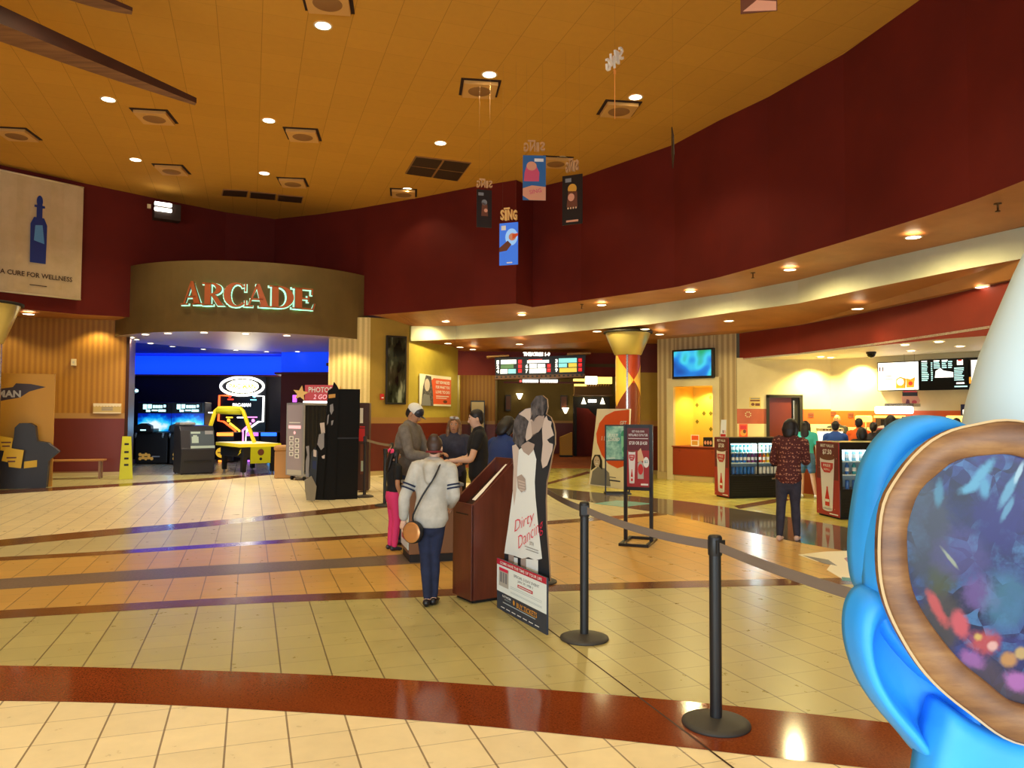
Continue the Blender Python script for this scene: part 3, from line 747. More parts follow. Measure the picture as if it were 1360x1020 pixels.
def art_dark(mb, W, H):
    mb.disc(0, H*.72, W*.22, H*.10, 'print_gold', 2); mb.pg([(-W*.28, H*.36), (W*.26, H*.34), (W*.24, H*.66), (-W*.2, H*.68)], 'print_brown', 2)
    mb.disc(-W*.05, H*.55, W*.16, H*.08, 'print_flesh', 3); mb.rect(-W*.35, -W*.05, H*.86, H*.94, 'print_grey', 2); mb.rect(-W*.3, W*.3, H*.05, H*.09, 'print_flesh', 2)
    for i in range(4): mb.disc(-W*.2+i*W*.13, H*.33, W*.04, H*.02, 'print_cream', 4)
def art_grey(mb, W, H):
    mb.pg([(-W*.2, H*.3), (W*.25, H*.3), (W*.2, H*.62), (-W*.15, H*.66)], 'print_brown', 2); mb.disc(0, H*.66, W*.18, H*.08, 'print_grey', 2); mb.disc(W*.1, H*.45, W*.12, H*.05, 'print_flesh', 3); mb.rect(-W*.4, -W*.05, H*.84, H*.92, 'print_grey', 2)
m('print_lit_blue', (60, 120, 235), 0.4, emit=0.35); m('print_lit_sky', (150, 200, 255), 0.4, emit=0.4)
def art_blue(mb, W, H):
    mb.rect(-W/2, W/2, 0, H, 'print_lit_blue'); mb.disc(W*.15, H*.66, W*.33, H*.20, 'print_lit_sky', 2)
    mb.pg([(-W*.5, H*.32), (-W*.1, H*.34), (W*.15, H*.48), (-W*.05, H*.58), (-W*.5, H*.42)], 'print_brown', 3); mb.disc(W*.2, H*.66, W*.2, H*.09, 'print_flesh', 4); mb.pg([(W*.2, H*.6), (W*.5, H*.68), (W*.5, H*.74), (W*.2, H*.72)], 'print_orange', 5)
    mb.rect(-W*.4, -W*.15, H*.83, H*.94, 'print_white', 3); mb.rect(-W*.1, W*.2, H*.04, H*.07, 'print_white', 3)
film_card((633, 251, 653, 302), (633, 236, 655, 249), 12.5, 0.25, 'dim dark film card hanging leftmost, with mirrored letters over it', art_grey, 'letter_back', True)
film_card((694, 205, 725, 266), (695, 184, 725, 201), 12.0, 0.05, 'hanging film card with a pink figure on blue, mirrored letters over it', art_pink, 'letter_back', True)
film_card((747, 231, 773, 298), (751, 208, 768, 228), 11.5, -0.45, 'black hanging film card with a glowing gold figure, rightmost of the full cards', art_dark, 'letter_back', True)
film_card((663, 295, 688, 352), (664, 274, 687, 293), 12.0, -0.35, 'bright blue hanging film card with golden SING letters above, lowest of the cards', art_blue, 'letter_gold', False)
c = A(816.5, 158, 9.0); t = thing('film_card', 'tilted white SING letters seen almost edge-on above an orange cord', 'hanging poster', tuple(c), math.radians(52), 'film cards hanging from the ceiling')
k = MB()
for i, ch in enumerate('SING'): k.text(ch, 0.15-0.10*i, 0.86-0.085*i, 0.15, 'letter_white', 0, w=0.095, bold=0.02, mirror=True, ext=0.012, rot=0.1)
k.build('title_letters', t); MB().tube([(0, 0, 0), (0.0, 0, 0.66)], 0.005, 'cord_orange', 6).build('cord', t); MB().box(-0.012, 0.012, -0.01, 0.01, 0.55, 0.60, 'cord_orange').build('clip', t)
MB().tube([(0.0, 0, 0.86), (0, 0, ZC-c.z)], 0.0007, 'string', 5).build('string', t)
c = A(894.5, 222, 10.0); t = thing('film_card', 'dark film card seen edge-on in front of the red wall', 'hanging poster', tuple(c), math.radians(82), 'film cards hanging from the ceiling')
MB().prism([(-0.22, 0.10), (0.05, 0.0), (0.24, 0.30), (0.20, 0.62), (-0.10, 0.40)], 0, 0.012, 'print_brown', 'card_edge').build('card', t)
MB().tube([(0.0, 0.006, 0.5), (0, 0.006, ZC-c.z)], 0.0007, 'string', 5).build('string', t)
c = A(1008, 16, 7.2); t = thing('film_card', 'lower corner of a brown film card cut by the top edge of the photo', 'hanging poster', tuple(c), -0.2, 'film cards hanging from the ceiling')
mb = MB(); mb.box(-0.17, 0.17, 0, 0.012, 0, 0.62, 'print_brown'); mb.pg([(-.15, .02), (.16, .0), (.16, .09), (-.02, .12)], 'print_flesh', 1); mb.build('card', t)
MB().tube([(0.0, 0.006, 0.62), (0, 0.006, ZC-c.z)], 0.0007, 'string', 5).build('string', t)
# ================================================================ WALL BANNER
XL, XRr = dl_pts[0], G(110, 243, ZC)
d = Vector((XRr[0]-XL[0], XRr[1]-XL[1])).normalized()
P1 = (XRr[0]+0.05*d.y, XRr[1]-0.06); rz = math.atan2(d.y, d.x)
P0 = (P1[0]-d.x*1.98, P1[1]-d.y*1.98)
zt, zb = ZR(110, 251, P1), ZR(108, 399, P1)
mottled('banner_cloth', (212, 186, 146), (200, 174, 132), 2.0, 0.7)
m('bottle_blue', (22, 50, 130), 0.4); m('bottle_light', (90, 150, 210), 0.4); m('ink_brown', (70, 44, 24), 0.6)
t = thing('wall_banner', 'large white cloth banner with a blue bottle, hung high on the red wall', 'banner', (P0[0]-0.10*(-d.y), P0[1]-0.10, zb), rz)
mb = MB(); W, H = 1.98, zt-zb
K = 14
for i in range(K):
    x0, x1 = W*i/K, W*(i+1)/K; y0, y1 = 0.015*math.sin(i*1.3), 0.015*math.sin((i+1)*1.3)
    mb.add([(x0, y0, 0), (x1, y1, 0), (x1, y1, H), (x0, y0, H)], [(0, 1, 2, 3)], 'banner_cloth', True)
def Lx(px): return W-(110-px)/110*1.83
y = -0.03
cx = Lx(53); zc = H*0.5
mb.pg([(cx-.17, H*.27), (cx+.16, H*.27), (cx+.17, H*.60), (cx+.10, H*.66), (cx-.11, H*.66), (cx-.18, H*.60)], 'bottle_blue', 2, y)
mb.pg([(cx-.10, H*.46), (cx+.12, H*.44), (cx+.07, H*.60), (cx-.08, H*.59)], 'bottle_light', 3, y)
mb.rect(cx-.06, cx+.06, H*.66, H*.77, 'bottle_blue', 2, y); mb.rect(cx-.11, cx+.11, H*.745, H*.765, 'bottle_blue', 3, y); mb.disc(cx, H*.80, .065, H*.05, 'bottle_blue', 2, y)
mb.text('A CURE FOR WELLNESS', Lx(52.5), H*.165, H*.042, 'ink_brown', 2, y, w=1.50, bold=0.02, rot=0.0)
mb.rect(cx-.16, cx+.2, H*.075, H*.083, 'ink_brown', 2, y)
mb.build('cloth', t)
MB().tube([(0, -0.01, H), (W, -0.01, H)], 0.02, 'trim_white', 8).build('top_rod', t); MB().tube([(0, -0.01, 0), (W, -0.01, 0)], 0.022, 'trim_white', 8).build('bottom_rod', t)
# ================================================================ ARCADE SIGN
m('sign_face', (200, 104, 56), 0.45); m('sign_glow', (190, 255, 225), 0.5, emit=0.85); m('sign_return', (90, 60, 30), 0.5)
def serif_letter(ch):
    """heavy bracketed roman capitals in a unit-height box as lists of outlines"""
    R = lambda a, b, c, d: [(a, c), (b, c), (b, d), (a, d)]
    def arcband(cx, cz, ro, rzo, ri, rzi, a0, a1, ox=0.0, n=18):
        o = [(cx+ro*math.cos(a0+(a1-a0)*i/n), cz+rzo*math.sin(a0+(a1-a0)*i/n)) for i in range(n+1)]
        q = [(cx+ox+ri*math.cos(a0+(a1-a0)*i/n), cz+rzi*math.sin(a0+(a1-a0)*i/n)) for i in range(n+1)]
        return [[o[i], o[i+1], q[i+1], q[i]] for i in range(n)]
    h = PI/2
    if ch == 'A': return 0.98, [[(0.10, 0), (0.17, 0), (0.47, 0.92), (0.42, 1.0)], [(0.58, 0), (0.86, 0), (0.53, 1.0), (0.42, 1.0), (0.40, 0.93)], R(0.22, 0.66, 0.30, 0.37), R(0.0, 0.30, 0, 0.06), R(0.50, 0.98, 0, 0.06)]
    if ch == 'R': return 0.95, [R(0.10, 0.36, 0, 1), R(0.0, 0.46, 0, 0.06), R(0.0, 0.40, 0.94, 1.0)]+arcband(0.36, 0.73, 0.46, 0.27, 0.22, 0.20, -h, h)+[[(0.36, 0.46), (0.58, 0.46), (0.90, 0.03), (0.95, 0.0), (0.66, 0.0)]]
    if ch == 'C': return 0.98, arcband(0.50, 0.5, 0.50, 0.52, 0.27, 0.45, 0.75, 2*PI-0.75, 0.06)+[R(0.86, 0.92, 0.66, 0.98), R(0.86, 0.92, 0.06, 0.28)]
    if ch == 'D': return 0.98, [R(0.10, 0.36, 0, 1), R(0.0, 0.42, 0, 0.06), R(0.0, 0.42, 0.94, 1.0)]+arcband(0.40, 0.5, 0.56, 0.50, 0.28, 0.43, -h, h)
    return 0.86, [R(0.10, 0.36, 0, 1), R(0.0, 0.80, 0, 0.06), R(0.0, 0.76, 0.94, 1.0), R(0.36, 0.62, 0.47, 0.54), R(0.58, 0.63, 0.36, 0.65), [(0.74, 0.0), (0.80, 0.0), (0.86, 0.30), (0.81, 0.30)], R(0.71, 0.76, 0.70, 1.0)]
sg = thing('arcade_sign', 'orange letters spelling ARCADE with green backlight on the curved canopy', 'sign', (0, 0, 0))
for ch, x0, x1, yb, yt in [('A', 243, 274, 405.5, 374.5), ('R', 271, 300, 406.5, 376.5), ('C', 299, 329, 408, 377), ('A', 326.5, 360, 408.5, 378), ('D', 359, 388, 410, 381), ('E', 389, 415, 411.5, 383.5)]:
    px = (x0+x1)/2; d_ = ray(px, 400); 
    # meet the canopy arc along the sight line
    best = min((abs(math.atan2(p[0], p[1])-math.atan2(d_[0], d_[1])), p) for p in [arc(t0+(t1-t0)*i/800) for i in range(801)])[1]
    th = math.atan2(best[1]-CY, best[0]-CX)+PI/2
    Wm = math.hypot(best[0], best[1]); sc = Wm/math.hypot(*ray(px, 400)[:2])/FPX
    zb_, zt_ = ZR(px, yb, best), ZR(px, yt, best); wd_, outs = serif_letter(ch)
    w_ = (x1-x0)*sc/max(0.5, math.cos(th)); hh = zt_-zb_
    M_ = Matrix.Translation((best[0], best[1], zb_)) @ Matrix.Rotation(th, 4, 'Z')
    lo = MB(); gl = MB()
    for o_ in outs:
        lo.prism([((p[0]/wd_-0.5)*w_, p[1]*hh) for p in o_], -0.13, -0.07, 'sign_face', 'sign_return', M_)
        cxo = sum(p[0] for p in o_)/len(o_); czo = sum(p[1] for p in o_)/len(o_)
        gl.prism([((p[0]/wd_-0.5)*w_+(0.012 if p[0] > cxo else -0.030), p[1]*hh+(0.006 if p[1] > czo else -0.022)) for p in o_], -0.035, -0.015, 'sign_glow', None, M_)
    L_ = lo.build('letter', sg); gl.build('backlight', L_)
# ================================================================ STANCHIONS
m('stanchion_black', (32, 34, 38), 0.42); m('stanchion_base', (58, 54, 50), 0.55); m('belt_brown', (132, 118, 108), 0.75); m('stanchion_brown', (52, 36, 28), 0.5)
def make_stanchion(mat='stanchion_black', bm='stanchion_base'):
    t = thing('stanchion', '', 'stanchion', group='queue barrier posts')
    MB().lathe([(0.0, 0.0), (0.178, 0.0), (0.181, 0.006), (0.178, 0.016), (0.15, 0.026), (0.06, 0.038), (0.035, 0.042)], bm, n=48).build('base', t)
    MB().lathe([(0.032, 0.035), (0.032, 0.90)], mat, n=24).build('post', t)
    b = MB(); b.lathe([(0.036, 0.90), (0.038, 0.905), (0.038, 0.995), (0.036, 1.0), (0.030, 1.008), (0.001, 1.010)], mat, n=24)
    b.box(-0.030, 0.030, -0.046, -0.030, 0.915, 0.985, mat); b.build('belt_head', t, 0.002)
    return t
s1 = G(776, 848.5); s2 = G(951, 962)
st = make_stanchion(); st.location = (*s1, 0); st['label'] = 'black belt stanchion standing beside the white dress cutout'
o = copy_tree(st); o.location = (*s2, 0); o['label'] = 'nearest black belt stanchion, standing on the dark red stone band'; o.rotation_euler = (0, 0, 0.6)
sL = G(511, 671.5); o = copy_tree(st); o.location = (*sL, 0); o['label'] = 'far black belt stanchion behind the capped man'; o.rotation_euler = (0, 0, 1.0); o.scale = (1, 1, 1.02)
sB = make_stanchion('stanchion_brown', 'stanchion_brown'); sB.location = (*G(484, 660), 0); sB['label'] = 'brown belt stanchion half behind the tall black standee'; sB.scale = (1, 1, 1.2)
sC = copy_tree(st); sC.location = (*G(520, 648), 0); sC['label'] = 'hindmost belt stanchion by the red wall, mostly behind the man in the cap'
def belt(P, Q, lab, sag=0.03, w=0.05, z0=0.95, z1=0.95):
    P, Q = Vector((*P, z0)), Vector((*Q, z1)); d = (Q-P).normalized(); n = Vector((-d.y, d.x, 0))*0.0012
    P = P+d*0.04; Q = Q-d*0.04; K = 14; mb = MB(); v = []
    for i in range(K+1):
        u = i/K; p = P.lerp(Q, u); p.z -= sag*4*u*(1-u)
        for o_ in (n, -n):
            for dz in (-w/2, w/2): v.append(tuple(p+o_+Vector((0, 0, dz))))
    f = []
    for i in range(K):
        a, b = 4*i, 4*i+4
        f += [(a, a+1, b+1, b), (a+2, b+2, b+3, a+3), (a+1, a+3, b+3, b+1), (a, b, b+2, a+2)]
    f += [(0, 2, 3, 1), (4*K, 4*K+1, 4*K+3, 4*K+2)]
    mb.add(v, f, 'belt_brown'); return tag(mb.build('barrier_belt'), lab, 'barrier belt', 'retractable queue belts')
belt(s1, s2, 'brown queue belt stretched between the two front black stanchions')
e = Vector((1.52, 2.62)); belt(s2, tuple(e), 'brown queue belt running from the nearest stanchion behind the blue display', 0.02)
sx = copy_tree(st); sx.location = (e.x, e.y, 0); sx['label'] = 'black belt stanchion hidden behind the blue display'
dd = Vector(s1)-Vector(s2); far = G(700, 745); far = (Vector(s1)+Vector((-0.27, 1.9)))
belt(s1, tuple(far), 'brown queue belt running back from the stanchion behind the white dress cutout', 0.02)
o = copy_tree(st); o.location = (far.x, far.y, 0); o['label'] = 'black belt stanchion hidden behind the embracing couple cutout'
belt(sL, G(520, 648), 'far queue belt leading from the far black stanchion toward the red wall', 0.02)
belt(G(484, 660), G(520, 648), 'far queue belt leading from the brown stanchion behind the black standee', 0.02, z0=1.14, z1=0.95)
# ================================================================ WOODEN DROP BOX KIOSK
mottled('kiosk_wood', (84, 38, 28), (104, 48, 34), 2.0, 0.32, 5.0, stretch=(3, 3, 0.5)); m('kiosk_inside', (52, 24, 18), 0.6); m('paper_white', (240, 232, 220), 0.5)
K0, K1 = Vector(G(602.7, 793)), Vector(G(626, 803)); kd = (K1-K0).normalized(); kl = Vector((-kd.y, kd.x))
if kl.x < 0: kl = -kl
kz = math.atan2(kl.y, kl.x)
t = thing('drop_box_kiosk', 'dark red wooden slant top kiosk with a white strip inside, beside the hooded girl', 'kiosk', (K1.x, K1.y, 0), kz)
KW, KL = (K1-K0).length+0.02, 0.45
h0, h1 = 0.865, 1.255
# local x along length (low end x=0), local y from 0 (near side) to KW
mb = MB(); mb.prism([(0, 0.03), (KL, 0.03), (KL, h1-0.02), (0, h0-0.02)], 0, 0.028, 'kiosk_wood'); mb.build('side_panel', t, 0.004)
mb = MB(); mb.prism([(0, 0.03), (KL, 0.03), (KL, h1), (0, h0)], KW-0.028, KW, 'kiosk_wood'); mb.build('side_panel', t, 0.004)
MB().box(-0.004, 0.022, 0.0, KW, 0.03, h0, 'kiosk_wood').build('front_panel', t, 0.004)
MB().box(KL-0.022, KL, 0.028, KW-0.028, 0.03, h1, 'kiosk_wood').build('back_panel', t, 0.003)
mb = MB(); sl = (h1-h0)/KL
mb.add([(0.022, 0.028, h0-0.10), (KL-0.022, 0.028, h1-0.14), (KL-0.022, KW-0.028, h1-0.14), (0.022, KW-0.028, h0-0.10)], [(0, 1, 2, 3)], 'kiosk_inside'); mb.build('tray_floor', t)
mb = MB(); mb.prism([(0.02, h0-0.085), (KL-0.03, h1-0.13), (KL-0.03, h1-0.015), (0.02, h0-0.005)], 0.029, 0.034, 'kiosk_wood'); mb.build('tray_lip', t)
mb = MB(); mb.add([(0.05, 0.030, h0+sl*0.05-0.012), (KL-0.05, 0.030, h1-sl*0.05-0.012), (KL-0.05, 0.088, h1-sl*0.05-0.010), (0.05, 0.088, h0+sl*0.05-0.010)], [(0, 1, 2, 3)], 'paper_white'); mb.build('white_strip', t)
MB().box(0.03, KL-0.03, 0.03, KW-0.03, 0.0, 0.03, m('kick_black', (20, 14, 12), 0.6)).build('plinth', t)
MB().box(-0.006, 0.0, 0.06, KW-0.06, h0-0.10, h0-0.09, 'kick_black').build('slot', t)
# ================================================================ EMBRACING COUPLE CUTOUT
B0, B1 = Vector(G(660, 807)), Vector(G(726, 843.6)); bd = (B1-B0).normalized()
t = thing('couple_standee', 'tall cutout of an embracing couple, white dress, with a ticket board at its foot', 'standee', (B0.x, B0.y, 0), math.atan2(bd.y, bd.x))
def onp(px, py, off=0.0):
    n = Vector((-bd.y, bd.x)); q = B0+n*off
    P = XR(px, tuple(q), tuple(q+bd)); return ((Vector(P)-q).dot(bd), ZR(px, py, P))
def onz(pts, off): return [onp(x, y, off) for x, y in pts]
OF = 0.07
m('dress_white', (244, 250, 252), 0.5); m('suit_black', (36, 42, 52), 0.5); mottled('print_hair', (46, 46, 54), (112, 108, 112), 14, 0.6); m('print_hair_light', (120, 112, 110), 0.6); m('print_skin', (214, 198, 190), 0.5); m('print_skin_dark', (182, 164, 156), 0.5); m('card_back', (150, 120, 90), 0.8)
sil = [(671, 745), (671, 735), (676, 700), (681, 660), (684, 625), (684, 596), (683, 586), (682, 572), (684, 556), (690, 547), (699, 542), (706, 541), (707, 533), (713, 526), (720, 525), (726, 530), (727, 541), (725, 550), (731, 554), (735, 563), (737, 575), (737, 590), (734, 600), (730, 622), (726, 640), (725, 665), (726, 700), (729, 740), (731, 772), (700, 765)]
SL = onz(sil[::-1], OF)
ca_ = MB(); ca_.prism(SL, OF, OF+0.012, 'suit_black', 'card_back')
L = lambda pts, mt, k: ca_.pg(onz(pts[::-1], OF), mt, k, OF)
L([(671, 735), (676, 700), (681, 660), (685, 625), (687, 600), (694, 594), (703, 604), (709, 596), (713, 610), (711, 640), (712, 660), (716, 700), (721, 742), (712, 744), (703, 740), (695, 742), (684, 738), (677, 736)], 'dress_white', 2)
L([(681, 592), (686, 590), (690, 596), (688, 620), (687, 650), (684, 672), (682, 650), (683, 620)], 'print_skin', 3)
L([(692, 592), (702, 586), (711, 590), (709, 598), (703, 605), (696, 600)], 'print_skin_dark', 3)
L([(699, 560), (708, 556), (711, 572), (706, 582), (700, 586), (697, 575)], 'print_skin', 3)
L([(706, 560), (716, 552), (724, 552), (722, 566), (716, 574), (708, 580)], 'print_skin_dark', 4)
L([(682, 586), (682, 572), (684, 558), (691, 549), (700, 551), (703, 560), (700, 572), (698, 586), (692, 594), (686, 590)], 'print_hair', 4)
L([(690, 550), (699, 543), (706, 542), (708, 550), (704, 560), (698, 554)], 'print_skin', 5)
L([(706, 556), (706, 536), (713, 526), (720, 525), (726, 530), (727, 541), (722, 553), (714, 551), (710, 560)], 'print_hair', 5)
L([(711, 590), (708, 578), (715, 574), (722, 575), (721, 592), (724, 600), (719, 610), (713, 608)], 'suit_black', 4)
L([(724, 556), (727, 552), (729, 558), (734, 560), (733, 566), (737, 578), (735, 598), (728, 618), (722, 622), (720, 612), (722, 590), (721, 570)], 'print_skin', 5)
L([(728, 584), (737, 578), (737, 590), (731, 588)], 'suit_black', 6)
L([(688, 633), (694, 630), (699, 636), (700, 650), (694, 654), (689, 648)], 'print_skin_dark', 5)
for i in range(4): L([(690+i*0.5, 637+i*4), (699, 640+i*3.6), (699, 642+i*3.6), (690+i*0.5, 639+i*4)], 'print_skin', 6)
L([(677, 736), (684, 738), (683, 758), (677, 758)], 'print_skin_dark', 3); L([(693, 742), (700, 741), (699, 765), (693, 762)], 'print_skin_dark', 3)
L([(700, 742), (716, 744), (716, 772), (700, 768)], 'dress_white', 3); L([(684, 740), (689, 741), (689, 760), (684, 758)], 'dress_white', 3)
m('title_pink', (226, 44, 84), 0.5)
a0, z0 = onp(688, 698, OF); a1, z1 = onp(724, 688, OF)
def script_title(body, p, q, h):
    (x0_, z0_), (x1_, z1_) = onp(*p, OF), onp(*q, OF); L_ = math.hypot(x1_-x0_, z1_-z0_)
    ca_.text(body, (x0_+x1_)/2, (z0_+z1_)/2, h, 'title_pink', 8, OF, w=L_, shear=0.4, rot=math.atan2(z1_-z0_, x1_-x0_), bold=-0.012)
script_title('Dirty', (685, 702), (712, 686), 0.115); script_title('Dancing', (690, 724), (724, 697), 0.125)
ax, az = onp(708, 722, OF)
ca_.text('30TH', ax, az, 0.03, 'print_grey', 7, OF, w=0.07)
ca_.rect(ax-.12, ax+.12, az-0.04, az-0.035, 'print_grey', 7, OF); ca_.rect(ax-.10, ax+.12, az-0.06, az-0.055, 'print_grey', 7, OF)
ca_.build('couple_cutout', t)
bw = (B1-B0).length; bh = 0.425
m('board_slate', (52, 60, 76), 0.5); m('board_white', (240, 250, 252), 0.45); m('board_crimson', (196, 36, 66), 0.45); m('print_amber', (214, 150, 60), 0.5); m('print_pale', (178, 196, 206), 0.5)
mb = MB(); mb.box(0, bw, 0, 0.015, 0, bh, 'board_slate')
mb.rect(0, bw, bh*0.36, bh, 'board_white', 1); mb.rect(0, bw, bh*0.885, bh, 'board_crimson', 2)
mb.text('COME HAVE THE TIME OF YOUR LIFE', bw*0.5, bh*0.94, bh*0.055, 'print_white', 3, w=bw*0.84, bold=0.02)
mb.rect(bw*.05, bw*.26, bh*.48, bh*.84, 'print_silver', 2); mb.rect(bw*.06, bw*.25, bh*.78, bh*.84, 'title_pink', 3)
for a_, b_ in ((.08, .12), (.14, .17), (.19, .23)): mb.rect(bw*a_, bw*b_, bh*.56, bh*.76, 'print_grey', 3)
mb.text('SPECIAL 2-DAY EVENT', bw*.62, bh*.79, bh*.05, 'print_grey', 2, w=bw*.50); mb.text('JAN 29 | FEB 1', bw*.60, bh*.71, bh*.055, 'print_grey', 2, w=bw*.30)
mb.rect(bw*.45, bw*.75, bh*.60, bh*.655, 'board_crimson', 2); mb.rect(bw*.47, bw*.73, bh*.62, bh*.635, 'board_white', 3)
for z_ in (.55, .52, .45, .43): mb.rect(bw*.30, bw*.92, bh*z_, bh*(z_+.007), 'print_pale', 2)
mb.text('BUY TICKETS', bw*.63, bh*.255, bh*.10, 'print_amber', 2, w=bw*.40, bold=0.02); mb.disc(bw*.375, bh*.27, bw*.02, bh*.05, 'print_amber', 2)
mb.text('FATHOM', bw*.22, bh*.30, bh*.045, 'print_white', 2, w=bw*.18); mb.text('EVENTS', bw*.24, bh*.245, bh*.02, 'print_pale', 2, w=bw*.12)
mb.rect(bw*.14, bw*.80, bh*.17, bh*.185, 'print_pale', 2); mb.rect(bw*.48, bw*.8, bh*.205, bh*.215, 'print_amber', 2)
for i in range(7): mb.rect(bw*(.10+.115*i), bw*(.18+.115*i), bh*.065, bh*.08, 'print_white', 2)
mb.build('ticket_board', t)
MB().prism([(0.30, 0), (0.34, 0), (0.34, 1.2), (0.32, 1.2)], OF+0.012, OF+0.14, 'card_back').build('easel_back', t)
# ================================================================ TICKET PODIUM
p0, p1, p2 = Vector(G(530.6, 736)), Vector(G(543, 748)), Vector(G(602, 745))
fd = (p2-p1).normalized(); fw = (p2-p1).length+0.10; ld = (p0-p1).length
t = thing('ticket_podium', 'small ticket podium with a pale poster side and dark plinth, people around it', 'podium', (p1.x, p1.y, 0), math.atan2(fd.y, fd.x))
m('podium_tan', (124, 86, 56), 0.5); m('podium_grey', (120, 118, 116), 0.4); m('podium_pale', (206, 222, 222), 0.35)
MB().box(0.015, fw-0.015, 0.015, ld-0.015, 0, 0.09, 'kick_black').build('plinth', t)
MB().box(0, fw, 0, ld, 0.09, 0.84, 'podium_tan').build('body', t, 0.008)
MB().box(-0.015, fw+0.015, -0.015, ld+0.015, 0.84, 0.875, 'podium_grey').build('top', t, 0.006)
mb = MB(); Mside = Matrix.Translation((-0.002, ld, 0)) @ Matrix.Rotation(-PI/2, 4, 'Z')
def sub(mb_, f):
    q = MB(); f(q); off = len(mb_.v); mb_.v += [tuple(Mside @ Vector(v)) for v in q.v]
    for ff, k, s_ in zip(q.f, q.mi, q.sm): mb_.f.append(tuple(i+off for i in ff)); mb_.mi.append(mb_.mx(q.mats[k])); mb_.sm.append(s_)
def side_art(q):
    q.box(0.02, ld-0.02, -0.008, 0, 0.14, 0.82, 'podium_pale'); q.rect(0.06, ld-0.06, 0.55, 0.78, 'print_silver', 1, -0.008)
    q.disc(ld/2, 0.47, 0.13, 0.06, 'print_grey', 1, -0.008); q.rect(0.08, ld-0.10, 0.33, 0.36, 'print_grey', 1, -0.008); q.rect(0.08, ld-0.2, 0.22, 0.28, 'print_red', 1, -0.008)
sub(mb, side_art); mb.build('side_poster', t)
MB().box(0.10, 0.42, 0.12, 0.36, 0.875, 0.90, 'kick_black').build('scanner_pad', t)
# ================================================================ SIGN FRAMES ON THE FLOOR
m('frame_black', (26, 20, 20), 0.4)
def sign_frame(p, w_, rz, z0, z1, lab, art, base_d=0.5, bar=0.022, base=True):
    t = thing('floor_sign_frame', lab, 'sign stand', (p[0], p[1], 0), rz, 'poster stands on the lobby floor')
    b = bar
    for s_ in (-1, 1): MB().box(s_*w_/2-b, s_*w_/2+b, -b, b, 0.0 if not base else 0.02, z1+b, 'frame_black').build('upright', t)
    mb = MB()
    for y_ in (-base_d/2, base_d/2): mb.box(-w_/2-b, w_/2+b, y_-b, y_+b, 0, 0.035, 'frame_black')
    for x_ in (-w_/2, w_/2): mb.box(x_-b, x_+b, -base_d/2, base_d/2, 0, 0.035, 'frame_black')
    mb.build('base_frame', t)
    mb = MB(); mb.box(-w_/2+b, w_/2-b, -0.012, 0.012, z0, z1, 'card_black'); 
    for z_ in (z0, z1): mb.box(-w_/2, w_/2, -b, b, z_-b, z_+b, 'frame_black')
    mb.build('poster_holder', t)
    mb = MB(); art(mb, w_-2*b, z0+b, z1-b); mb.build('poster', t); return t
m('cup_print_red', (200, 50, 56), 0.45); m('poster_maroon', (104, 30, 36), 0.45); m('poster_red2', (168, 40, 44), 0.45)
m('cup_white', (236, 236, 240), 0.4)
def cup(mb, cx, z0, z1, w0, w1, k=3, cola=True, y=0.0, body='cup_white'):
    mb.pg([(cx-w0/2, z0), (cx+w0/2, z0), (cx+w1/2, z1), (cx-w1/2, z1)], body, k, y)
    mb.disc(cx, z1, w1/2*1.02, w1*0.10, 'print_brown', k+1, y); mb.disc(cx, z0+0.004, w0/2, w0*0.10, body, k, y)
    H = z1-z0
    mb.pg([(cx-w1*.42, z1-H*.10), (cx-w1*.40, z1-H*.2), (cx-w1*.2, z1-H*.29), (cx+w1*.2, z1-H*.29), (cx+w1*.40, z1-H*.2), (cx+w1*.42, z1-H*.10)], 'cup_print_red', k+2, y)
    mb.text('FREE', cx, z1-H*.155, H*.05, 'print_white', k+3, y, w=w1*.5); mb.text('REFILL', cx, z1-H*.23, H*.035, 'print_white', k+3, y, w=w1*.42)
    if cola:
        b = w0*.5
        mb.pg([(cx-b*.42, z0+H*.07), (cx+b*.42, z0+H*.07), (cx+b*.46, z0+H*.2), (cx+b*.34, z0+H*.27), (cx+b*.14, z0+H*.39), (cx+b*.14, z0+H*.44), (cx-b*.14, z0+H*.44), (cx-b*.14, z0+H*.39), (cx-b*.34, z0+H*.27), (cx-b*.46, z0+H*.2)], 'print_red', k+2, y)
        mb.rect(cx-b*.4, cx+b*.4, z0+H*.15, z0+H*.20, 'print_white', k+3, y)
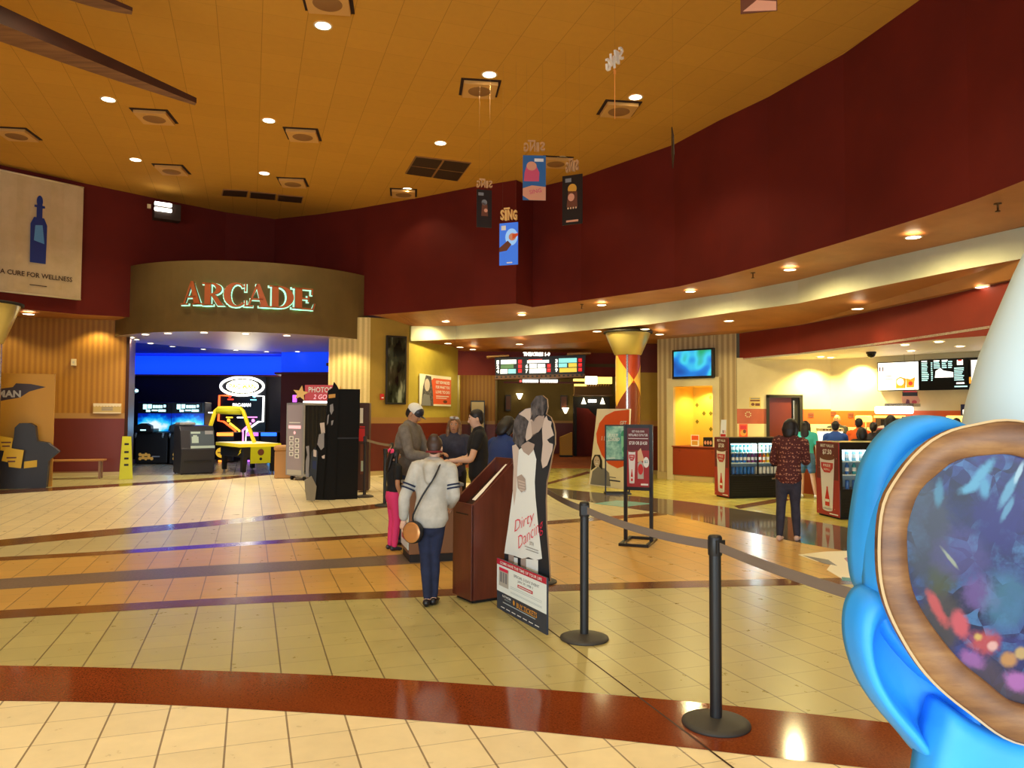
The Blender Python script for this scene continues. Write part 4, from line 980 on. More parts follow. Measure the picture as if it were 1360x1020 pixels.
def art_cup(mb, w_, z0, z1):
    y = -0.012; h = z1-z0
    mb.rect(-w_/2, w_/2, z0, z1, 'poster_red2', 1, y); mb.rect(-w_/2, w_/2, z0+h*.62, z1, 'poster_maroon', 2, y)
    mb.text('GET YOUR OWN', 0, z1-h*.06, h*.035, 'print_white', 3, y, w=w_*.55); mb.text('REFILLABLE CUP & TUB', 0, z1-h*.12, h*.04, 'print_white', 3, y, w=w_*.85)
    mb.rect(-w_*.45, w_*.45, z1-h*.185, z1-h*.175, 'print_white', 3, y)
    mb.text('$7.50 OR $14.50', 0, z1-h*.26, h*.065, 'print_white', 3, y, w=w_*.82, bold=0.02)
    cup(mb, -w_*.28, z0+h*.06, z0+h*.60, w_*.22, w_*.32, 3, True, y)
    mb.pg([(-w_*.02, z0+h*.42), (w_*.28, z0+h*.45), (w_*.12, z0+h*.66), (-w_*.02, z0+h*.60)], 'print_cream', 3, y)
    mb.pg([(-w_*.02, z0+h*.14), (w_*.25, z0+h*.14), (w_*.24, z0+h*.40), (w_*.1, z0+h*.45), (-w_*.02, z0+h*.40)], 'print_silver', 4, y); mb.disc(w_*.11, z0+h*.30, w_*.12, h*.09, 'print_red', 5, y)
    mb.disc(w_*.36, z0+h*.42, w_*.13, h*.09, 'print_white', 4, y); mb.text('$2', w_*.36, z0+h*.43, h*.05, 'print_teal', 5, y)
    mb.rect(w_*.12, w_*.45, z0+h*.03, z0+h*.06, 'print_white', 3, y)
def art_teal(mb, w_, z0, z1):
    y = -0.012; h = z1-z0
    mottled('print_water', (70, 150, 150), (176, 226, 220), 6, 0.4)
    mb.rect(-w_/2, w_/2, z0, z1, 'print_water', 1, y); mb.text('FULLY', -w_*.18, z0+h*.72, h*.10, 'print_white', 3, y, w=w_*.42, shear=.2); mb.text('LOADED', -w_*.16, z0+h*.60, h*.10, 'print_white', 3, y, w=w_*.50, shear=.2)
    mb.disc(w_*.34, z0+h*.75, w_*.18, h*.14, 'print_green', 2, y); mb.pg([(w_*.2, z0+h*.08), (w_*.46, z0+h*.08), (w_*.5, z0+h*.7), (w_*.16, z0+h*.7)], 'print_mint', 3, y); mb.disc(w_*.33, z0+h*.3, w_*.12, h*.10, 'print_green', 4, y)
    mb.rect(-w_*.4, -w_*.1, z0+h*.03, z0+h*.05, 'print_white', 3, y)
m('print_green', (46, 150, 110), 0.45); m('print_mint', (130, 210, 170), 0.45)
f1 = A(848, 721, 9.95); sign_frame(G(848, 721), 0.335, -0.36, 0.70, ZR(832, 566, G(848, 721)), 'maroon drink cup poster in a black floor frame, the nearer of the two frames', art_cup, 0.62)
fz = G(820, 656); sign_frame(fz, 0.50, 0.02, ZR(820, 611, fz), ZR(815, 565, fz), 'teal FULLY LOADED poster in a thin black floor frame', art_teal, 0.32, 0.014)
# big white and red leaning panel behind
q0, q1 = Vector(G(782, 644)), Vector(G(830, 650)); 
t = thing('loyalty_sign', 'big leaning white panel with an orange disc and smiling woman, behind the teal poster', 'display sign', (q0.x, q0.y, 0), math.atan2((q1-q0).y, (q1-q0).x))
n_ = Vector((-(q1-q0).normalized().y, (q1-q0).normalized().x))
def onq(px, py):
    P = XR(px, tuple(q0), tuple(q1)); return ((Vector(P)-q0).dot((q1-q0).normalized()), ZR(px, py, P))
mb = MB(); out = [onq(*p) for p in [(782, 644), (830, 650), (836, 543), (793, 543)]]
mb.prism(out, 0, 0.05, 'print_cream2' if 'print_cream2' in MATS else m('print_cream2', (246, 240, 220), 0.45))
mb.pg([onq(*p) for p in [(835, 617), (820, 622), (808, 616), (799, 604), (793, 588), (792, 576), (796, 562), (804, 552), (816, 546), (836, 544)]], 'print_orange', 1)
mb.pg([onq(*p) for p in [(784, 643), (811, 646), (809, 628), (803, 622), (794, 620), (787, 626)]], 'print_grey', 2); mb.pg([onq(*p) for p in [(785, 625), (786, 612), (790, 604), (797, 604), (800, 612), (800, 624), (794, 618)]], 'print_black', 3)
xx = onq(793, 613); mb.disc(xx[0], xx[1], 0.11, 0.13, 'print_skin', 4)
mb.disc(xx[0], xx[1]-0.045, 0.05, 0.012, 'print_white', 5)
for sx_ in (-.045, .045): mb.disc(xx[0]+sx_, xx[1]+.03, .014, .01, 'print_black', 5)
a_ = onq(828, 562); mb.text('GET', a_[0], a_[1], 0.10, 'print_white', 3, w=0.22, shear=0.15, bold=0.02); a_ = onq(799, 582); mb.text('1 LARGE', a_[0]+0.25, a_[1], 0.10, 'print_white', 3, shear=0.15, bold=0.02)
a_ = onq(820, 641); mb.rect(a_[0]-.28, a_[0]+.1, a_[1]+0.02, a_[1]+0.05, 'print_navy', 3); mb.rect(a_[0]-.28, a_[0]-.05, a_[1]+0.10, a_[1]+0.115, 'print_navy', 3)
mb.build('panel', t); MB().prism([(0.1, 0), (0.9, 0), (0.8, 0.7), (0.2, 0.7)], 0.05, 0.40, 'card_back').build('rear_prop', t)
# floor decal near the cafe side
t = tag(None or (lambda mb: (mb.slab([G(*p) for p in [(1060, 737), (1085, 746), (1105, 748), (1098, 757), (1120, 770), (1175, 775), (1200, 752), (1150, 731), (1095, 733)]], 0.0, 0.004, 'print_cream2'), mb.slab([G(*p) for p in [(1121, 742), (1128, 750), (1150, 753), (1172, 748), (1165, 739), (1140, 736)]], 0.0, 0.005, m('decal_mauve', (170, 130, 160), 0.4)), mb.slab([G(*p) for p in [(1066, 738), (1100, 744), (1112, 752), (1092, 748)]], 0.0, 0.005, 'print_grey'), mb.slab([G(*p) for p in [(1118, 767), (1165, 772), (1165, 776), (1118, 771)]], 0.0, 0.0055, 'print_teal'), mb.build('floor_decal'))[-1])(MB()), 'pale floor sticker with a mauve oval on the orange tiles beside the blue display', 'floor sticker')
# ================================================================ ROUND COLUMNS WITH FLARED TOPS
mottled('column_gold', (214, 168, 52), (228, 182, 64), 2, 0.3); mottled('column_red', (150, 52, 28), (166, 62, 34), 2, 0.28); m('column_brown', (112, 50, 34), 0.25); m('chrome_strip', (170, 160, 150), 0.2, 0.9)
m('cone_gold', (206, 186, 110), 0.28, 0.35)
# one ring of tall gold diamonds between a red top and a brown foot
mt = m('column_paint', (112, 50, 34), 0.25); tt = NT(mt); tc = tt.n('ShaderNodeTexCoord'); sp_ = tt.n('ShaderNodeSeparateXYZ'); tt.l(tc.outputs['Object'], sp_.inputs[0])
an = tt.math('ARCTAN2', sp_.outputs[1], sp_.outputs[0]); ph = tt.math('DIVIDE', tt.math('SUBTRACT', an, math.radians(-98.7-63)), PI)
uu = tt.math('MULTIPLY', tt.math('PINGPONG', ph, 0.5), 2.0); vv = tt.math('DIVIDE', tt.math('ABSOLUTE', tt.math('SUBTRACT', sp_.outputs[2], 2.52)), 0.66)
base = tt.mix(tt.math('GREATER_THAN', sp_.outputs[2], 2.45), S(116, 54, 38), S(168, 62, 34))
tt.l(tt.mix(tt.math('LESS_THAN', tt.math('ADD', uu, vv), 1.0), base, S(226, 176, 70)), tt.b.inputs['Base Color'])
def column(c, r, zc, zt, rt, lab, rot=0.0):
    t = thing('round_column', lab, 'column', (c[0], c[1], 0), rot); t['kind'] = 'thing'
    MB().lathe([(r, 0), (r, zc)], 'column_paint', n=64, caps=False).build('shaft', t)
    MB().lathe([(r*1.01, zc), (r*1.1, zc+0.02), (rt, zt-0.05), (rt*1.02, zt)], 'cone_gold', n=40, caps=False).build('flared_capital', t)
    MB().lathe([(rt*1.02, zt), (rt*1.12, zt), (rt*1.12, zt+0.05), (rt*1.0, zt+0.06)], 'kick_black', n=40).build('cap_rim', t)
    for a_ in (0.3+2.1*k for k in range(3)): MB().box(r-0.005, r+0.018, -0.02, 0.02, 0, zc, 'chrome_strip', Matrix.Rotation(a_, 4, 'Z')).build('metal_strip', t)
    return t
cc = (A(834, 500, 19.0).x, 19.0); zc = A(834, 472, 19.0).z; zt = A(834, 443, 19.0).z
column(cc, 16.5/FPX*19.0, zc, zt, 29/FPX*19.0, 'round red and yellow harlequin column with a flared gold top, behind the sign stands')
cl = A(-22, 440, 15.5); column((cl.x, cl.y), 0.32, 3.05, 3.85, 0.62, 'flared gold column top cut by the left edge of the photo')
# ================================================================ WALL SCREEN, POSTERS
tvc = tvp(924); zb_, zt_ = ZR(924, 503, tvc), ZR(924, 464, tvc); tw = Vector(tvp(951)).to_2d()-Vector(tvp(896)).to_2d()
rz = math.atan2(tw.y, tw.x); W = tw.length
t = thing('wall_television', 'wall television with a blue and green picture above the yellow niche', 'television', (tvc[0]-nb.x*0.16, tvc[1]-nb.y*0.16, zb_), rz)
H = zt_-zb_; m('tv_black', (20, 18, 20), 0.35)
MB().box(-W/2, W/2, 0, 0.09, 0, H, 'tv_black').build('cabinet', t, 0.012)
mt = m('tv_picture', (20, 60, 140), 0.3); tt = NT(mt); tc = tt.n('ShaderNodeTexCoord'); n1 = tt.noise(tc.outputs['Object'], 1.6, 1.0)
colr = tt.ramp(n1, [(0.30, S(10, 30, 120)), (0.45, S(20, 110, 190)), (0.52, S(60, 190, 215)), (0.60, S(30, 150, 70)), (0.72, S(200, 230, 210))])
tt.l(colr, tt.b.inputs['Emission Color']); tt.b.inputs['Emission Strength'].default_value = 1.3
MB().rect(-W*.45, W*.45, H*.08, H*.94, 'tv_picture', 2).build('screen', t)
MB().box(-0.15, 0.15, 0.09, 0.17, H*.3, H*.7, 'tv_black').build('wall_bracket', t)
# tall dark mirror case and the orange wall poster by the queue
def wallq(P0, P1, px, py, off=0.03):
    P = XR(px, P0, P1); z = ZR(px, py, P); n = Vector((-(P1[1]-P0[1]), P1[0]-P0[0])).normalized()
    if n.y > 0: n = -n
    return Vector((P[0]+n.x*off, P[1]+n.y*off, z)), math.atan2(P1[1]-P0[1], P1[0]-P0[0])
a_, rz = wallq(PL1, PLC, 511, 537); b_, _ = wallq(PL1, PLC, 538, 447); W = (b_-a_).to_2d().length; H = b_.z-a_.z
mt = m('case_painted_gloss', (70, 80, 66), 0.08, 0.3); tt = NT(mt); tc = tt.n('ShaderNodeTexCoord'); wv = tt.n('ShaderNodeTexWave'); wv.inputs['Scale'].default_value = 1.2; wv.inputs['Distortion'].default_value = 6; wv.inputs['Detail'].default_value = 3
mp = tt.n('ShaderNodeMapping'); mp.inputs['Scale'].default_value = (2.5, 1, 0.7); tt.l(tc.outputs['Object'], mp.inputs[0]); tt.l(mp.outputs[0], wv.inputs['Vector'])
nz = tt.noise(mp.outputs[0], 1.6, 3.0, 0.5); tt.l(tt.ramp(nz, [(0.42, S(24, 24, 18)), (0.56, S(66, 70, 54)), (0.70, S(190, 200, 176))]), tt.b.inputs['Base Color'])  # pale streaks painted into the colour as the case's soft gloss
t = thing('poster_case', 'tall dark greenish poster case on the tan wall above the queue', 'poster', tuple(a_), rz)
MB().box(0, W, -0.05, 0.02, 0, H, 'frame_black').build('frame', t, 0.01); MB().rect(0.04, W-0.04, 0.05, H-0.05, 'case_painted_gloss', 1, -0.05).build('print', t)
a_, rz = wallq(PLC, PLE, 555, 538.5); b_, _ = wallq(PLC, PLE, 597, 500); W = (b_-a_).to_2d().length; H = ZR(555, 496, (a_.x, a_.y))-a_.z
t = thing('wall_poster', 'orange and white poster with a smiling woman on the olive wall', 'poster', tuple(a_), rz)
mb = MB(); mb.box(0, W, -0.015, 0.0, 0, H, 'print_cream2'); y = -0.015
mb.pg([(W*.34, H*.06), (W, H*.06), (W, H*.90), (W*.42, H*.90), (W*.34, H*.80)], 'print_orange', 1, y); mb.pg([(W*.05, 0.0), (W*.42, 0), (W*.40, H*.45), (W*.34, H*.95), (W*.18, H*.97), (W*.10, H*.6)], 'print_hair', 2, y)
mb.disc(W*.22, H*.66, W*.08, H*.20, 'print_skin', 3, y); mb.pg([(W*.04, 0), (W*.34, 0), (W*.30, H*.34), (W*.12, H*.38)], 'print_grey', 3, y)
for tx, z_ in (('GET REWARDED', .78), ('FOR WHAT YOU', .62), ('LOVE TO DO', .46)): mb.text(tx, W*.72, H*z_, H*.10, 'print_white', 3, y, w=W*.46, bold=0.03)
mb.rect(W*.5, W*.92, H*.31, H*.335, 'print_white', 3, y); mb.rect(W*.5, W*.85, H*.25, H*.27, 'print_white', 3, y); mb.disc(W*.8, H*.15, W*.07, H*.05, 'print_brown', 3, y)
mb.build('print', t)
a_, rz = wallq(PL1, PLC, 506.5, 531); t = thing('fire_alarm', 'small red fire alarm on the tan wall beside the dark poster case', 'fire alarm', tuple(a_), rz)
MB().box(-0.05, 0.05, -0.05, 0.03, 0, 0.16, 'print_red').build('body', t, 0.01); MB().rect(-0.03, 0.03, 0.04, 0.07, 'print_white', 1, -0.05).build('pull_handle', t)
# light switch and pale ledge on the gold wall
a_, rz = wallq((-22, 16.1), WL1, 96.5, 486); t = thing('wall_switch', 'small white box on the striped gold wall', 'wall box', tuple(a_), rz)
MB().box(-0.06, 0.06, -0.05, 0.03, 0, 0.18, 'trim_white').build('plate', t, 0.01); MB().rect(-0.02, 0.02, 0.06, 0.12, 'print_silver', 1, -0.05).build('toggle', t)
a_, rz = wallq((-22, 16.1), WL1, 124, 549); b_, _ = wallq((-22, 16.1), WL1, 161, 536); W = (b_-a_).to_2d().length; H = b_.z-a_.z
t = thing('wall_notice', 'long pale notice board with a scalloped top on the gold wall by the arcade', 'notice', tuple(a_), rz)
mb = MB(); mb.box(0, W, -0.02, 0.03, 0, H, m('notice_tan', (196, 166, 100), 0.6)); mb.rect(0, W, H*.0, H*.12, 'trim_white', 1, -0.02); mb.rect(0, W, H*.78, H, 'trim_white', 1, -0.02)
for i in range(9): mb.disc(W*(i+.5)/9, H*.78, W/20, H*.10, 'trim_white', 2, -0.02)
for z_ in (.30, .42, .54): mb.rect(W*.3, W*.7, H*z_, H*(z_+.06), 'print_grey', 1, -0.02)
mb.build('board', t)
# ================================================================ BENCH, HERO DISPLAY, WET SIGN, BIN
m('bench_wood', (176, 122, 62), 0.5); m('bench_metal', (150, 110, 70), 0.4)
bp = Vector(G(137, 636)); t = thing('bench', 'low wooden bench against the dark red wainscot', 'bench', (bp.x-1.9, bp.y-0.62, 0), math.atan2(0.62, 1.9))
MB().box(0, 2.0, 0, 0.40, 0.44, 0.48, 'bench_wood').build('seat', t, 0.01)
for x_ in (0.08, 1.9):
    for y_ in (0.05, 0.35): MB().box(x_-0.022, x_+0.022, y_-0.022, y_+0.022, 0, 0.44, 'bench_metal').build('leg', t)
MB().box(0.08, 1.9, 0.03, 0.07, 0.16, 0.19, 'bench_metal').build('stretcher', t)
hb = Vector(G(66, 648)); d_ = Vector((0.60, 0.80)).normalized()
t = thing('film_display', 'yellow film display panel with a dark winged logo above a plain dark block', 'standee', (hb.x-0.0, hb.y, 0), 0.42)
m('panel_yellow', (206, 148, 30), 0.5); m('figure_dark', (46, 44, 48), 0.5); m('placard_yellow', (236, 190, 30), 0.5); m('wing_dark', (60, 46, 50), 0.5)
zt_ = ZR(66, 496, hb)
mb = MB(); mb.box(-2.6, 0.0, 0.35, 0.40, 0, zt_, 'panel_yellow'); y = 0.35
def hx(px, py): 
    d2 = Vector((math.cos(0.42), math.sin(0.42))); q = Vector((hb.x, hb.y))+Vector((-math.sin(0.42), math.cos(0.42)))*0.35
    P = XR(px, tuple(q), tuple(q+d2)); return ((Vector(P)-q).dot(d2), ZR(px, py, P))
mb.pg([hx(*p) for p in [(-40, 530), (-10, 535), (8, 531), (26, 528), (38, 520), (60, 514), (40, 510), (20, 509), (16, 514), (-6, 517), (-40, 512)]], 'wing_dark', 1, y)
a_ = hx(12, 523); b_ = hx(27, 518); mb.text('BATMAN', b_[0], a_[1], 0.155, 'print_silver', 3, y, align='R', w=0.82, bold=0.04)
mb.build('back_panel', t)
def hf(px, py, off):
    d2 = Vector((math.cos(0.42), math.sin(0.42))); q = Vector((hb.x, hb.y))+Vector((-math.sin(0.42), math.cos(0.42)))*off
    P = XR(px, tuple(q), tuple(q+d2)); return ((Vector(P)-q).dot(d2), ZR(px, py, P))
mb = MB(); f_ = lambda L_, o_: [hf(x, y_, o_) for x, y_ in L_]
mb.prism(f_([(-20, 652), (64, 648), (66, 612), (80, 600), (72, 594), (64, 588), (50, 586), (47, 566), (40, 562), (26, 562), (20, 568), (19, 586), (6, 592), (-20, 600)], 0.0), 0.0, 0.30, 'figure_dark')
mb.build('figure_block', t, 0.03)
mb = MB(); mb.prism(f_([(34, 622), (51, 620), (51, 611), (34, 613)], -0.02), -0.03, 0.0, 'placard_yellow'); mb.build('belt_panel', t)
for L_, o_ in (([(2, 598), (16, 600), (18, 582), (1, 579)], -0.10), ([(14, 620), (30, 622), (33, 598), (8, 594), (4, 612), (13, 614)], -0.14)):
    mb = MB(); P_ = f_(L_, o_); mb.prism(P_, o_, o_+0.02, 'placard_yellow'); cx_ = sum(p[0] for p in P_)/len(P_); cz_ = sum(p[1] for p in P_)/len(P_)
    mb.rect(cx_-.09, cx_+.09, cz_+.02, cz_+.05, 'print_brown', 1, o_); mb.rect(cx_-.07, cx_+.07, cz_-.06, cz_-.03, 'print_brown', 1, o_)
    mb.build('placard', t)
wp = Vector(G(167, 636)); t = thing('wet_floor_sign', 'yellow green folding floor sign beside the arcade entrance', 'floor sign', (wp.x, wp.y, 0), 0.5)
m('sign_lime', (206, 206, 40), 0.4)
zt_ = 1.06
for s_ in (-1, 1):
    M_ = Matrix.Translation((0, 0, zt_)) @ Matrix.Rotation(s_*0.16, 4, 'X')
    mb = MB(); mb.prism([(-0.15, -zt_*1.01), (0.15, -zt_*1.01), (0.10, 0), (-0.10, 0)], -0.012, 0.012, 'sign_lime', None, M_)
    mb.build('panel', t)
mb = MB()
Mf = Matrix.Translation((0, 0, zt_)) @ Matrix.Rotation(-0.16, 4, 'X')
q = MB()
for z_ in (-0.22, -0.42, -0.58, -0.74): q.rect(-0.05, 0.05, z_, z_+0.05, 'frame_black', 1, -0.013)
q.v = [tuple(Mf @ Vector(v)) for v in q.v]; q.build('warning_print', t)
bp = Vector(G(374, 637)); t = thing('waste_bin', 'tan bin half behind the photo booth', 'bin', (bp.x-0.08, bp.y+0.5, 0), 0.1)
m('bin_tan', (196, 144, 84), 0.5)
MB().box(-0.22, 0.25, -0.2, 0.2, 0, 0.70, 'bin_tan').build('body', t, 0.03); MB().box(-0.24, 0.27, -0.22, 0.22, 0.70, 0.84, 'bin_tan').build('lid', t, 0.05)
# ================================================================ MARQUEE AND LOBBY BEYOND
mY = 23.2
t = thing('marquee_sign', 'theatre marquee with three lit film panels over the corridor', 'marquee', (A(718, 500, mY).x, mY, A(718, 500, mY).z), 0.0)
m0 = t.location; S_ = mY/FPX
def mk(px, py): return ((px-718)*S_, (500-py)*S_)
m('marquee_black', (24, 20, 18), 0.4); m('screen_white', (250, 252, 240), 0.4, emit=1.6); m('screen_cyan', (140, 220, 215), 0.4, emit=1.1); m('screen_yellow', (230, 200, 70), 0.4, emit=1.0); m('digit_red', (190, 20, 24), 0.4, emit=0.9); m('digit_bright', (255, 90, 80), 0.4, emit=1.5); m('screen_green', (90, 130, 80), 0.4, emit=.7)
mb = MB(); out = [mk(*p) for p in [(652, 500), (778, 497.5), (783, 468), (755, 471), (652, 474), (646, 476)]]; mb.prism([mk(*p) for p in [(658, 499), (776, 497), (778, 471), (657, 475.5)]], 0, 0.5, 'marquee_black'); mb.build('housing', t)
mb = MB(); mb.prism([mk(*p) for p in [(646, 475.5), (676, 473.5), (676, 471.8), (646, 473.5)]], -0.15, 0.4, 'rail_tan'); mb.prism([mk(*p) for p in [(753, 471.5), (784, 470), (784, 468), (753, 469.2)]], -0.15, 0.4, 'rail_tan'); mb.build('cornice', t)
mb = MB(); mb.prism([mk(*p) for p in [(657, 504.5), (777, 500.5), (777, 496.5), (657, 499.5)]], -0.10, 0.4, 'podium_tan')
for i in range(20):
    a_ = mk(660+i*5.9, 501.2-i*0.17); mb.rect(a_[0]-.03, a_[0]+.03, a_[1]-.03, a_[1]+.02, 'marquee_black', 1, -0.10)
mb.build('bulb_rail', t)
def screen(x0, y0, x1, y1, slope, rows, nums, lab):
    mb = MB()
    def rr(a, b, c, d, mt, k=2):
        s_ = lambda px, py: mk(px, py-(px-x0)*slope)
        mb.pg([s_(a, d), s_(b, d), s_(b, c), s_(a, c)], mt, k)
    rr(x0, x1, y0, y1, 'tv_black', 1)
    for (a, b, c, d, mt) in rows: rr(a, b, c, d, mt, 3)
    for ch, px, py in nums:
        q_ = mk(px, py-(px-x0)*slope); mb.text(ch, q_[0], q_[1], 0.12, 'screen_white', 3, w=0.075, bold=0.05)
    sc_ = mb.build('film_screen', t); return sc_
screen(658, 478, 694, 497.5, 0.03, [(665, 685.5, 478.5, 484, 'screen_white'), (665, 682, 485, 490, 'screen_green'), (664.5, 674, 491, 496.8, 'screen_white'), (675, 685, 491, 496.8, 'screen_cyan')]+[(688, 693, a, a+5, 'digit_red') for a in (478.8, 485, 491)]+[(689, 692, a, a+1.2, 'digit_bright') for a in (480, 482.3, 486.2, 488.3, 492.3, 494.5)], [('1', 661, 481.5), ('2', 661, 487.5), ('4', 661, 493.5)], '')
screen(697, 477, 732, 496, 0.03, [(700, 729, 478.8, 482.5, 'screen_white'), (703, 713, 483.5, 489, 'screen_white'), (714, 724, 484, 489, 'screen_white'), (703, 725, 490, 496, 'screen_white'), (702, 720, 477.6, 478.4, 'digit_bright')]+[(726.5, 731.5, a, a+5, 'digit_red') for a in (484, 490)]+[(727.5, 730.5, a, a+1.2, 'digit_bright') for a in (485.5, 487.6, 491.3, 493.4)], [('6', 699.5, 486.5), ('7', 699.5, 493)], '')
screen(736, 476, 774, 495, 0.03, [(742, 766, 476, 482, 'screen_cyan'), (742, 753, 482.8, 488, 'screen_cyan'), (755, 766, 482.8, 488, 'screen_yellow'), (743, 766, 489, 494.6, 'screen_yellow')]+[(768, 773, a, a+5, 'digit_red') for a in (476.5, 482.8, 489)]+[(769, 772, a, a+1.2, 'digit_bright') for a in (478, 480, 484.2, 486.3, 490.4, 492.5)], [('3', 739, 479.5), ('5', 739, 485.5), ('9', 739, 491.5)], '')
m('neon_white', (255, 252, 236), 0.4, emit=3.5)
mb = MB(); a_ = mk(712.5, 471.3); mb.text('THEATRES 1-9', a_[0], a_[1]+0.02, 0.12, 'neon_white', 1, -0.02, w=0.82, bold=0.04); mb.build('title_letters', t)
lamp('AREA', 'marquee_glow', (m0.x, mY-0.2, m0.z+0.86), 14, (1, .88, .6), rx=PI, sx=1.2, sy=0.1)
t = thing('led_ticker', 'long white glowing ticker bar hanging under the marquee', 'led sign', tuple(A(716, 509, mY+0.25)), 0.0); S2 = (mY+.25)/FPX
for x_ in (-20, 20): MB().tube([(x_*S2, 0.05, 2*S2), (x_*S2, 0.05, 6.5*S2)], 0.012, 'marquee_black', 6).build('hanger_rod', t)
MB().box(-47*S2, 52*S2, 0, 0.08, -0.2*S2, 2.2*S2, 'arcade_red').build('carrier_bar', t)
mb = MB()
for i in range(9): mb.rect((-22+i*2.35)*S2, (-20+i*2.35)*S2, 1.0*S2, 4.6*S2, 'neon_white', 1)
for i in range(10): mb.rect((1.5+i*2.35)*S2, (3.5+i*2.35)*S2, 1.0*S2, 4.8*S2, 'neon_white', 1)
mb.rect(-26*S2, -23.5*S2, 1.4*S2, 4*S2, 'digit_bright', 1); mb.box(-27*S2, 27*S2, 0.001, 0.06, 0.5*S2, 5.2*S2, 'marquee_black'); mb.build('letters', t)
# back lobby details
def at32(px, py): return A(px, py, 32.3)
for px, py, lab in [(690, 527, 'wall sconce glowing left on the far olive lobby wall'), (751, 546, 'wall sconce glowing low on the far olive lobby wall, right of the couple cutout')]:
    P = at32(px, py); t = thing('wall_sconce', lab, 'wall lamp', tuple(P), group='far lobby sconces')
    MB().lathe([(0.04, -0.10), (0.14, 0.12), (0.15, 0.14)], m('sconce_glow', (255, 240, 200), 0.4, emit=4), (0, -0.02, 0), n=16).build('shade', t); MB().box(-0.03, 0.03, -0.02, 0.15, -0.12, 0.0, 'brass_dark').build('bracket', t)
for px, py, w_, h_, lab in [(675, 535, 7, 21, 'dark framed poster on the far lobby wall left of the couple cutout'), (749, 535, 9, 20, 'dark framed poster on the far lobby wall right of the couple cutout')]:
    P = at32(px, py); k_ = 32.3/FPX; t = thing('framed_poster', lab, 'picture', tuple(P), group='far lobby posters')
    MB().box(-w_*k_/2, w_*k_/2, 0, 0.1, -h_*k_/2, h_*k_/2, 'frame_black').build('frame', t); MB().rect(-w_*k_*.4, w_*k_*.4, -h_*k_*.42, h_*k_*.42, 'print_brown', 1).build('print', t)
P = A(634, 600, 26.9); t = thing('poster_stand', 'dark framed pale poster standing in the side bay behind the man in black', 'poster', (P.x, 26.9, 0)); k_ = 26.9/FPX
MB().box(-9.5*k_, 9.5*k_, 0, 0.08, 0, ZR(634, 532, (P.x, 26.9)), 'frame_black').build('frame', t); zz = ZR(634, 532, (P.x, 26.9)); MB().rect(-8.3*k_, 8.3*k_, 0.25, zz-0.05, m('poster_pale', (190, 170, 130), 0.5), 1).build('print', t)
# lit scalloped ticket awning with a door under it
aY = 29.5; k_ = aY/FPX; P = A(787, 522, aY); t = thing('lit_awning', 'glowing yellow scalloped awning over the far doorway left of the column', 'awning', tuple(P))
m('awning_glow', (255, 226, 120), 0.5, emit=1.5); m('awning_bright', (255, 250, 220), 0.5, emit=4); m('awning_tan', (150, 110, 50), 0.6)
mb = MB(); mb.box(-8*k_, 26*k_, 0, 0.3, 12.5*k_, 21.5*k_, 'awning_glow'); mb.box(-9*k_, 6*k_, -0.02, 0.3, 12*k_, 24*k_, 'awning_bright'); mb.build('light_box', t)
mb = MB(); mb.box(-25*k_, -9*k_, 0, 0.3, 16*k_, 19*k_, 'awning_glow'); mb.box(-24*k_, -8*k_, -0.02, 0.2, 9*k_, 12*k_, 'awning_glow'); mb.build('side_light', t)
mb = MB(); mb.box(-24*k_, 25*k_, 0, 0.4, -2*k_, 9*k_, 'awning_tan')
for i in range(14): mb.prism([((-23+i*3.4)*k_, 9*k_), ((-20+i*3.4)*k_, 9*k_), ((-21.5+i*3.4)*k_, 12.5*k_)], 0, 0.3, 'awning_tan')
mb.box(-25*k_, 26*k_, -0.1, 0.4, -3.5*k_, -2*k_, 'rail_tan'); mb.build('scalloped_valance', t)
P = A(787, 603, 30.5); k_ = 30.5/FPX
t = thing('ticket_booth_front', 'dark doorway with a red side and two small lamps under the lit awning', 'doorway', (P.x, 30.5, 0)); zz = ZR(787, 527, (P.x, 30.5))
MB().box(-25*k_, 24*k_, 0.3, 0.4, 0, zz, 'kick_black').build('opening', t); MB().box(-25*k_, -21*k_, 0, 0.3, 0, zz, 'kick_black').build('jamb', t); MB().prism([(-21*k_, 0), (14*k_, 0), (14*k_, zz*.55), (-5*k_, zz*.80), (-21*k_, zz*.82)], 0.2, 0.29, 'paint_header').build('red_side', t)
mb = MB(); mb.rect(-6*k_, 5*k_, zz-7.5*k_, zz-3.5*k_, 'neon_white', 1); mb.build('sign_letters', t)
for x_ in (-12, 13): MB().lathe([(0.10, -0.14), (0.04, 0.02), (0.02, 0.10)], 'sconce_glow', (x_*k_, -0.05, zz-5*k_), n=12).build('lamp', t)
P = A(752, 603, 29.8); k_ = 29.8/FPX; t = thing('yellow_podium', 'yellow boxy podium on the orange carpet by the far doorway', 'podium', (P.x, 29.8, 0)); zz = ZR(752, 581, (P.x, 29.8))
MB().prism([(-8*k_, 0), (8*k_, 0), (8*k_, zz+0.2), (-8*k_, zz)], 0, 0.5, m('podium_yellow', (200, 150, 40), 0.5)).build('body', t, 0.01); MB().box(-8.6*k_, 8.6*k_, -0.02, 0.52, 0, 0.08, 'kick_black').build('plinth', t)
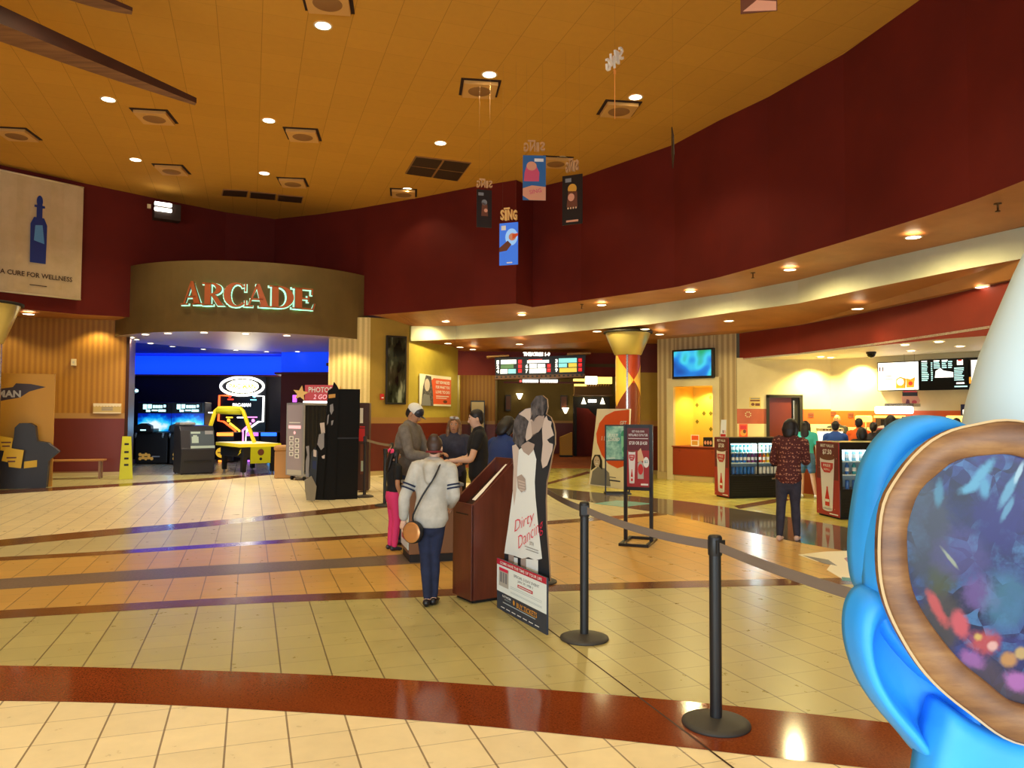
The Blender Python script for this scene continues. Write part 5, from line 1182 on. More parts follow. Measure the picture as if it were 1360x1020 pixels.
# ================================================================ ARCADE MACHINES
m('cab_black', (26, 24, 28), 0.4); m('cab_charcoal', (44, 44, 54), 0.4); m('cab_grey', (150, 152, 158), 0.35)
mt = m('race_screen', (10, 30, 120), 0.3); tt = NT(mt); tc = tt.n('ShaderNodeTexCoord'); mp = tt.n('ShaderNodeMapping'); mp.inputs['Scale'].default_value = (1.0, 1.0, 1.9); mp.inputs['Location'].default_value = (0, 0, -2.35)
gr = tt.n('ShaderNodeTexGradient', gradient_type='SPHERICAL'); tt.l(tc.outputs['Object'], mp.inputs[0]); tt.l(mp.outputs[0], gr.inputs[0])
nz = tt.noise(tc.outputs['Object'], 7.0, 3.0)
f_ = tt.math('ADD', gr.outputs['Fac'], tt.math('MULTIPLY', tt.math('SUBTRACT', nz, 0.5), 0.5))
tt.l(tt.ramp(f_, [(0.28, S(0, 30, 160)), (0.45, S(0, 130, 235)), (0.6, S(60, 215, 250)), (0.78, S(240, 255, 255))]), tt.b.inputs['Emission Color']); tt.b.inputs['Emission Strength'].default_value = 1.0
m('marq_cyan', (190, 250, 250), 0.4, emit=1.8); m('glow_gold', (200, 150, 70), 0.4, emit=0.35); m('glow_white', (255, 255, 255), 0.4, emit=2.5)
def race_cab(px0, px1, lab):
    Y = 24.8; k = Y/FPX; cx = (px0+px1)/2; P = A(cx, 600, Y); W = (px1-px0)*k
    t = thing('arcade_cabinet', lab, 'arcade machine', (P.x, Y, 0), 0.15, 'twin blue screen arcade machines')
    Z = lambda py: ZR(cx, py, (P.x, Y))
    mb = MB(); mb.box(-W*.52, W*.52, 0.12, 1.0, 0.05, Z(534), 'cab_black'); mb.build('tower', t, 0.02)
    MB().rect(-W*.5, W*.5, Z(573), Z(549), 'race_screen', 1, 0.10).build('screen', t)
    mb = MB(); mb.box(-W*.40, W*.40, 0.06, 0.12, Z(548), Z(535.5), 'cab_black')
    y = 0.06; z0, z1 = Z(547), Z(537); h = z1-z0
    for i, (a, b, c, d) in enumerate([(-.34, -.22, .35, 1), (-.20, -.08, .45, 1), (-.05, .02, .5, .9), (.03, .10, .5, .9), (.11, .18, .5, .9), (.19, .24, .5, .9), (.27, .34, .6, .95), (-.25, -.12, 0, .3), (-.08, .1, .1, .3), (.12, .34, .02, .32)]):
        mb.rect(W*a, W*b, z0+h*c, z0+h*d, 'marq_cyan', 1, y)
    mb.build('marquee', t)
    mb = MB(); mb.box(-W*.38, W*.14, -0.5, 0.1, Z(574), Z(569), 'cab_black'); mb.prism([(-W*.42, Z(572)), (W*.10, Z(572)), (W*.08, Z(565)), (-W*.06, Z(562)), (-W*.20, Z(562)), (-W*.38, Z(565))], -0.55, -0.30, 'cab_black'); mb.build('control_deck', t, 0.02)
    MB().box(-W*.22, -W*.06, -0.56, -0.54, Z(571.5), Z(570), 'marq_cyan').build('status_light', t)
    mb = MB(); mb.box(-W*.45, W*.5, -0.25, 0.12, 0.03, Z(574), 'cab_black'); mb.build('lower_body', t, 0.02)
    mb = MB()
    for i in range(9): mb.disc(-W*.30+0.055*(i % 5)*1.6, Z(606)+0.10*(i//5)-.06+0.03*(i % 2), 0.05, 0.055, 'glow_gold', 1+i % 2, -0.25)
    mb.rect(W*.05, W*.28, Z(606.5), Z(605), 'cab_grey', 1, -0.25); mb.build('floor_logo', t)
    for x_, hh in ((-.46, 0), (.34, .03)): MB().tube([(W*x_, -0.2, Z(581)), (W*(x_+.03), -0.32, Z(578)-hh), (W*(x_+.06), -0.36, Z(575))], 0.03, 'cab_grey', 8).build('hand_controller', t)
    return t
race_cab(182, 224, 'left of two dark arcade machines with glowing blue screens'); race_cab(227, 268, 'right of two dark arcade machines with glowing blue screens, half behind the coin machine')
# coin machine
c0, c1, c2 = Vector(G(224, 629.5)), Vector(G(240, 631)), Vector(G(285, 629)); cd = (c2-c1).normalized()
t = thing('coin_machine', 'black coin pusher machine with a pale angled display, front of the arcade', 'arcade machine', (c1.x, c1.y, 0), math.atan2(cd.y, cd.x))
W = (c2-c1).length; D = (c0-c1).length+0.12
mb = MB(); pr = [(0, 0.03), (0.0, 1.30), (0.06, 1.36), (D-0.05, 1.36), (D, 1.30), (D, 0.03)]
# section in local y,z extruded along x
def yz(mb_, pts, x0, x1, mt_):
    n = len(pts); v = [(x0, p[0], p[1]) for p in pts]+[(x1, p[0], p[1]) for p in pts]
    mb_.add(v, [tuple(range(n)), tuple(range(n, 2*n))[::-1]]+[(i, n+i, n+(i+1) % n, (i+1) % n) for i in range(n)], mt_)
yz(mb, [(0.06, 0.03), (-0.02, 0.68), (0.02, 0.70), (0.12, 1.18), (0.22, 1.30), (D, 1.32), (D, 0.03)], 0, W, 'cab_charcoal'); mb.build('body', t, 0.01)
MB().box(0.02, W*.5, 0.26, D-0.02, 1.32, 1.40, 'cab_grey').build('top_cap', t, 0.03)
mb = MB(); n_ = (Vector((0, 0.02, 0.70)), Vector((0, 0.12, 1.18)))
def sl(x0, x1, u0, u1, mt_, k):
    a = n_[0].lerp(n_[1], u0); b = n_[0].lerp(n_[1], u1); o = Vector((0, -0.003*k, 0.0006*k))
    mb.add([tuple(a+o+Vector((x0, 0, 0))), tuple(a+o+Vector((x1, 0, 0))), tuple(b+o+Vector((x1, 0, 0))), tuple(b+o+Vector((x0, 0, 0)))], [(0, 1, 2, 3)], mt_)
m('panel_steel', (84, 96, 108), 0.25); m('panel_pale', (176, 196, 190), 0.4)
sl(W*.28, W*.98, 0.02, 0.96, 'panel_steel', 1); sl(W*.28, W*1.0, 0.0, 0.14, 'panel_pale', 2); sl(W*.30, W*.58, 0.82, 0.93, 'panel_pale', 2); sl(W*.72, W*.96, 0.78, 0.98, 'cab_grey', 2)
sl(W*.32, W*.52, 0.30, 0.66, 'panel_pale', 2); sl(W*.36, W*.48, 0.66, 0.74, 'panel_pale', 2)
mb.build('display_panel', t)
MB().box(W*.1, W*.9, -0.01, 0.06, 0.36, 0.37, 'cab_black').build('front_seam', t)
for x_, y_ in ((.05, .1), (W-.05, .1), (.05, D-.05), (W-.05, D-.05)): MB().lathe([(0.025, 0), (0.02, 0.03)], 'cab_black', (x_, y_, 0), n=10).build('foot', t)
# air hockey table
hL, hR = Vector((-8.5, 21.9)), Vector(G(316, 631)); hd = (hR-hL).normalized(); HW = 1.15; HLn = (hR-hL).length+0.08
t = thing('air_hockey_table', 'yellow and black air hockey table with a scoring arch, in the arcade entrance', 'air hockey table', (hL.x, hL.y, 0), math.atan2(hd.y, hd.x))
m('hockey_yellow', (236, 214, 40), 0.35, emit=0.25); m('hockey_top', (250, 240, 190), 0.3, emit=0.5); m('hockey_lime', (200, 200, 30), 0.4)
mb = MB(); mb.box(0, HLn, 0, HW, 0.74, 0.83, 'hockey_yellow'); mb.box(0.06, HLn-0.06, 0.06, HW-0.06, 0.83, 0.835, 'hockey_top'); mb.build('playfield', t, 0.01)
MB().box(0.10, HLn-0.02, 0.10, HW-0.10, 0.46, 0.74, 'cab_black').build('apron', t, 0.01)
mb = MB(); mb.box(HLn-0.02, HLn+0.02, 0.30, HW-0.30, 0.30, 0.74, 'hockey_lime'); mb.lathe([(0.09, 0.0), (0.001, 0.004)], 'print_brown', n=16, caps=False, M=Matrix.Translation((HLn+0.022, HW/2, 0.60)) @ Matrix.Rotation(PI/2, 4, 'Y')); mb.lathe([(0.04, 0.0), (0.001, 0.004)], 'cab_black', n=12, caps=False, M=Matrix.Translation((HLn+0.022, HW/2, 0.42)) @ Matrix.Rotation(PI/2, 4, 'Y')); mb.build('end_panel', t)
mb = MB(); mb.pg([(HLn-0.42, .50), (HLn-0.25, .60), (HLn-0.30, .63), (HLn-0.12, .70), (HLn-0.2, .62), (HLn-0.14, .60)], 'hockey_yellow', 1, 0.098); mb.build('side_bolt_print', t)
for x_ in (0.2, HLn-0.22):
    for y_ in (0.12, HW-0.22):
        mb = MB(); mb.prism([(x_-0.02, 0.06), (x_+0.12, 0.06), (x_+0.18, 0.5), (x_-0.06, 0.5)], y_, y_+0.1, 'cab_black'); mb.build('leg', t, 0.01)
        MB().lathe([(0.035, 0), (0.03, 0.06)], 'cab_grey', (x_+0.05, y_+0.05, 0), n=10).build('foot', t)
M_inv = t.matrix_basis.inverted()
ap = [A(x, y, 21.2) for x, y in [(272, 588), (286, 546), (290, 542), (319, 542), (323, 546), (338, 588)]]
ap = [M_inv @ p for p in ap]
MB().tube(ap, 0.055, 'hockey_yellow', 10).build('score_arch', t)
mb = MB(); mb.tube([M_inv @ A(288, 545.5, 21.2), M_inv @ A(320, 546.5, 21.2)], 0.09, 'hockey_lime', 8); mb.build('score_box', t)
MB().tube([M_inv @ A(277, 548, 21.25), M_inv @ A(314, 548.5, 21.25)], 0.02, 'glow_white', 6).build('light_bar', t)
# neon wall sign
nY = 27.0; k = nY/FPX
t = thing('neon_maze_sign', 'big neon sign with a white oval and coloured angular tubes on the arcade back wall', 'neon sign', tuple(A(321.5, 513, nY)))
def nk(px, py): return ((px-321.5)*k, 0.0, (513-py)*k)
for nm_, c_ in (('neon_oval', (255, 255, 250)), ('neon_orange', (255, 96, 40)), ('neon_blue', (120, 220, 255)), ('neon_yellow', (255, 220, 60)), ('neon_pink', (255, 130, 220)), ('neon_red', (255, 60, 40))): m(nm_, c_, 0.4, emit=2.6)
MB().box(-31*k, 31*k, 0.05, 0.12, -62*k, 14*k, 'cab_black').build('backboard', t)
MB().tube([(28.5*k*math.cos(2*PI*i/40), 0, 12*k*math.sin(2*PI*i/40)) for i in range(41)], 0.045, 'neon_oval', 8).build('oval_tube', t)
m('oval_glow', (255, 246, 196), 0.4, emit=14.0)
mb = MB(); mb.disc(0, 0, 21.5*k, 8.8*k, 'oval_glow', 1, 0.04); mb.text('PAC-MAN', 0, 0, 0.20, 'neon_yellow', 2, 0.04, w=0.95, bold=0.05); mb.build('oval_face', t)
for mt_, pts in [('neon_orange', [(304, 525.5), (291.6, 525.5), (291, 559), (298, 560), (313.7, 572), (313, 590)]), ('neon_oval', [(338, 525.7), (350.4, 526), (350, 560), (344, 560), (329, 571), (328, 590)]), ('neon_yellow', [(306, 562), (319, 572), (318, 590)]), ('neon_pink', [(334, 562), (323.5, 571.6), (323.5, 590)])]:
    MB().tube([nk(*p) for p in pts], 0.035, mt_, 6).build('neon_tube', t)
mb = MB()
for px, py, mt_ in ((305, 526, 'neon_red'), (337.5, 526, 'neon_blue'), (304, 558.5, 'neon_yellow'), (336.5, 558.5, 'neon_pink')): mb.disc((px-321.5)*k, (513-py)*k, 2.2*k, 2.2*k, mt_, 3, 0.04)
for px, py, mt_, w_ in ((306, 530.5, 'neon_red', 8), (336.5, 531, 'neon_blue', 8), (305, 554.5, 'neon_yellow', 9), (321, 554.5, 'neon_oval', 12), (335, 554, 'neon_pink', 14)): mb.rect((px-321.5-w_/2)*k, (px-321.5+w_/2)*k, (512.3-py)*k, (513.7-py)*k, mt_, 3, 0.04)
mb.text('PAC-MAN', (321-321.5)*k, (513-537.8)*k, 0.12, 'neon_oval', 3, 0.04, w=24*k, bold=0.05); mb.build('player_names', t)
# glowing machines along the back wall
m('glow_orange', (255, 150, 50), 0.4, emit=2.0); m('glow_purple', (200, 110, 255), 0.4, emit=1.8); m('glow_blue', (40, 110, 255), 0.4, emit=2.0); m('glow_aqua', (40, 170, 255), 0.4, emit=1.4); m('glow_yellow', (230, 180, 50), 0.4, emit=0.8)
def glow_cab(px, w_, mt_, top, lab, extra):
    Y = 25.7; k = Y/FPX; P = A(px, 600, Y); Z = lambda py: ZR(px, py, (P.x, Y))
    t = thing('arcade_cabinet', lab, 'arcade machine', (P.x, Y, 0), 0, 'glowing machines on the arcade back wall')
    MB().box(-w_*k/2, w_*k/2, 0, 0.8, 0.03, Z(top), 'cab_black').build('body', t, 0.02)
    MB().box(-w_*k*.46, w_*k*.46, -0.08, 0, Z(top+5), Z(top+0.5), mt_).build('marquee', t, 0.01)
    MB().box(-w_*k*.4, w_*k*.4, -0.06, 0.0, Z(606), Z(603), 'cab_charcoal').build('control_panel', t)
    extra(t, k, Z, P); return t
def ex1(t, k, Z, P):
    mb = MB(); mb.disc(-3*k, Z(601), 8.5*k, 7*k, 'glow_yellow', 1, -0.061); mb.rect(-8*k, 4*k, Z(613.5), Z(611), 'glow_orange', 1, -0.061); mb.rect(-9*k, 3*k, Z(601.7), Z(600.2), 'print_brown', 2, -0.061); mb.build('front_disc', t)
def ex2(t, k, Z, P):
    mb = MB(); mb.rect(-6*k, 5*k, Z(613.5), Z(611), 'glow_purple', 1); mb.build('kick_light', t)
def ex3(t, k, Z, P):
    mb = MB(); mb.pg([(-3*k, Z(613)), (7*k, Z(613)), (8.5*k, Z(592)), (5*k, Z(592)), (3*k, Z(604))], 'glow_aqua', 1); mb.rect(8.8*k, 9.4*k, Z(613), Z(592), 'glow_blue', 1); mb.build('side_light', t)
glow_cab(299, 23, 'glow_orange', 574, 'orange lit arcade machine against the back wall, nearest the coin machine', ex1)
glow_cab(335, 17, 'glow_purple', 574, 'purple lit arcade machine against the back wall behind the air hockey table', ex2)
glow_cab(357, 22, 'glow_blue', 574, 'blue lit arcade machine against the back wall beside the photo booth', ex3)
for x_, y_, c_, p_ in ((-7.5, 25.2, (1, .5, .1), 12), (-6.9, 25.0, (.6, .2, 1), 12), (-6.3, 24.9, (.1, .4, 1), 16), (-10.4, 23.6, (.2, .6, 1), 30), (-7.9, 26.6, (1, .95, .8), 40)):
    lamp('POINT', 'arcade_ambient', (x_, y_, 1.3 if p_ < 40 else 2.6), p_, c_, size=0.15)  # added ambient points; coloured ones follow the machines, the high one fills the soffit
P = A(171, 518, 23.0); t = thing('security_camera', 'small grey camera in the dark arcade left of the blue screens', 'security camera', tuple(P))
MB().tube([(-0.20, 0, 0), (0.20, 0, -0.02)], 0.09, 'cab_grey', 10).build('housing', t); MB().tube([(-0.2, 0, 0), (-0.4, 0.2, 0.15)], 0.03, 'cab_grey', 6).build('bracket', t); MB().ell((0.25, -0.02, -0.02), (0.05, 0.05, 0.05), 'marq_cyan').build('lens', t)
# ================================================================ PHOTO BOOTH
pb, pa = Vector(G(402, 639)), Vector(G(379, 637)); pd = (pa-pb).normalized(); pxd = Vector((pd.y, -pd.x))
if pxd.x < 0: pxd = -pxd
t = thing('photo_booth', 'grey photo booth with black curtain and a red PHOTOS sign with a star on top', 'photo booth', (pb.x, pb.y, 0), math.atan2(pxd.y, pxd.x))
D = (pa-pb).length; Lb = 1.75; zt_ = ZR(379, 535, tuple(pa))
m('booth_grey', (150, 150, 160), 0.35); m('curtain_black', (30, 28, 30), 0.9); m('booth_print', (158, 148, 164), 0.4); m('booth_glow', (255, 190, 200), 0.4, emit=0.6)
MB().box(0, 0.05, 0, D, 0.12, zt_, 'booth_grey').build('side_panel', t, 0.01)
mb = MB(); Mside = Matrix.Translation((-0.002, D, 0)) @ Matrix.Rotation(-PI/2, 4, 'Z')
def booth_art(q):
    q.rect(0.06, D-0.06, 0.18, zt_-0.05, 'booth_print', 1); q.rect(0.10, D-0.10, 1.28, 1.36, 'booth_glow', 2); q.rect(0.12, D-0.12, 1.42, 1.44, 'print_white', 2); q.disc(D/2, 1.18, 0.04, 0.04, 'booth_glow', 2)
    for i in range(4):
        for j in range(2): q.rect(0.14+j*0.22, 0.30+j*0.22, 0.60+i*0.13-j*.05, 0.70+i*0.13-j*.05, 'print_white', 2); q.rect(0.17+j*0.22, 0.27+j*0.22, 0.62+i*0.13-j*.05, 0.68+i*0.13-j*.05, 'print_grey', 3)
    q.rect(0.06, D-0.06, 0.14, 0.26, 'print_silver', 2)
sub(mb, booth_art); mb.build('side_print', t)
MB().box(0, Lb, 0.03, D, zt_-0.06, zt_, 'booth_grey').build('roof', t, 0.01); MB().box(0.05, Lb, D-0.05, D, 0.12, zt_-0.06, 'cab_black').build('back_wall', t); MB().box(Lb-0.5, Lb, 0, D, 0.12, zt_-0.06, 'booth_grey').build('camera_cabinet', t, 0.01)
MB().box(0.05, Lb-0.5, 0.05, D-0.05, 0.10, 0.16, 'booth_grey').build('floor_plate', t)
mb = MB(); v = []; n_ = 48
for i in range(n_+1):
    x_ = 0.07+(Lb-0.60)*i/n_; y_ = 0.06+0.028*math.sin(i*1.15)+0.01*math.sin(i*0.5); v += [(x_, y_, 0.28), (x_, y_*0.9, zt_-0.07)]
mb.add(v, [(2*i, 2*i+2, 2*i+3, 2*i+1) for i in range(n_)], 'curtain_black', True); mb.build('curtain', t)
mb = MB(); mb.box(Lb-0.46, Lb-0.30, -0.012, 0, 1.35, 1.62, 'print_white'); mb.build('sample_card', t)
for x_ in (0.12, Lb-0.12):
    for y_ in (0.10, D-0.10): MB().lathe([(0.03, 0), (0.045, 0.05), (0.03, 0.12)], 'kick_black', (x_, y_, 0), n=10).build('caster', t)
# roof sign faces the viewer
Mr = Matrix.Translation((0.55, 0.25, zt_)) @ Matrix.Rotation(-t.rotation_euler.z+0.10, 4, 'Z')
kz_ = 19.0/FPX; mb = MB(); m('booth_sign', (190, 60, 66), 0.4, emit=0.25)
q = MB(); q.box(-0.26, 0.44, 0, 0.10, 0.06, 0.46, 'booth_sign'); q.rect(-0.30, 0.44, 0.0, 0.05, 'glow_white', 1); q.text('PHOTOS', 0.12, 0.34, 0.14, 'print_white', 2, w=0.58, bold=0.02); q.text('2 GO', 0.12, 0.16, 0.12, 'booth_glow', 2, w=0.34, shear=0.2)
q.v = [tuple(Mr @ Vector(v_)) for v_ in q.v]; q.build('roof_sign', t)
q = MB(); star = [((0.20 if i % 2 == 0 else 0.085)*math.sin(PI*i/5+0.15)-0.36, (0.20 if i % 2 == 0 else 0.085)*math.cos(PI*i/5+0.15)+0.24) for i in range(10)][::-1]
q.prism(star, -0.05, 0.0, m('star_gold', (224, 180, 90), 0.35, emit=0.2)); q.v = [tuple(Mr @ Vector(v_)) for v_ in q.v]; q.build('star', t)
q = MB(); q.box(-0.56, -0.46, -0.02, 0.02, 0.02, 0.2, m('booth_violet', (190, 90, 240), 0.4, emit=1.5)); q.v = [tuple(Mr @ Vector(v_)) for v_ in q.v]; q.build('violet_light', t)
# ================================================================ TALL BLACK STANDEE
b0, b1 = Vector(G(446, 663.5)), Vector(G(476, 662.5)); bdx = (b1-b0).normalized()
t = thing('film_standee', 'tall black film standee seen from the side with cutout figures on its left', 'standee', (b0.x, b0.y, 0), math.atan2(bdx.y, bdx.x))
def onb(px, py, off=0.0):
    n2 = Vector((-bdx.y, bdx.x)); q_ = b0+n2*off; P = XR(px, tuple(q_), tuple(q_+bdx)); return ((Vector(P)-q_).dot(bdx), ZR(px, py, P))
m('standee_black', (11, 9, 9), 0.6, spec=0.2); m('standee_grey', (150, 146, 150), 0.5); m('standee_silver', (140, 130, 110), 0.4)
B_ = lambda L_, o_: [onb(x, y, o_) for x, y in L_]
MB().prism(B_([(446, 663.5), (476, 662.5), (478, 517), (450, 516.5)], 0), 0, 0.40, 'standee_black').build('back_box', t, 0.006)
MB().box(onb(447, 580)[0]-0.01, onb(476.6, 580)[0]+0.006, -0.006, 0.0, ZR(460, 583, tuple(b0)), ZR(460, 581, tuple(b0)), 'frame_black').build('seam_strip', t)
MB().prism(B_([(422, 664), (447, 664), (450, 518), (447, 512), (443, 507), (441, 515), (435, 519), (434, 540), (431, 580), (426, 620)], -0.05), -0.05, -0.03, 'standee_black').build('tall_cutout', t)
mb = MB(); o_ = -0.05
for L_, mt_ in (([(438, 538), (442, 536), (443, 545), (440, 551), (438, 546)], 'standee_grey'), ([(435, 552), (437, 550), (436, 562), (434, 565)], 'standee_grey'), ([(440, 559), (443, 558), (442, 564), (440, 565)], 'standee_grey'), ([(436, 524), (445, 523), (445, 528), (436, 529)], 'print_gold'), ([(450, 517), (452, 512), (453, 516)], 'print_gold')): mb.pg(B_(L_[::-1], o_), mt_, 1, o_)
mb.build('cutout_patches', t)  # grey and gold patches on the tall cutout
MB().prism(B_([(412, 664), (430, 664), (434, 600), (433, 562), (428, 560), (424, 564), (425, 575), (421, 590), (418, 612)], -0.14), -0.14, -0.12, 'standee_black').build('middle_cutout', t)
mb = MB(); o_ = -0.14; mb.pg(B_([(425, 562), (431, 561), (432, 575), (427, 577)][::-1], o_), 'print_skin', 1, o_); mb.pg(B_([(424, 577), (431, 574), (431, 594), (427, 598), (422, 590)][::-1], o_), 'standee_grey', 1, o_); mb.pg(B_([(428, 606), (432, 604), (432, 609), (429, 609)][::-1], o_), 'print_skin', 1, o_); mb.build('middle_print', t)
MB().prism(B_([(409, 655), (420, 660), (423, 600), (419, 595), (415, 600), (413, 620)], -0.20), -0.20, -0.18, 'suit_black').build('small_cutout', t)
mb = MB(); o_ = -0.20; mb.pg(B_([(417, 597), (421, 598), (421, 607), (417, 606)][::-1], o_), 'print_skin', 1, o_); mb.pg(B_([(416, 612), (421, 612), (421, 624), (416, 622)][::-1], o_), 'print_navy', 1, o_); mb.build('small_print', t)
MB().prism(B_([(407, 633), (411, 634), (412, 610), (411, 592), (407, 593), (409, 604), (407, 612)], -0.18), -0.18, -0.165, 'standee_grey').build('thin_cutout', t)
MB().prism(B_([(409, 664.5), (420, 665), (422, 646), (415, 632), (406, 638), (407, 652)], -0.26), -0.26, -0.22, 'standee_silver').build('base_cutout', t)
# dispenser behind the standee
P = Vector(G(482, 654)); t = thing('coin_dispenser', 'dark upright dispenser with a red panel behind the tall black standee', 'vending machine', (P.x, P.y, 0), 0.1)
zt_ = ZR(482, 535, tuple(P)); k = P.length/FPX
MB().box(-9*k, 7*k, 0, 0.45, 0.04, zt_, 'jamb_brown').build('cabinet', t, 0.01)
mb = MB(); Z = lambda py: ZR(482, py, tuple(P)); mb.rect(-5*k, -1*k, Z(562), Z(542), 'print_white', 1); mb.rect(-6*k, 1.5*k, Z(586), Z(569), 'print_red', 1); mb.rect(-5*k, 1.5*k, Z(568), Z(566), 'print_red', 1); mb.rect(-4*k, 1*k, Z(630), Z(590), 'print_brown', 1); mb.rect(-3*k, 0.5*k, Z(626), Z(612), 'panel_pale', 2); mb.build('front_print', t)
# ================================================================ NICHE DESK AND SMALL STANDS
m('desk_red', (140, 52, 26), 0.4); m('door_wood', (96, 34, 20), 0.35); m('steel', (190, 188, 184), 0.25, 0.9)
q0, q1 = Vector(tvp(896.5)), Vector(tvp(959)); dsk = q1-q0; rz = math.atan2(dsk.y, dsk.x); W = dsk.length; zt_ = ZR(905, 592, tvp(905))
t = thing('niche_desk', 'dark red wooden desk filling the lit yellow niche', 'desk', (q0.x-nb.x*0.12, q0.y-nb.y*0.12, 0), rz)
MB().box(0.02, W-0.02, 0.02, 0.72, 0, 0.14, 'base_stone').build('plinth', t); MB().box(0, W, 0, 0.75, 0.14, zt_-0.03, 'desk_red').build('front_panel', t, 0.004); MB().box(-0.02, W+0.02, -0.03, 0.78, zt_-0.03, zt_, 'desk_red').build('top', t, 0.006)
for u in (0.16, 0.85): MB().lathe([(0.025, 0), (0.001, -0.01)], 'kick_black', n=12, caps=False, M=Matrix.Translation((W*u, -0.002, zt_-0.13)) @ Matrix.Rotation(PI/2, 4, 'X')).build('lock', t)
def on_desk(px, py, back=0.15):
    P = tvp(px); return Vector((P[0]+nb.x*(back-0.12), P[1]+nb.y*(back-0.12), zt_))
k = 19.3/FPX
t = thing('leaflet_stand', 'small orange leaflet card standing on the niche desk', 'leaflet stand', tuple(on_desk(922, 590)), rz)
MB().box(-6*k, 6*k, 0, 0.01, 0, 15*k, 'print_cream2').build('card', t); mb = MB(); mb.rect(-5*k, 5*k, 8*k, 14*k, 'print_orange', 1); mb.rect(-4.5*k, 4*k, 1.5*k, 7*k, 'print_gold', 1); mb.build('print', t)
t = thing('display_box', 'dark box with small pictures on the niche desk by the cooler', 'box', tuple(on_desk(938, 590, 0.2)), rz)
MB().box(-7*k, 8*k, 0, 0.25, 0, 12*k, 'kick_black').build('body', t); mb = MB()
for i in range(3): mb.disc((-4+i*4)*k, 5*k, 1.6*k, 2.6*k, 'print_flesh', 1)
mb.build('print', t)
t = thing('desk_monitor', 'small dark screen at the back of the niche desk', 'monitor', tuple(on_desk(944, 575, 0.55)), rz)
MB().box(-4.5*k, 4.5*k, 0, 0.03, 12*k, 18*k, 'tv_black').build('screen', t); MB().box(-0.03, 0.03, 0.03, 0.06, 0, 14*k, 'tv_black').build('stand', t)
t = thing('menu_card_holder', 'tall white leaning card with red foot on the left cooler corner', 'leaflet stand', (4.33, 15.62, 1.215), 0.27, rx=-0.12)
k = 15.6/FPX
MB().prism([(-4*k, 0), (4.5*k, 0), (7*k, 23*k), (-0.5*k, 23*k)], 0, 0.01, 'print_white').build('card', t); mb = MB(); mb.rect(-3.6*k, 4.2*k, 0.5*k, 4*k, 'print_red', 1); mb.rect(0*k, 1.5*k, 5*k, 9*k, 'print_brown', 1); mb.rect(3*k, 4*k, 5*k, 9*k, 'print_orange', 1); mb.build('print', t)
# ================================================================ DRINK COOLERS
m('cooler_black', (20, 18, 20), 0.35); m('cooler_inner', (200, 226, 232), 0.5); m('cooler_tube', (225, 252, 255), 0.4, emit=5.0); m('shelf_white', (220, 235, 240), 0.4); m('glass_door', (235, 245, 245), 0.03, trans=0.0)
g_ = MATS['glass_door']; nt = NT(g_); tr = nt.n('ShaderNodeBsdfTransparent'); gl = nt.n('ShaderNodeBsdfGlossy'); gl.inputs['Roughness'].default_value = 0.03; mx_ = nt.n('ShaderNodeMixShader'); mx_.inputs[0].default_value = 0.07
nt.l(tr.outputs[0], mx_.inputs[1]); nt.l(gl.outputs[0], mx_.inputs[2]); nt.l(mx_.outputs[0], nt.t.nodes['Material Output'].inputs[0])
for nm_, c_ in (('drink_water', (150, 205, 225)), ('drink_blue', (40, 110, 190)), ('drink_teal', (50, 160, 170)), ('drink_red', (190, 40, 44)), ('drink_orange', (236, 130, 30)), ('drink_yellow', (236, 210, 60)), ('drink_green', (90, 170, 70)), ('drink_white', (225, 225, 220)), ('drink_purple', (110, 50, 110)), ('drink_brown', (70, 40, 26))): m(nm_, c_, 0.25)
m('cap_white', (235, 235, 235), 0.4)
BOT = {}
def bottle(mt_, kind):
    if (mt_, kind) in BOT: return copy_tree(BOT[(mt_, kind)])
    t = thing('drink_bottle' if kind != 'can' else 'drink_can', '', 'bottle' if kind != 'can' else 'can')
    if kind == 'tall': MB().lathe([(0.001, 0), (0.030, 0.002), (0.033, 0.02), (0.033, 0.12), (0.030, 0.14), (0.013, 0.18), (0.012, 0.195)], mt_, n=12).build('body', t); MB().lathe([(0.013, 0.19), (0.013, 0.21), (0.001, 0.211)], 'cap_white', n=10).build('cap', t); MB().lathe([(0.0335, 0.05), (0.0335, 0.11)], 'cap_white' if mt_ != 'drink_white' else 'drink_blue', n=12, caps=False).build('label_band', t)
    else: MB().lathe([(0.001, 0), (0.032, 0.004), (0.033, 0.012), (0.033, 0.135), (0.028, 0.15), (0.001, 0.15)], mt_, n=12).build('body', t); MB().lathe([(0.026, 0.1505), (0.001, 0.152)], 'steel', n=12, caps=False).build('lid', t)
    BOT[(mt_, kind)] = t; return t
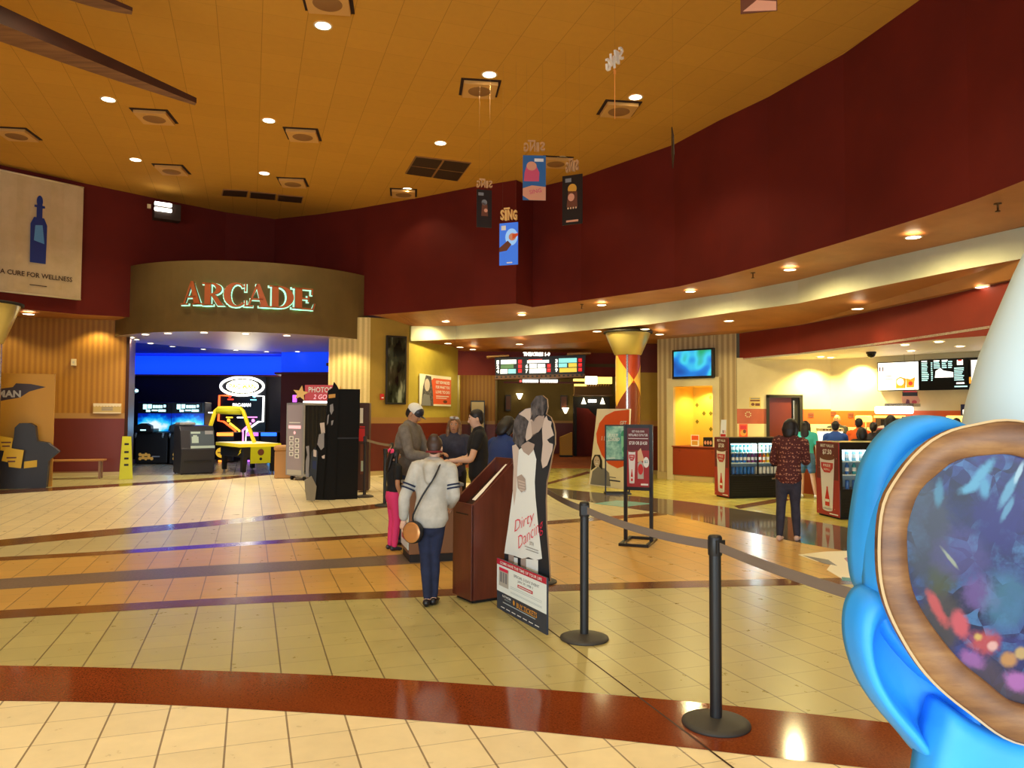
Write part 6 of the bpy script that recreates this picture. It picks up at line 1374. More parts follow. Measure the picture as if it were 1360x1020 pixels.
def cooler(org, rz, Wc, Dc, Hc, lab, doors, stock, which):
    t = thing('drink_cooler', lab, 'drinks cooler', (org[0], org[1], 0), rz, 'branded drink coolers')
    z0, z1 = 0.46, Hc-0.10
    MB().box(0.02, Wc-0.02, 0.03, Dc-0.02, 0.0, 0.05, 'kick_black').build('plinth', t)
    MB().box(0, Wc, 0.0, Dc, 0.05, z0, 'cooler_black').build('compressor_base', t, 0.006)
    mb = MB()
    for i in range(6): mb.box(0.06, Wc-0.06, -0.008, 0.0, 0.10+i*0.045, 0.115+i*0.045, 'kick_black')
    mb.build('vent_grille', t); MB().box(Wc-0.36, Wc-0.20, -0.010, 0, 0.37, 0.40, 'steel').build('badge', t)
    MB().box(0, Wc, 0, Dc, z1, Hc, 'cooler_black').build('top', t, 0.006)
    MB().box(0, 0.04, 0, Dc, z0, z1, 'cooler_black').build('side_wall', t); MB().box(Wc-0.04, Wc, 0, Dc, z0, z1, 'cooler_black').build('side_wall', t)
    MB().box(0.04, Wc-0.04, Dc-0.05, Dc, z0, z1, 'cooler_inner').build('inner_back', t)
    MB().box(0.06, Wc-0.06, 0.05, 0.09, z1-0.045, z1-0.005, 'cooler_tube').build('light_tube', t)
    zs = [z0+0.01, z0+0.01+(z1-z0)*0.36, z0+0.01+(z1-z0)*0.68]
    for z_ in zs[1:]: MB().box(0.04, Wc-0.04, 0.07, Dc-0.05, z_-0.016, z_, 'shelf_white').build('shelf', t)
    n_ = doors; dw = (Wc-0.06)/n_
    for i in range(n_):
        x0 = 0.03+i*dw; yy = 0.012+0.016*(i % 2)
        mb = MB(); f = 0.022
        for a, b, c, d in ((x0, x0+f, z0, z1), (x0+dw-f, x0+dw, z0, z1), (x0, x0+dw, z0, z0+f), (x0, x0+dw, z1-f, z1)): mb.box(a, b, yy, yy+0.012, c, d, 'cooler_black')
        d_ = mb.build('door', t); MB().poly([(x0+f, yy+0.006, z0+f), (x0+dw-f, yy+0.006, z0+f), (x0+dw-f, yy+0.006, z1-f), (x0+f, yy+0.006, z1-f)], 'glass_door').build('pane', d_)
    mb = MB(); Ms = Matrix.Translation((-0.002, Dc, 0)) @ Matrix.Rotation(-PI/2, 4, 'Z'); global Mside; Mside = Ms
    def art(q):
        q.box(0.0, Dc, -0.01, 0, 0.03, Hc-0.005, 'poster_red2'); y = -0.01
        q.rect(0.015, Dc-0.015, Hc*.50, Hc-0.015, 'poster_maroon', 1, y)
        q.text('BEST VALUE', Dc/2, Hc*.945, Hc*.038, 'print_white', 2, y, w=Dc*.58, bold=0.02); q.text('$7.50', Dc/2, Hc*.86, Hc*.075, 'print_white', 2, y, w=Dc*.40, bold=0.03)
        cup(q, Dc*.50, Hc*.10, Hc*.79, Dc*.44, Dc*.64, 3, True, y)
        for i in range(14): q.disc(Dc*(0.08+0.86*((i*0.37) % 1)), Hc*(0.08+0.8*((i*0.61) % 1)), 0.008, 0.010, 'print_flesh', 2, y)
        q.rect(Dc*.58, Dc*.95, Hc*.045, Hc*.06, 'print_white', 2, y)
    sub(mb, art); mb.build('side_poster', t)
    Mw = Matrix.Translation((org[0], org[1], 0)) @ Matrix.Rotation(rz, 4, 'Z')
    for si, row in enumerate(stock):
        nn = len(row)
        for i, (c_, kd_) in enumerate(row):
            xx_ = 0.09+(Wc-0.18)*i/(nn-1)
            if abs(xx_-Wc/2) < 0.03 and doors == 2: xx_ += 0.03
            b = bottle(c_, kd_); p = Mw @ Vector((xx_, 0.15, zs[si])); b.location = p
            row_nm = ('bottom', 'middle', 'top')[si]
            b['label'] = f"{c_[6:]} drink {'can' if kd_ == 'can' else 'bottle'} on the {row_nm} shelf of the {which} cooler"; b['group'] = f'drinks on the {row_nm} shelf of the {which} cooler'
    return t
W_, B_, T_ = ('drink_water', 'tall'), ('drink_blue', 'tall'), ('drink_teal', 'tall')
R_, O_, Y_, G_, P_ = ('drink_red', 'tall'), ('drink_orange', 'tall'), ('drink_yellow', 'tall'), ('drink_green', 'tall'), ('drink_purple', 'tall')
cW, cB = ('drink_white', 'can'), ('drink_blue', 'can')
k0, k1 = Vector(G(968.5, 662.5)), Vector(G(1036, 660)); kb = Vector(G(945, 659))
cooler(tuple(k0), 0.25, 1.32, 0.55, 1.215, 'low black drink cooler with two glass doors and a red cup side, left cooler', 2,
       [[cB, cB, cB, cB, cB, cB, cB, cW, cW, cW, cW, cW, cW, cW], [B_, B_, B_, B_, B_, P_, P_, P_, R_, O_, Y_, O_, G_, B_], [W_, T_, T_, T_, T_, T_, W_, G_, G_, W_, W_, W_, W_, W_]], 'left')
k2 = Vector(G(1116, 690.5))
cooler(tuple(k2), 0.12, 1.40, 0.70, 1.235, 'nearer drink cooler with a red cup side, partly behind the blue display', 2,
       [[cB]*4+[P_]*3+[cW]*4, [B_, B_, T_, P_, P_, B_, B_, R_, R_, O_, Y_], [W_, W_, W_, W_, W_, T_, T_, W_, W_, W_, W_]], 'right')
for P_l in ((k0.x+0.62, k0.y+0.25, 1.04, 46), (k2.x+0.6, k2.y+0.25, 1.04, 46)): lamp('POINT', 'cooler_lamp', P_l[:3], P_l[3], (.75, .95, 1), size=0.05)
# ================================================================ SERVICE DOOR, NOTICES, TILE MOTIFS
rz = math.atan2(CWC[1]-CW0[1], CWC[0]-CW0[0]); W = Vector(DX1).to_2d()-Vector(DX0).to_2d(); W = W.length
t = tag(bpy.data.objects.new('door_1', None), kind='structure'); COL.objects.link(t); t.location = (DX0[0], DX0[1], 0); t.rotation_euler = (0, 0, rz)
mb = MB(); mb.box(-0.04, 0.03, -0.02, 0.06, 0, 2.16, 'kick_black'); mb.box(W-0.03, W+0.04, -0.02, 0.06, 0, 2.16, 'kick_black'); mb.box(-0.04, W+0.04, -0.02, 0.06, 2.09, 2.16, 'kick_black'); mb.box(0.0, W, 0.35, 0.37, 0, 2.12, 'kick_black'); mb.build('door_frame', t)
MB().box(0.03, W*0.72, 0.03, 0.07, 0, 2.09, 'door_wood').build('door_leaf', t)
MB().box(W*0.72, W-0.03, 0.05, 0.09, 0, 2.09, 'kick_black').build('door_edge', t)
MB().box(W*0.76, W*0.80, -0.005, 0.03, 1.50, 2.02, 'steel').build('push_bar', t)
def cwall(px, py, off=0.006): 
    P = XR(px, CW0, CWC); return Vector((P[0], P[1]-off, ZR(px, py, P)))
k = 18.2/FPX
t = thing('wall_notice', 'small yellow printed notice on the cream wall left of the service door', 'notice', tuple(cwall(1003, 541)), rz)
mb = MB(); mb.box(-7.5*k, 7*k, 0, 0.006, 0, 13.5*k, m('notice_yellow', (214, 190, 110), 0.6)); mb.rect(-6.5*k, 6*k, 8*k, 10*k, 'print_brown', 1); mb.disc(-3*k, 4*k, 2.4*k, 2*k, 'print_brown', 1); mb.rect(0, 6*k, 2*k, 5.5*k, 'print_brown', 1); mb.rect(-6*k, 6*k, 11*k, 12.5*k, 'print_grey', 1); mb.build('sheet', t)
t = thing('wall_motif', 'cream flower of small diamonds on the terracotta wall band', 'wall motif', tuple(cwall(993.5, 550.5)), rz)
mb = MB()
for i in range(8):
    a_ = PI/4*i+PI/8; r_ = 3.4*k; mb.disc(r_*math.cos(a_), r_*math.sin(a_), 1.05*k, 1.05*k, 'paint_cream', 1, 0, 4)
mb.build('diamonds', t)
t = thing('wall_poster', 'orange poster low on the cream wall behind the left cooler', 'poster', tuple(cwall(987, 580)), rz)
mb = MB(); mb.box(-5.5*k, 5.5*k, 0, 0.01, 0, 17*k, 'print_orange'); mb.disc(0, 5*k, 4*k, 4*k, 'print_gold', 1); mb.rect(-4*k, 4*k, 10*k, 15*k, 'print_red', 1); mb.disc(1.5*k, 7*k, 2*k, 2.5*k, 'print_brown', 2); mb.build('sheet', t)
for px, py, lab in ((1077, 551.5, 'small dark tile motif on the orange wall band right of the service door'), (1107, 550, 'small dark tile motif on the orange band in the concession corner'), (1130, 551.5, 'small dark tile motif on the orange band above the counter')):
    if px < 1103: P = cwall(px, py); r_ = rz
    else:
        Q = XR(px, CWC, CW2); P = Vector((Q[0]-0.004, Q[1]-0.006, ZR(px, py, Q))); r_ = math.atan2(CW2[1]-CWC[1], CW2[0]-CWC[0])
    t = thing('wall_motif', lab, 'wall motif', tuple(P), r_); mb = MB(); mb.rect(-3.5*k, 3.5*k, -3*k, -0.4*k, 'print_brown', 1); mb.rect(-3.5*k, 3.5*k, 0.4*k, 3*k, 'print_brown', 1); mb.build('tiles', t)
# ================================================================ MENU SCREENS
rw = math.atan2(CW2[1]-CWC[1], CW2[0]-CWC[0]); nw = Vector((math.sin(rw), -math.cos(rw)))
def rwq(px, py, off=0.12):
    a_, b_ = (CWC[0]+nw.x*off, CWC[1]+nw.y*off), (CW2[0]+nw.x*off, CW2[1]+nw.y*off); P = XR(px, a_, b_); return Vector((P[0], P[1], ZR(px, py, P)))
m('menu_white', (255, 252, 245), 0.4, emit=1.5); m('menu_black', (10, 16, 20), 0.3); m('menu_text', (190, 240, 240), 0.4, emit=1.0); m('menu_red', (230, 70, 50), 0.4, emit=0.8); m('menu_amber', (250, 160, 50), 0.4, emit=1.0)
def menu(px0, px1, pt, pb, lab, art):
    a_, b_ = rwq(px0, pb), rwq(px1, pb); W = (b_-a_).to_2d().length; z1 = rwq(px0, pt).z; H = z1-a_.z
    t = thing('menu_screen', lab, 'menu screen', tuple(a_), rw, 'menu screens over the counter')
    MB().box(0, W, 0, 0.10, 0, H, 'tv_black').build('housing', t); mb = MB(); art(mb, W, H); mb.build('screen', t); return t
def art_a(mb, W, H):
    mb.rect(W*.02, W*.985, H*.03, H*.97, 'menu_white', 1); mb.rect(W*.05, W*.08, H*.68, H*.84, 'print_brown', 2); mb.rect(W*.12, W*.15, H*.68, H*.84, 'print_brown', 2)
    mb.pg([(W*.45, H*.08), (W*.68, H*.08), (W*.70, H*.40), (W*.56, H*.48), (W*.46, H*.40)], 'menu_amber', 2); mb.disc(W*.56, H*.30, W*.08, H*.12, 'menu_white', 3); mb.pg([(W*.70, H*.10), (W*.88, H*.10), (W*.90, H*.45), (W*.80, H*.38), (W*.70, H*.42)], 'menu_amber', 2); mb.rect(W*.16, W*.4, H*.40, H*.42, 'print_grey', 2); mb.rect(W*.18, W*.36, H*.5, H*.52, 'print_brown', 2); mb.disc(W*.80, H*.24, W*.05, H*.07, 'menu_red', 3)
def art_b(mb, W, H):
    mb.rect(W*.0, W*.99, H*.02, H*.98, 'menu_black', 1)
    random.seed(4)
    for c0, c1, zt0, zb0 in ((.04, .20, .90, .34), (.24, .28, .90, .34), (.30, .44, .92, .70), (.47, .58, .92, .70), (.60, .70, .92, .70), (.72, .92, .70, .32)):
        z_ = zt0
        while z_ > zb0: mb.rect(W*c0, W*(c0+(c1-c0)*random.uniform(.7, 1)), H*(z_-.035), H*z_, 'menu_text', 2); z_ -= .062
    for c_ in (.04, .30, .47): mb.rect(W*c_, W*(c_+.12), H*.93, H*.96, 'menu_white', 2)
    mb.pg([(W*.32, H*.40), (W*.70, H*.40), (W*.70, H*.56), (W*.50, H*.62), (W*.44, H*.70), (W*.34, H*.62)], 'menu_white', 2); mb.text('7.50', W*.43, H*.46, H*.09, 'menu_red', 3, w=W*.14); mb.rect(W*.78, W*.90, H*.78, H*.94, 'menu_white', 2); mb.rect(W*.80, W*.88, H*.90, H*.94, 'menu_red', 3)
    mb.rect(W*.72, W*.98, H*.08, H*.12, 'menu_text', 2); mb.rect(W*.76, W*.92, H*.18, H*.23, 'menu_white', 2)
def art_c(mb, W, H): mb.rect(W*.05, W*.99, H*.2, H*.92, 'menu_white', 1); mb.rect(W*.0, W*.05, H*.2, H*.4, 'menu_amber', 2); mb.rect(W*.2, W*.8, H*.4, H*.5, 'menu_red', 2)
menu(1166, 1221.5, 481.5, 519.5, 'white menu screen with an orange popcorn picture, leftmost over the counter', art_a)
menu(1222.5, 1287, 478, 518.5, 'black menu screen full of small white text, second over the counter', art_b)
menu(1288, 1352, 475, 518, 'menu screen mostly hidden behind the white cone of the blue display', art_c)
# ================================================================ COUNTER AND MACHINES
m('counter_top', (150, 130, 110), 0.3)
cps = [(5.85, 16.9), (6.35, 16.15), (7.3, 15.2), (8.3, 14.1), (9.2, 12.6)]
mb = MB(); inner = [(p[0]+0.5, p[1]+0.45) for p in cps]
t = thing('concession_counter', 'dark red curved concession counter behind the drink coolers', 'counter')
MB().slab(cps+inner[::-1], 0, 1.02, 'desk_red').build('front', t); MB().slab([(p[0]-0.04, p[1]-0.04) for p in cps]+[(p[0]+0.04, p[1]+0.04) for p in inner[::-1]], 1.02, 1.07, 'counter_top').build('worktop', t)
def onc(px, Y, z=1.07): P = A(px, 560, Y); return (P.x, Y, z)
m('lamp_amber', (255, 210, 90), 0.4, emit=2.5); m('sign_white', (255, 250, 250), 0.4, emit=3.0)
# back shelf carrying the machines
t = thing('back_counter', 'low back counter along the concession wall under the menu screens', 'counter')
e0, e1 = Vector(CWC), Vector(CW2); u_ = (e1-e0).normalized(); s0 = e0+u_*0.5+nw*0.06; s1 = e0+u_*4.6+nw*0.06
MB().slab([tuple(s0), tuple(s1), tuple(s1+nw*0.6), tuple(s0+nw*0.6)], 0, 0.92, 'desk_red').build('front', t); MB().slab([tuple(s0), tuple(s1), tuple(s1+nw*0.63), tuple(s0+nw*0.63)], 0.92, 0.96, 'counter_top').build('worktop', t)
def onback(px, off=0.38):
    P = XR(px, (e0.x+nw.x*off, e0.y+nw.y*off), (e1.x+nw.x*off, e1.y+nw.y*off)); return Vector((P[0], P[1], 0.96))
p = onback(1190); k = p.y/FPX; Z = lambda py: ZR(1190, py, (p.x, p.y))-0.96
t = thing('popcorn_machine', 'popcorn machine with a glowing white sign board on the back counter', 'popcorn machine', tuple(p), rw)
m('popper_glass', (120, 100, 80), 0.2)
mb = MB(); mb.box(-22*k, 24*k, -0.2, 0.28, 0, Z(553), 'popper_glass'); mb.build('cabinet', t, 0.01); MB().box(-22*k, 18*k, -0.24, 0.2, Z(549.5), Z(540), 'sign_white').build('lit_sign', t, 0.03); MB().box(-23*k, 12*k, -0.23, 0.0, Z(555), Z(552), 'lamp_amber').build('warm_light', t); MB().box(-12*k, 25*k, -0.1, 0.25, Z(540), Z(536), 'steel').build('hood', t)
MB().box(-14*k, 14*k, -0.22, -0.2, 0.1, Z(557), 'kick_black').build('serving_door', t)
for px, lab in ((1147, 'glowing yellow heat lamp over the counter behind the queueing people'), (1268, 'glowing yellow heat lamp near the far right of the counter, beside the white cone')):
    p = onback(px, 0.5); k = p.y/FPX; Z = lambda py: ZR(px, py, (p.x, p.y))-0.96
    t = thing('heat_lamp', lab, 'heat lamp', tuple(p), rw, 'heat lamps over the counter')
    MB().box(-8*k, 8*k, -0.15, 0.15, Z(560.5), Z(552), 'lamp_amber').build('hood', t, 0.03); MB().tube([(0.0, 0.1, 0), (0, 0.1, Z(556))], 0.02, 'steel', 8).build('post', t); MB().lathe([(0.10, 0), (0.10, 0.02)], 'steel', (0, 0.1, 0), n=14).build('base', t)
p = onback(1084, 0.5) if False else None
P = onc(1088, 16.9, 0.0); t = thing('glass_case', 'bright white lit snack case behind the woman in turquoise', 'display case', (P[0]+0.25, 16.75, 1.07), -0.2)
k = 16.8/FPX; mb = MB(); mb.box(-17*k, 12*k, 0, 0.3, 0, 15*k, m('case_lit', (240, 250, 248), 0.3, emit=0.9)); mb.build('cabinet', t, 0.01); MB().box(-18*k, 13*k, -0.02, 0.32, 15*k, 19*k, 'paint_cream').build('roof', t); mb = MB()
for i in range(6): mb.disc((-12+i*4)*k, 17*k, 1.3*k, 1.2*k, 'print_brown', 1, -0.02)
mb.build('roof_print', t)
P = onc(1127, 16.2, 1.07); t = thing('promo_board', 'red promotional board standing on the counter beside the bald man', 'sign', (P[0]+0.45, 15.6, 1.07), -0.3); k = 15.8/FPX
mb = MB(); mb.box(-11*k, 9*k, 0, 0.03, 0, 22*k, 'cup_print_red'); 
for i in range(3): mb.rect(-8*k, (6-i)*k, (12-i*4)*k, (14-i*4)*k, 'print_flesh', 1)
mb.pg([(-11*k, 22*k), (9*k, 22*k), (9*k, 27*k), (-4*k, 25*k)], 'print_cream2', 1); mb.build('board', t)
c = rwq(1209, 540, 0.30); t = thing('hanging_promo', 'pink and black hanging promo card below the white menu screen', 'hanging sign', tuple(c), rw+0.5); k = c.y/FPX
mb = MB(); mb.prism([(-9*k, 2*k), (9*k, 0), (12*k, 8*k), (6*k, 20*k), (-8*k, 20*k), (-10*k, 12*k)], 0, 0.02, 'print_flesh'); mb.rect(-9*k, 9*k, 14*k, 20*k, 'print_black', 1); mb.pg([(-6*k, 2*k), (0, 2*k), (-1*k, 9*k), (-4*k, 10*k)], 'print_purple' if 'print_purple' in MATS else m('print_purple', (120, 50, 80), 0.5), 1); mb.disc(5*k, 6*k, 3*k, 2.5*k, 'print_red', 1); mb.rect(-8*k, 8*k, 19*k, 21*k, 'print_red', 2); mb.build('card', t)
for s_ in (-6, 6): MB().tube([(s_*k, 0.01, 20*k), (s_*k, 0.01, 3.0-c.z)], 0.003, 'string', 5).build('string', t)
p = onback(1281, 0.22); k = p.y/FPX; Z = lambda py: ZR(1281, py, (p.x, p.y))-0.96
t = thing('till_screen', 'dark blue till screen beside the white cone of the blue display', 'monitor', tuple(p), rw)
MB().box(-4.5*k, 8*k, 0, 0.05, Z(565), Z(537), 'print_navy').build('housing', t); MB().rect(-2*k, 7*k, Z(560), Z(544), 'menu_white', 1).build('screen', t); MB().tube([(0.02, 0.03, 0), (0.02, 0.03, Z(560))], 0.025, 'tv_black', 8).build('stand', t)
# ================================================================ PEOPLE
def remesh(build, vox, it=4):
    mb = MB(); build(mb); me = bpy.data.meshes.new('tmp'); me.from_pydata(mb.v, [], mb.f)
    o = bpy.data.objects.new('tmp', me); COL.objects.link(o)
    r = o.modifiers.new('r', 'REMESH'); r.mode = 'VOXEL'; r.voxel_size = vox
    s = o.modifiers.new('s', 'SMOOTH'); s.factor = 0.5; s.iterations = it
    bpy.context.view_layer.update()
    e = o.evaluated_get(bpy.context.evaluated_depsgraph_get()).to_mesh()
    v = [tuple(q.co) for q in e.vertices]; f = [tuple(p.vertices) for p in e.polygons]
    bpy.data.objects.remove(o); bpy.data.meshes.remove(me)
    return v, f
def limb(mb, pts, rs, n=12):
    """closed tapering tube with rounded ends"""
    P = [Vector(p) for p in pts]; R = [r if isinstance(r, tuple) else (r, r) for r in rs]
    d0 = (P[0]-P[1]).normalized(); d1 = (P[-1]-P[-2]).normalized()
    a, b = min(R[0]), min(R[-1])
    P2 = [P[0]+d0*a*0.95, P[0]+d0*a*0.6]+P+[P[-1]+d1*b*0.6, P[-1]+d1*b*0.95]
    sc = lambda r, k: (r[0]*k, r[1]*k)
    mb.tube(P2, [sc(R[0], .25), sc(R[0], .78)]+R+[sc(R[-1], .78), sc(R[-1], .25)], 'print_white', n)
def smooth_chain(pts, rs, k=4):
    """catmull-rom samples so that elbows and knees bend softly"""
    P = [Vector(p) for p in pts]; out = []; ro = []
    for i in range(len(P)-1):
        p0, p1, p2, p3 = P[max(i-1, 0)], P[i], P[i+1], P[min(i+2, len(P)-1)]
        for j in range(k):
            t = j/k; q = p1.lerp(p2, t)
            c = 0.5*((2*p1)+(p2-p0)*t+(2*p0-5*p1+4*p2-p3)*t*t+(3*p1-p0-3*p2+p3)*t**3)
            out.append(q.lerp(c, 0.6)); a, b = rs[i], rs[i+1]
            a = a if isinstance(a, tuple) else (a, a); b = b if isinstance(b, tuple) else (b, b)
            ro.append((a[0]+(b[0]-a[0])*t, a[1]+(b[1]-a[1])*t))
    out.append(P[-1]); ro.append(rs[-1] if isinstance(rs[-1], tuple) else (rs[-1], rs[-1])); return out, ro
m('eye_white', (235, 230, 225), 0.3); m('eye_dark', (40, 26, 20), 0.3); m('lip', (150, 80, 70), 0.5)
for nm_, c_ in (('skin_light', (222, 176, 148)), ('skin_tan', (190, 136, 100)), ('skin_brown', (158, 106, 76))): m(nm_, c_, 0.55)
m('hair_black', (24, 18, 18), 0.5); m('hair_brown', (62, 40, 28), 0.5); mottled('hair_blonde', (150, 110, 70), (96, 66, 42), 14, 0.5)
def hand(mb, w, f, n, s, mt, curl=0.5, side=1):
    """palm, four unequal bent fingers and a thumb leaving the side of the palm; w wrist, f forward, n back of hand"""
    f = f.normalized(); n = (n-f*n.dot(f)).normalized(); a = f.cross(n)*side
    L = 0.085*s
    mb.tube([w-f*0.01*s, w+f*L*0.3, w+f*L*0.75, w+f*L], [(0.024*s, 0.018*s), (0.034*s, 0.016*s), (0.040*s, 0.014*s), (0.036*s, 0.010*s)], mt, 10)
    for i, (off, ln) in enumerate(((0.029, 0.068), (0.010, 0.078), (-0.010, 0.073), (-0.028, 0.058))):
        b0 = w+f*L*0.95+a*off*s; d = f; p = [b0]; 
        for k_, fr in enumerate((0.45, 0.32, 0.23)):
            ang = curl*(0.5+0.5*k_); d = (d*math.cos(ang)-n*math.sin(ang)).normalized(); p.append(p[-1]+d*ln*fr*s)
        mb.tube(p, [0.0088*s, 0.0084*s, 0.0076*s, 0.0055*s], mt, 7)
    t0 = w+f*L*0.25+a*0.030*s; t1 = t0+(a*0.8+f*0.6).normalized()*0.036*s-n*0.010*s; t2 = t1+(f*0.9+a*0.15).normalized()*0.030*s-n*0.008*s
    mb.tube([w+f*L*0.12+a*0.012*s, t0, t1, t2], [0.012*s, 0.0115*s, 0.010*s, 0.007*s], mt, 7)
def person(loc, rz, h, label, skin='skin_tan', top=None, bottom=None, hair=None, shoes='cab_black', J=None, lean=0.0, side=0.0, head=(0, 0, 0), build=1.0, vox=0.014, curl=0.5, extra=None, socks=False):
    s = h/1.75
    j = {'hL': (.085, 0, .92), 'kL': (.095, -.02, .50), 'aL': (.095, .02, .085), 'sL': (.178, .0, 1.425), 'eL': (.235, .03, 1.13), 'wL': (.225, -.06, .89)}
    for k in list(j): j[k[0]+'R'] = (-j[k][0], j[k][1], j[k][2])
    for k, v in (J or {}).items(): j[k] = v
    j = {k: Vector(v)*s for k, v in j.items()}
    hipz = .95*s
    def ln(p):
        p = Vector(p)
        if p.z <= hipz: return p
        q = p-Vector((0, 0, hipz)); q = Matrix.Rotation(lean, 3, 'X') @ Matrix.Rotation(side, 3, 'Y') @ q
        return q+Vector((0, 0, hipz))
    for k in ('sL', 'sR'): j[k] = ln(j[k])
    t = thing('person', label, 'person', (loc[0], loc[1], 0), rz)
    b = build
    torso = [(.80, .135, .095, 0), (.90, .165*b, .118*b, .005), (1.00, .150*b, .110*b, 0), (1.10, .138*b, .100*b, -.005), (1.24, .160*b, .112*b, -.008), (1.34, .175*b, .112, .0), (1.42, .165, .085, .008), (1.465, .10, .062, .012)]
    def tor(mb, off=0.0, z0=0.0, z1=9):
        R_ = [r for r in torso if z0 <= r[0] <= z1]
        limb(mb, [ln((0, r[3]*s, r[0]*s)) for r in R_], [((r[1]+off)*s, (r[2]+off)*s) for r in R_], 20)
    neck0, hc = ln((0, .012*s, 1.45*s)), ln((0, -.012*s, 1.628*s))
    MH = Matrix.Translation(hc) @ Matrix.Rotation(lean*0.5, 4, 'X') @ Matrix.Rotation(head[0], 4, 'Z') @ Matrix.Rotation(head[1], 4, 'X') @ Matrix.Rotation(head[2], 4, 'Y') @ Matrix.Scale(s, 4)
    def arm(mb, S_, off=0.0, t1=1.0, ro=1.0):
        sh, el, wr = j['s'+S_], j['e'+S_], j['w'+S_]
        pts, rs = smooth_chain([ln((sh.x*0.6, sh.y, 1.40*s)) if False else sh.lerp(ln((0, 0.01*s, 1.38*s)), 0.35), sh, sh.lerp(el, .5), el, el.lerp(wr, .35), wr], [(.058+off)*s, (.056+off)*s, (.047+off)*s, (.041+off)*s, (.040+off)*s, (.027+off*ro)*s])
        k = max(3, int(round(len(pts)*t1))); limb(mb, pts[:k], rs[:k], 12)
    def leg(mb, S_, off=0.0, t1=1.0, flare=0.0):
        hp, kn, an = j['h'+S_], j['k'+S_], j['a'+S_]
        pts, rs = smooth_chain([hp+Vector((0, 0, .02*s)), hp.lerp(kn, .45), kn, kn.lerp(an, .35), an], [(.088*b+off)*s, (.075*b+off)*s, (.055+off)*s, (.054+off)*s, (.036+off+flare)*s])
        k = max(3, int(round(len(pts)*t1))); limb(mb, pts[:k], rs[:k], 14)
    # ---- body
    def body(mb):
        tor(mb, -0.006); limb(mb, [neck0, neck0.lerp(hc, .55)], [.056*s, .052*s], 12)
        mb.ell((0, 0, .012), (.074, .094, .108), 'print_white', 18, 12, MH); mb.ell((0, -.022, -.062), (.056, .066, .058), 'print_white', 14, 10, MH); mb.ell((0, -.05, -.02), (.058, .046, .07), 'print_white', 14, 10, MH)
        for S_ in 'LR': arm(mb, S_); leg(mb, S_)
        for S_ in 'LR':
            an = j['a'+S_]; limb(mb, [an+Vector((0, .02*s, -.03*s)), an+Vector((0, -.09*s, -.055*s))], [.034*s, .026*s], 10)
    v, f = remesh(body, vox)
    mb = MB(); mb.add(v, f, skin, True)
    mb.ell((0, -.094, -.022), (.013, .020, .020), skin, 10, 8, MH); mb.ell((0, -.088, .0), (.009, .014, .026), skin, 8, 6, MH)
    for x_ in (-1, 1):
        mb.ell((x_*.074, .008, -.008), (.010, .020, .030), skin, 8, 8, MH); mb.ell((x_*.031, -.081, .012), (.014, .010, .008), 'eye_white', 8, 6, MH); mb.ell((x_*.031, -.088, .012), (.0075, .006, .0075), 'eye_dark', 8, 6, MH)
        mb.ell((x_*.032, -.086, .032), (.019, .007, .005), hair['mat'] if hair else 'eye_dark', 8, 6, MH)
    mb.ell((0, -.085, -.062), (.022, .008, .007), 'lip', 10, 6, MH)
    for S_, sd in (('L', 1), ('R', -1)):
        el, wr = j['e'+S_], j['w'+S_]; fdir = (wr-el).normalized(); nn = Vector((sd, 0, 0.15)) if abs(fdir.z) > 0.6 else Vector((sd*0.35, 0, 1))
        hand(mb, wr+fdir*0.012*s, fdir, nn, s, skin, curl, sd if abs(fdir.z) > 0.6 else sd)
    mb.build('body', t)
    # ---- clothes
    if bottom:
        ty = bottom.get('type', 'long'); off = bottom.get('off', .010)
        def bt(mb):
            tor(mb, off+.004, 0.78, 1.05)
            for S_ in 'LR': leg(mb, S_, off, {'long': 1.0, 'short': .42}[ty], bottom.get('flare', 0))
        v, f = remesh(bt, vox); q = MB(); q.add(v, f, bottom['mat'], True); q.build('trousers' if ty == 'long' else 'shorts', t)
    if top:
        off = top.get('off', .016); z0 = top.get('z0', .88)
        def tp(mb):
            tor(mb, off, z0, 9)
            for S_ in 'LR': arm(mb, S_, off*0.8, top.get('sleeve', .45), top.get('cuff', 1.0))
            if top.get('hood'):
                limb(mb, [ln((-.11*s, .06*s, 1.47*s)), ln((0, .125*s, 1.43*s)), ln((.11*s, .06*s, 1.47*s))], [.04*s, .062*s, .04*s], 10); limb(mb, [ln((0, .12*s, 1.42*s)), ln((0, .15*s, 1.30*s))], [.085*s, .05*s], 12)
            if top.get('collar'): limb(mb, [ln((-.07*s, .03*s, 1.47*s)), ln((0, .065*s, 1.49*s)), ln((.07*s, .03*s, 1.47*s))], [.02*s]*3, 8)
        v, f = remesh(tp, vox); q = MB(); q.add(v, f, top['mat'], True); q.build('top', t)
    for S_ in 'LR':
        an = j['a'+S_]; q = MB()
        def sh(mb): limb(mb, [an+Vector((0, .045*s, -.045*s)), an+Vector((0, -.04*s, -.045*s)), an+Vector((0, -.125*s, -.06*s))], [(.040*s, .042*s), (.045*s, .036*s), (.040*s, .024*s)], 12)
        v, f = remesh(sh, .010, 2); v = [(x, y, max(z, 0.0)) for x, y, z in v]; q.add(v, f, shoes, True); q.build('shoe', t)
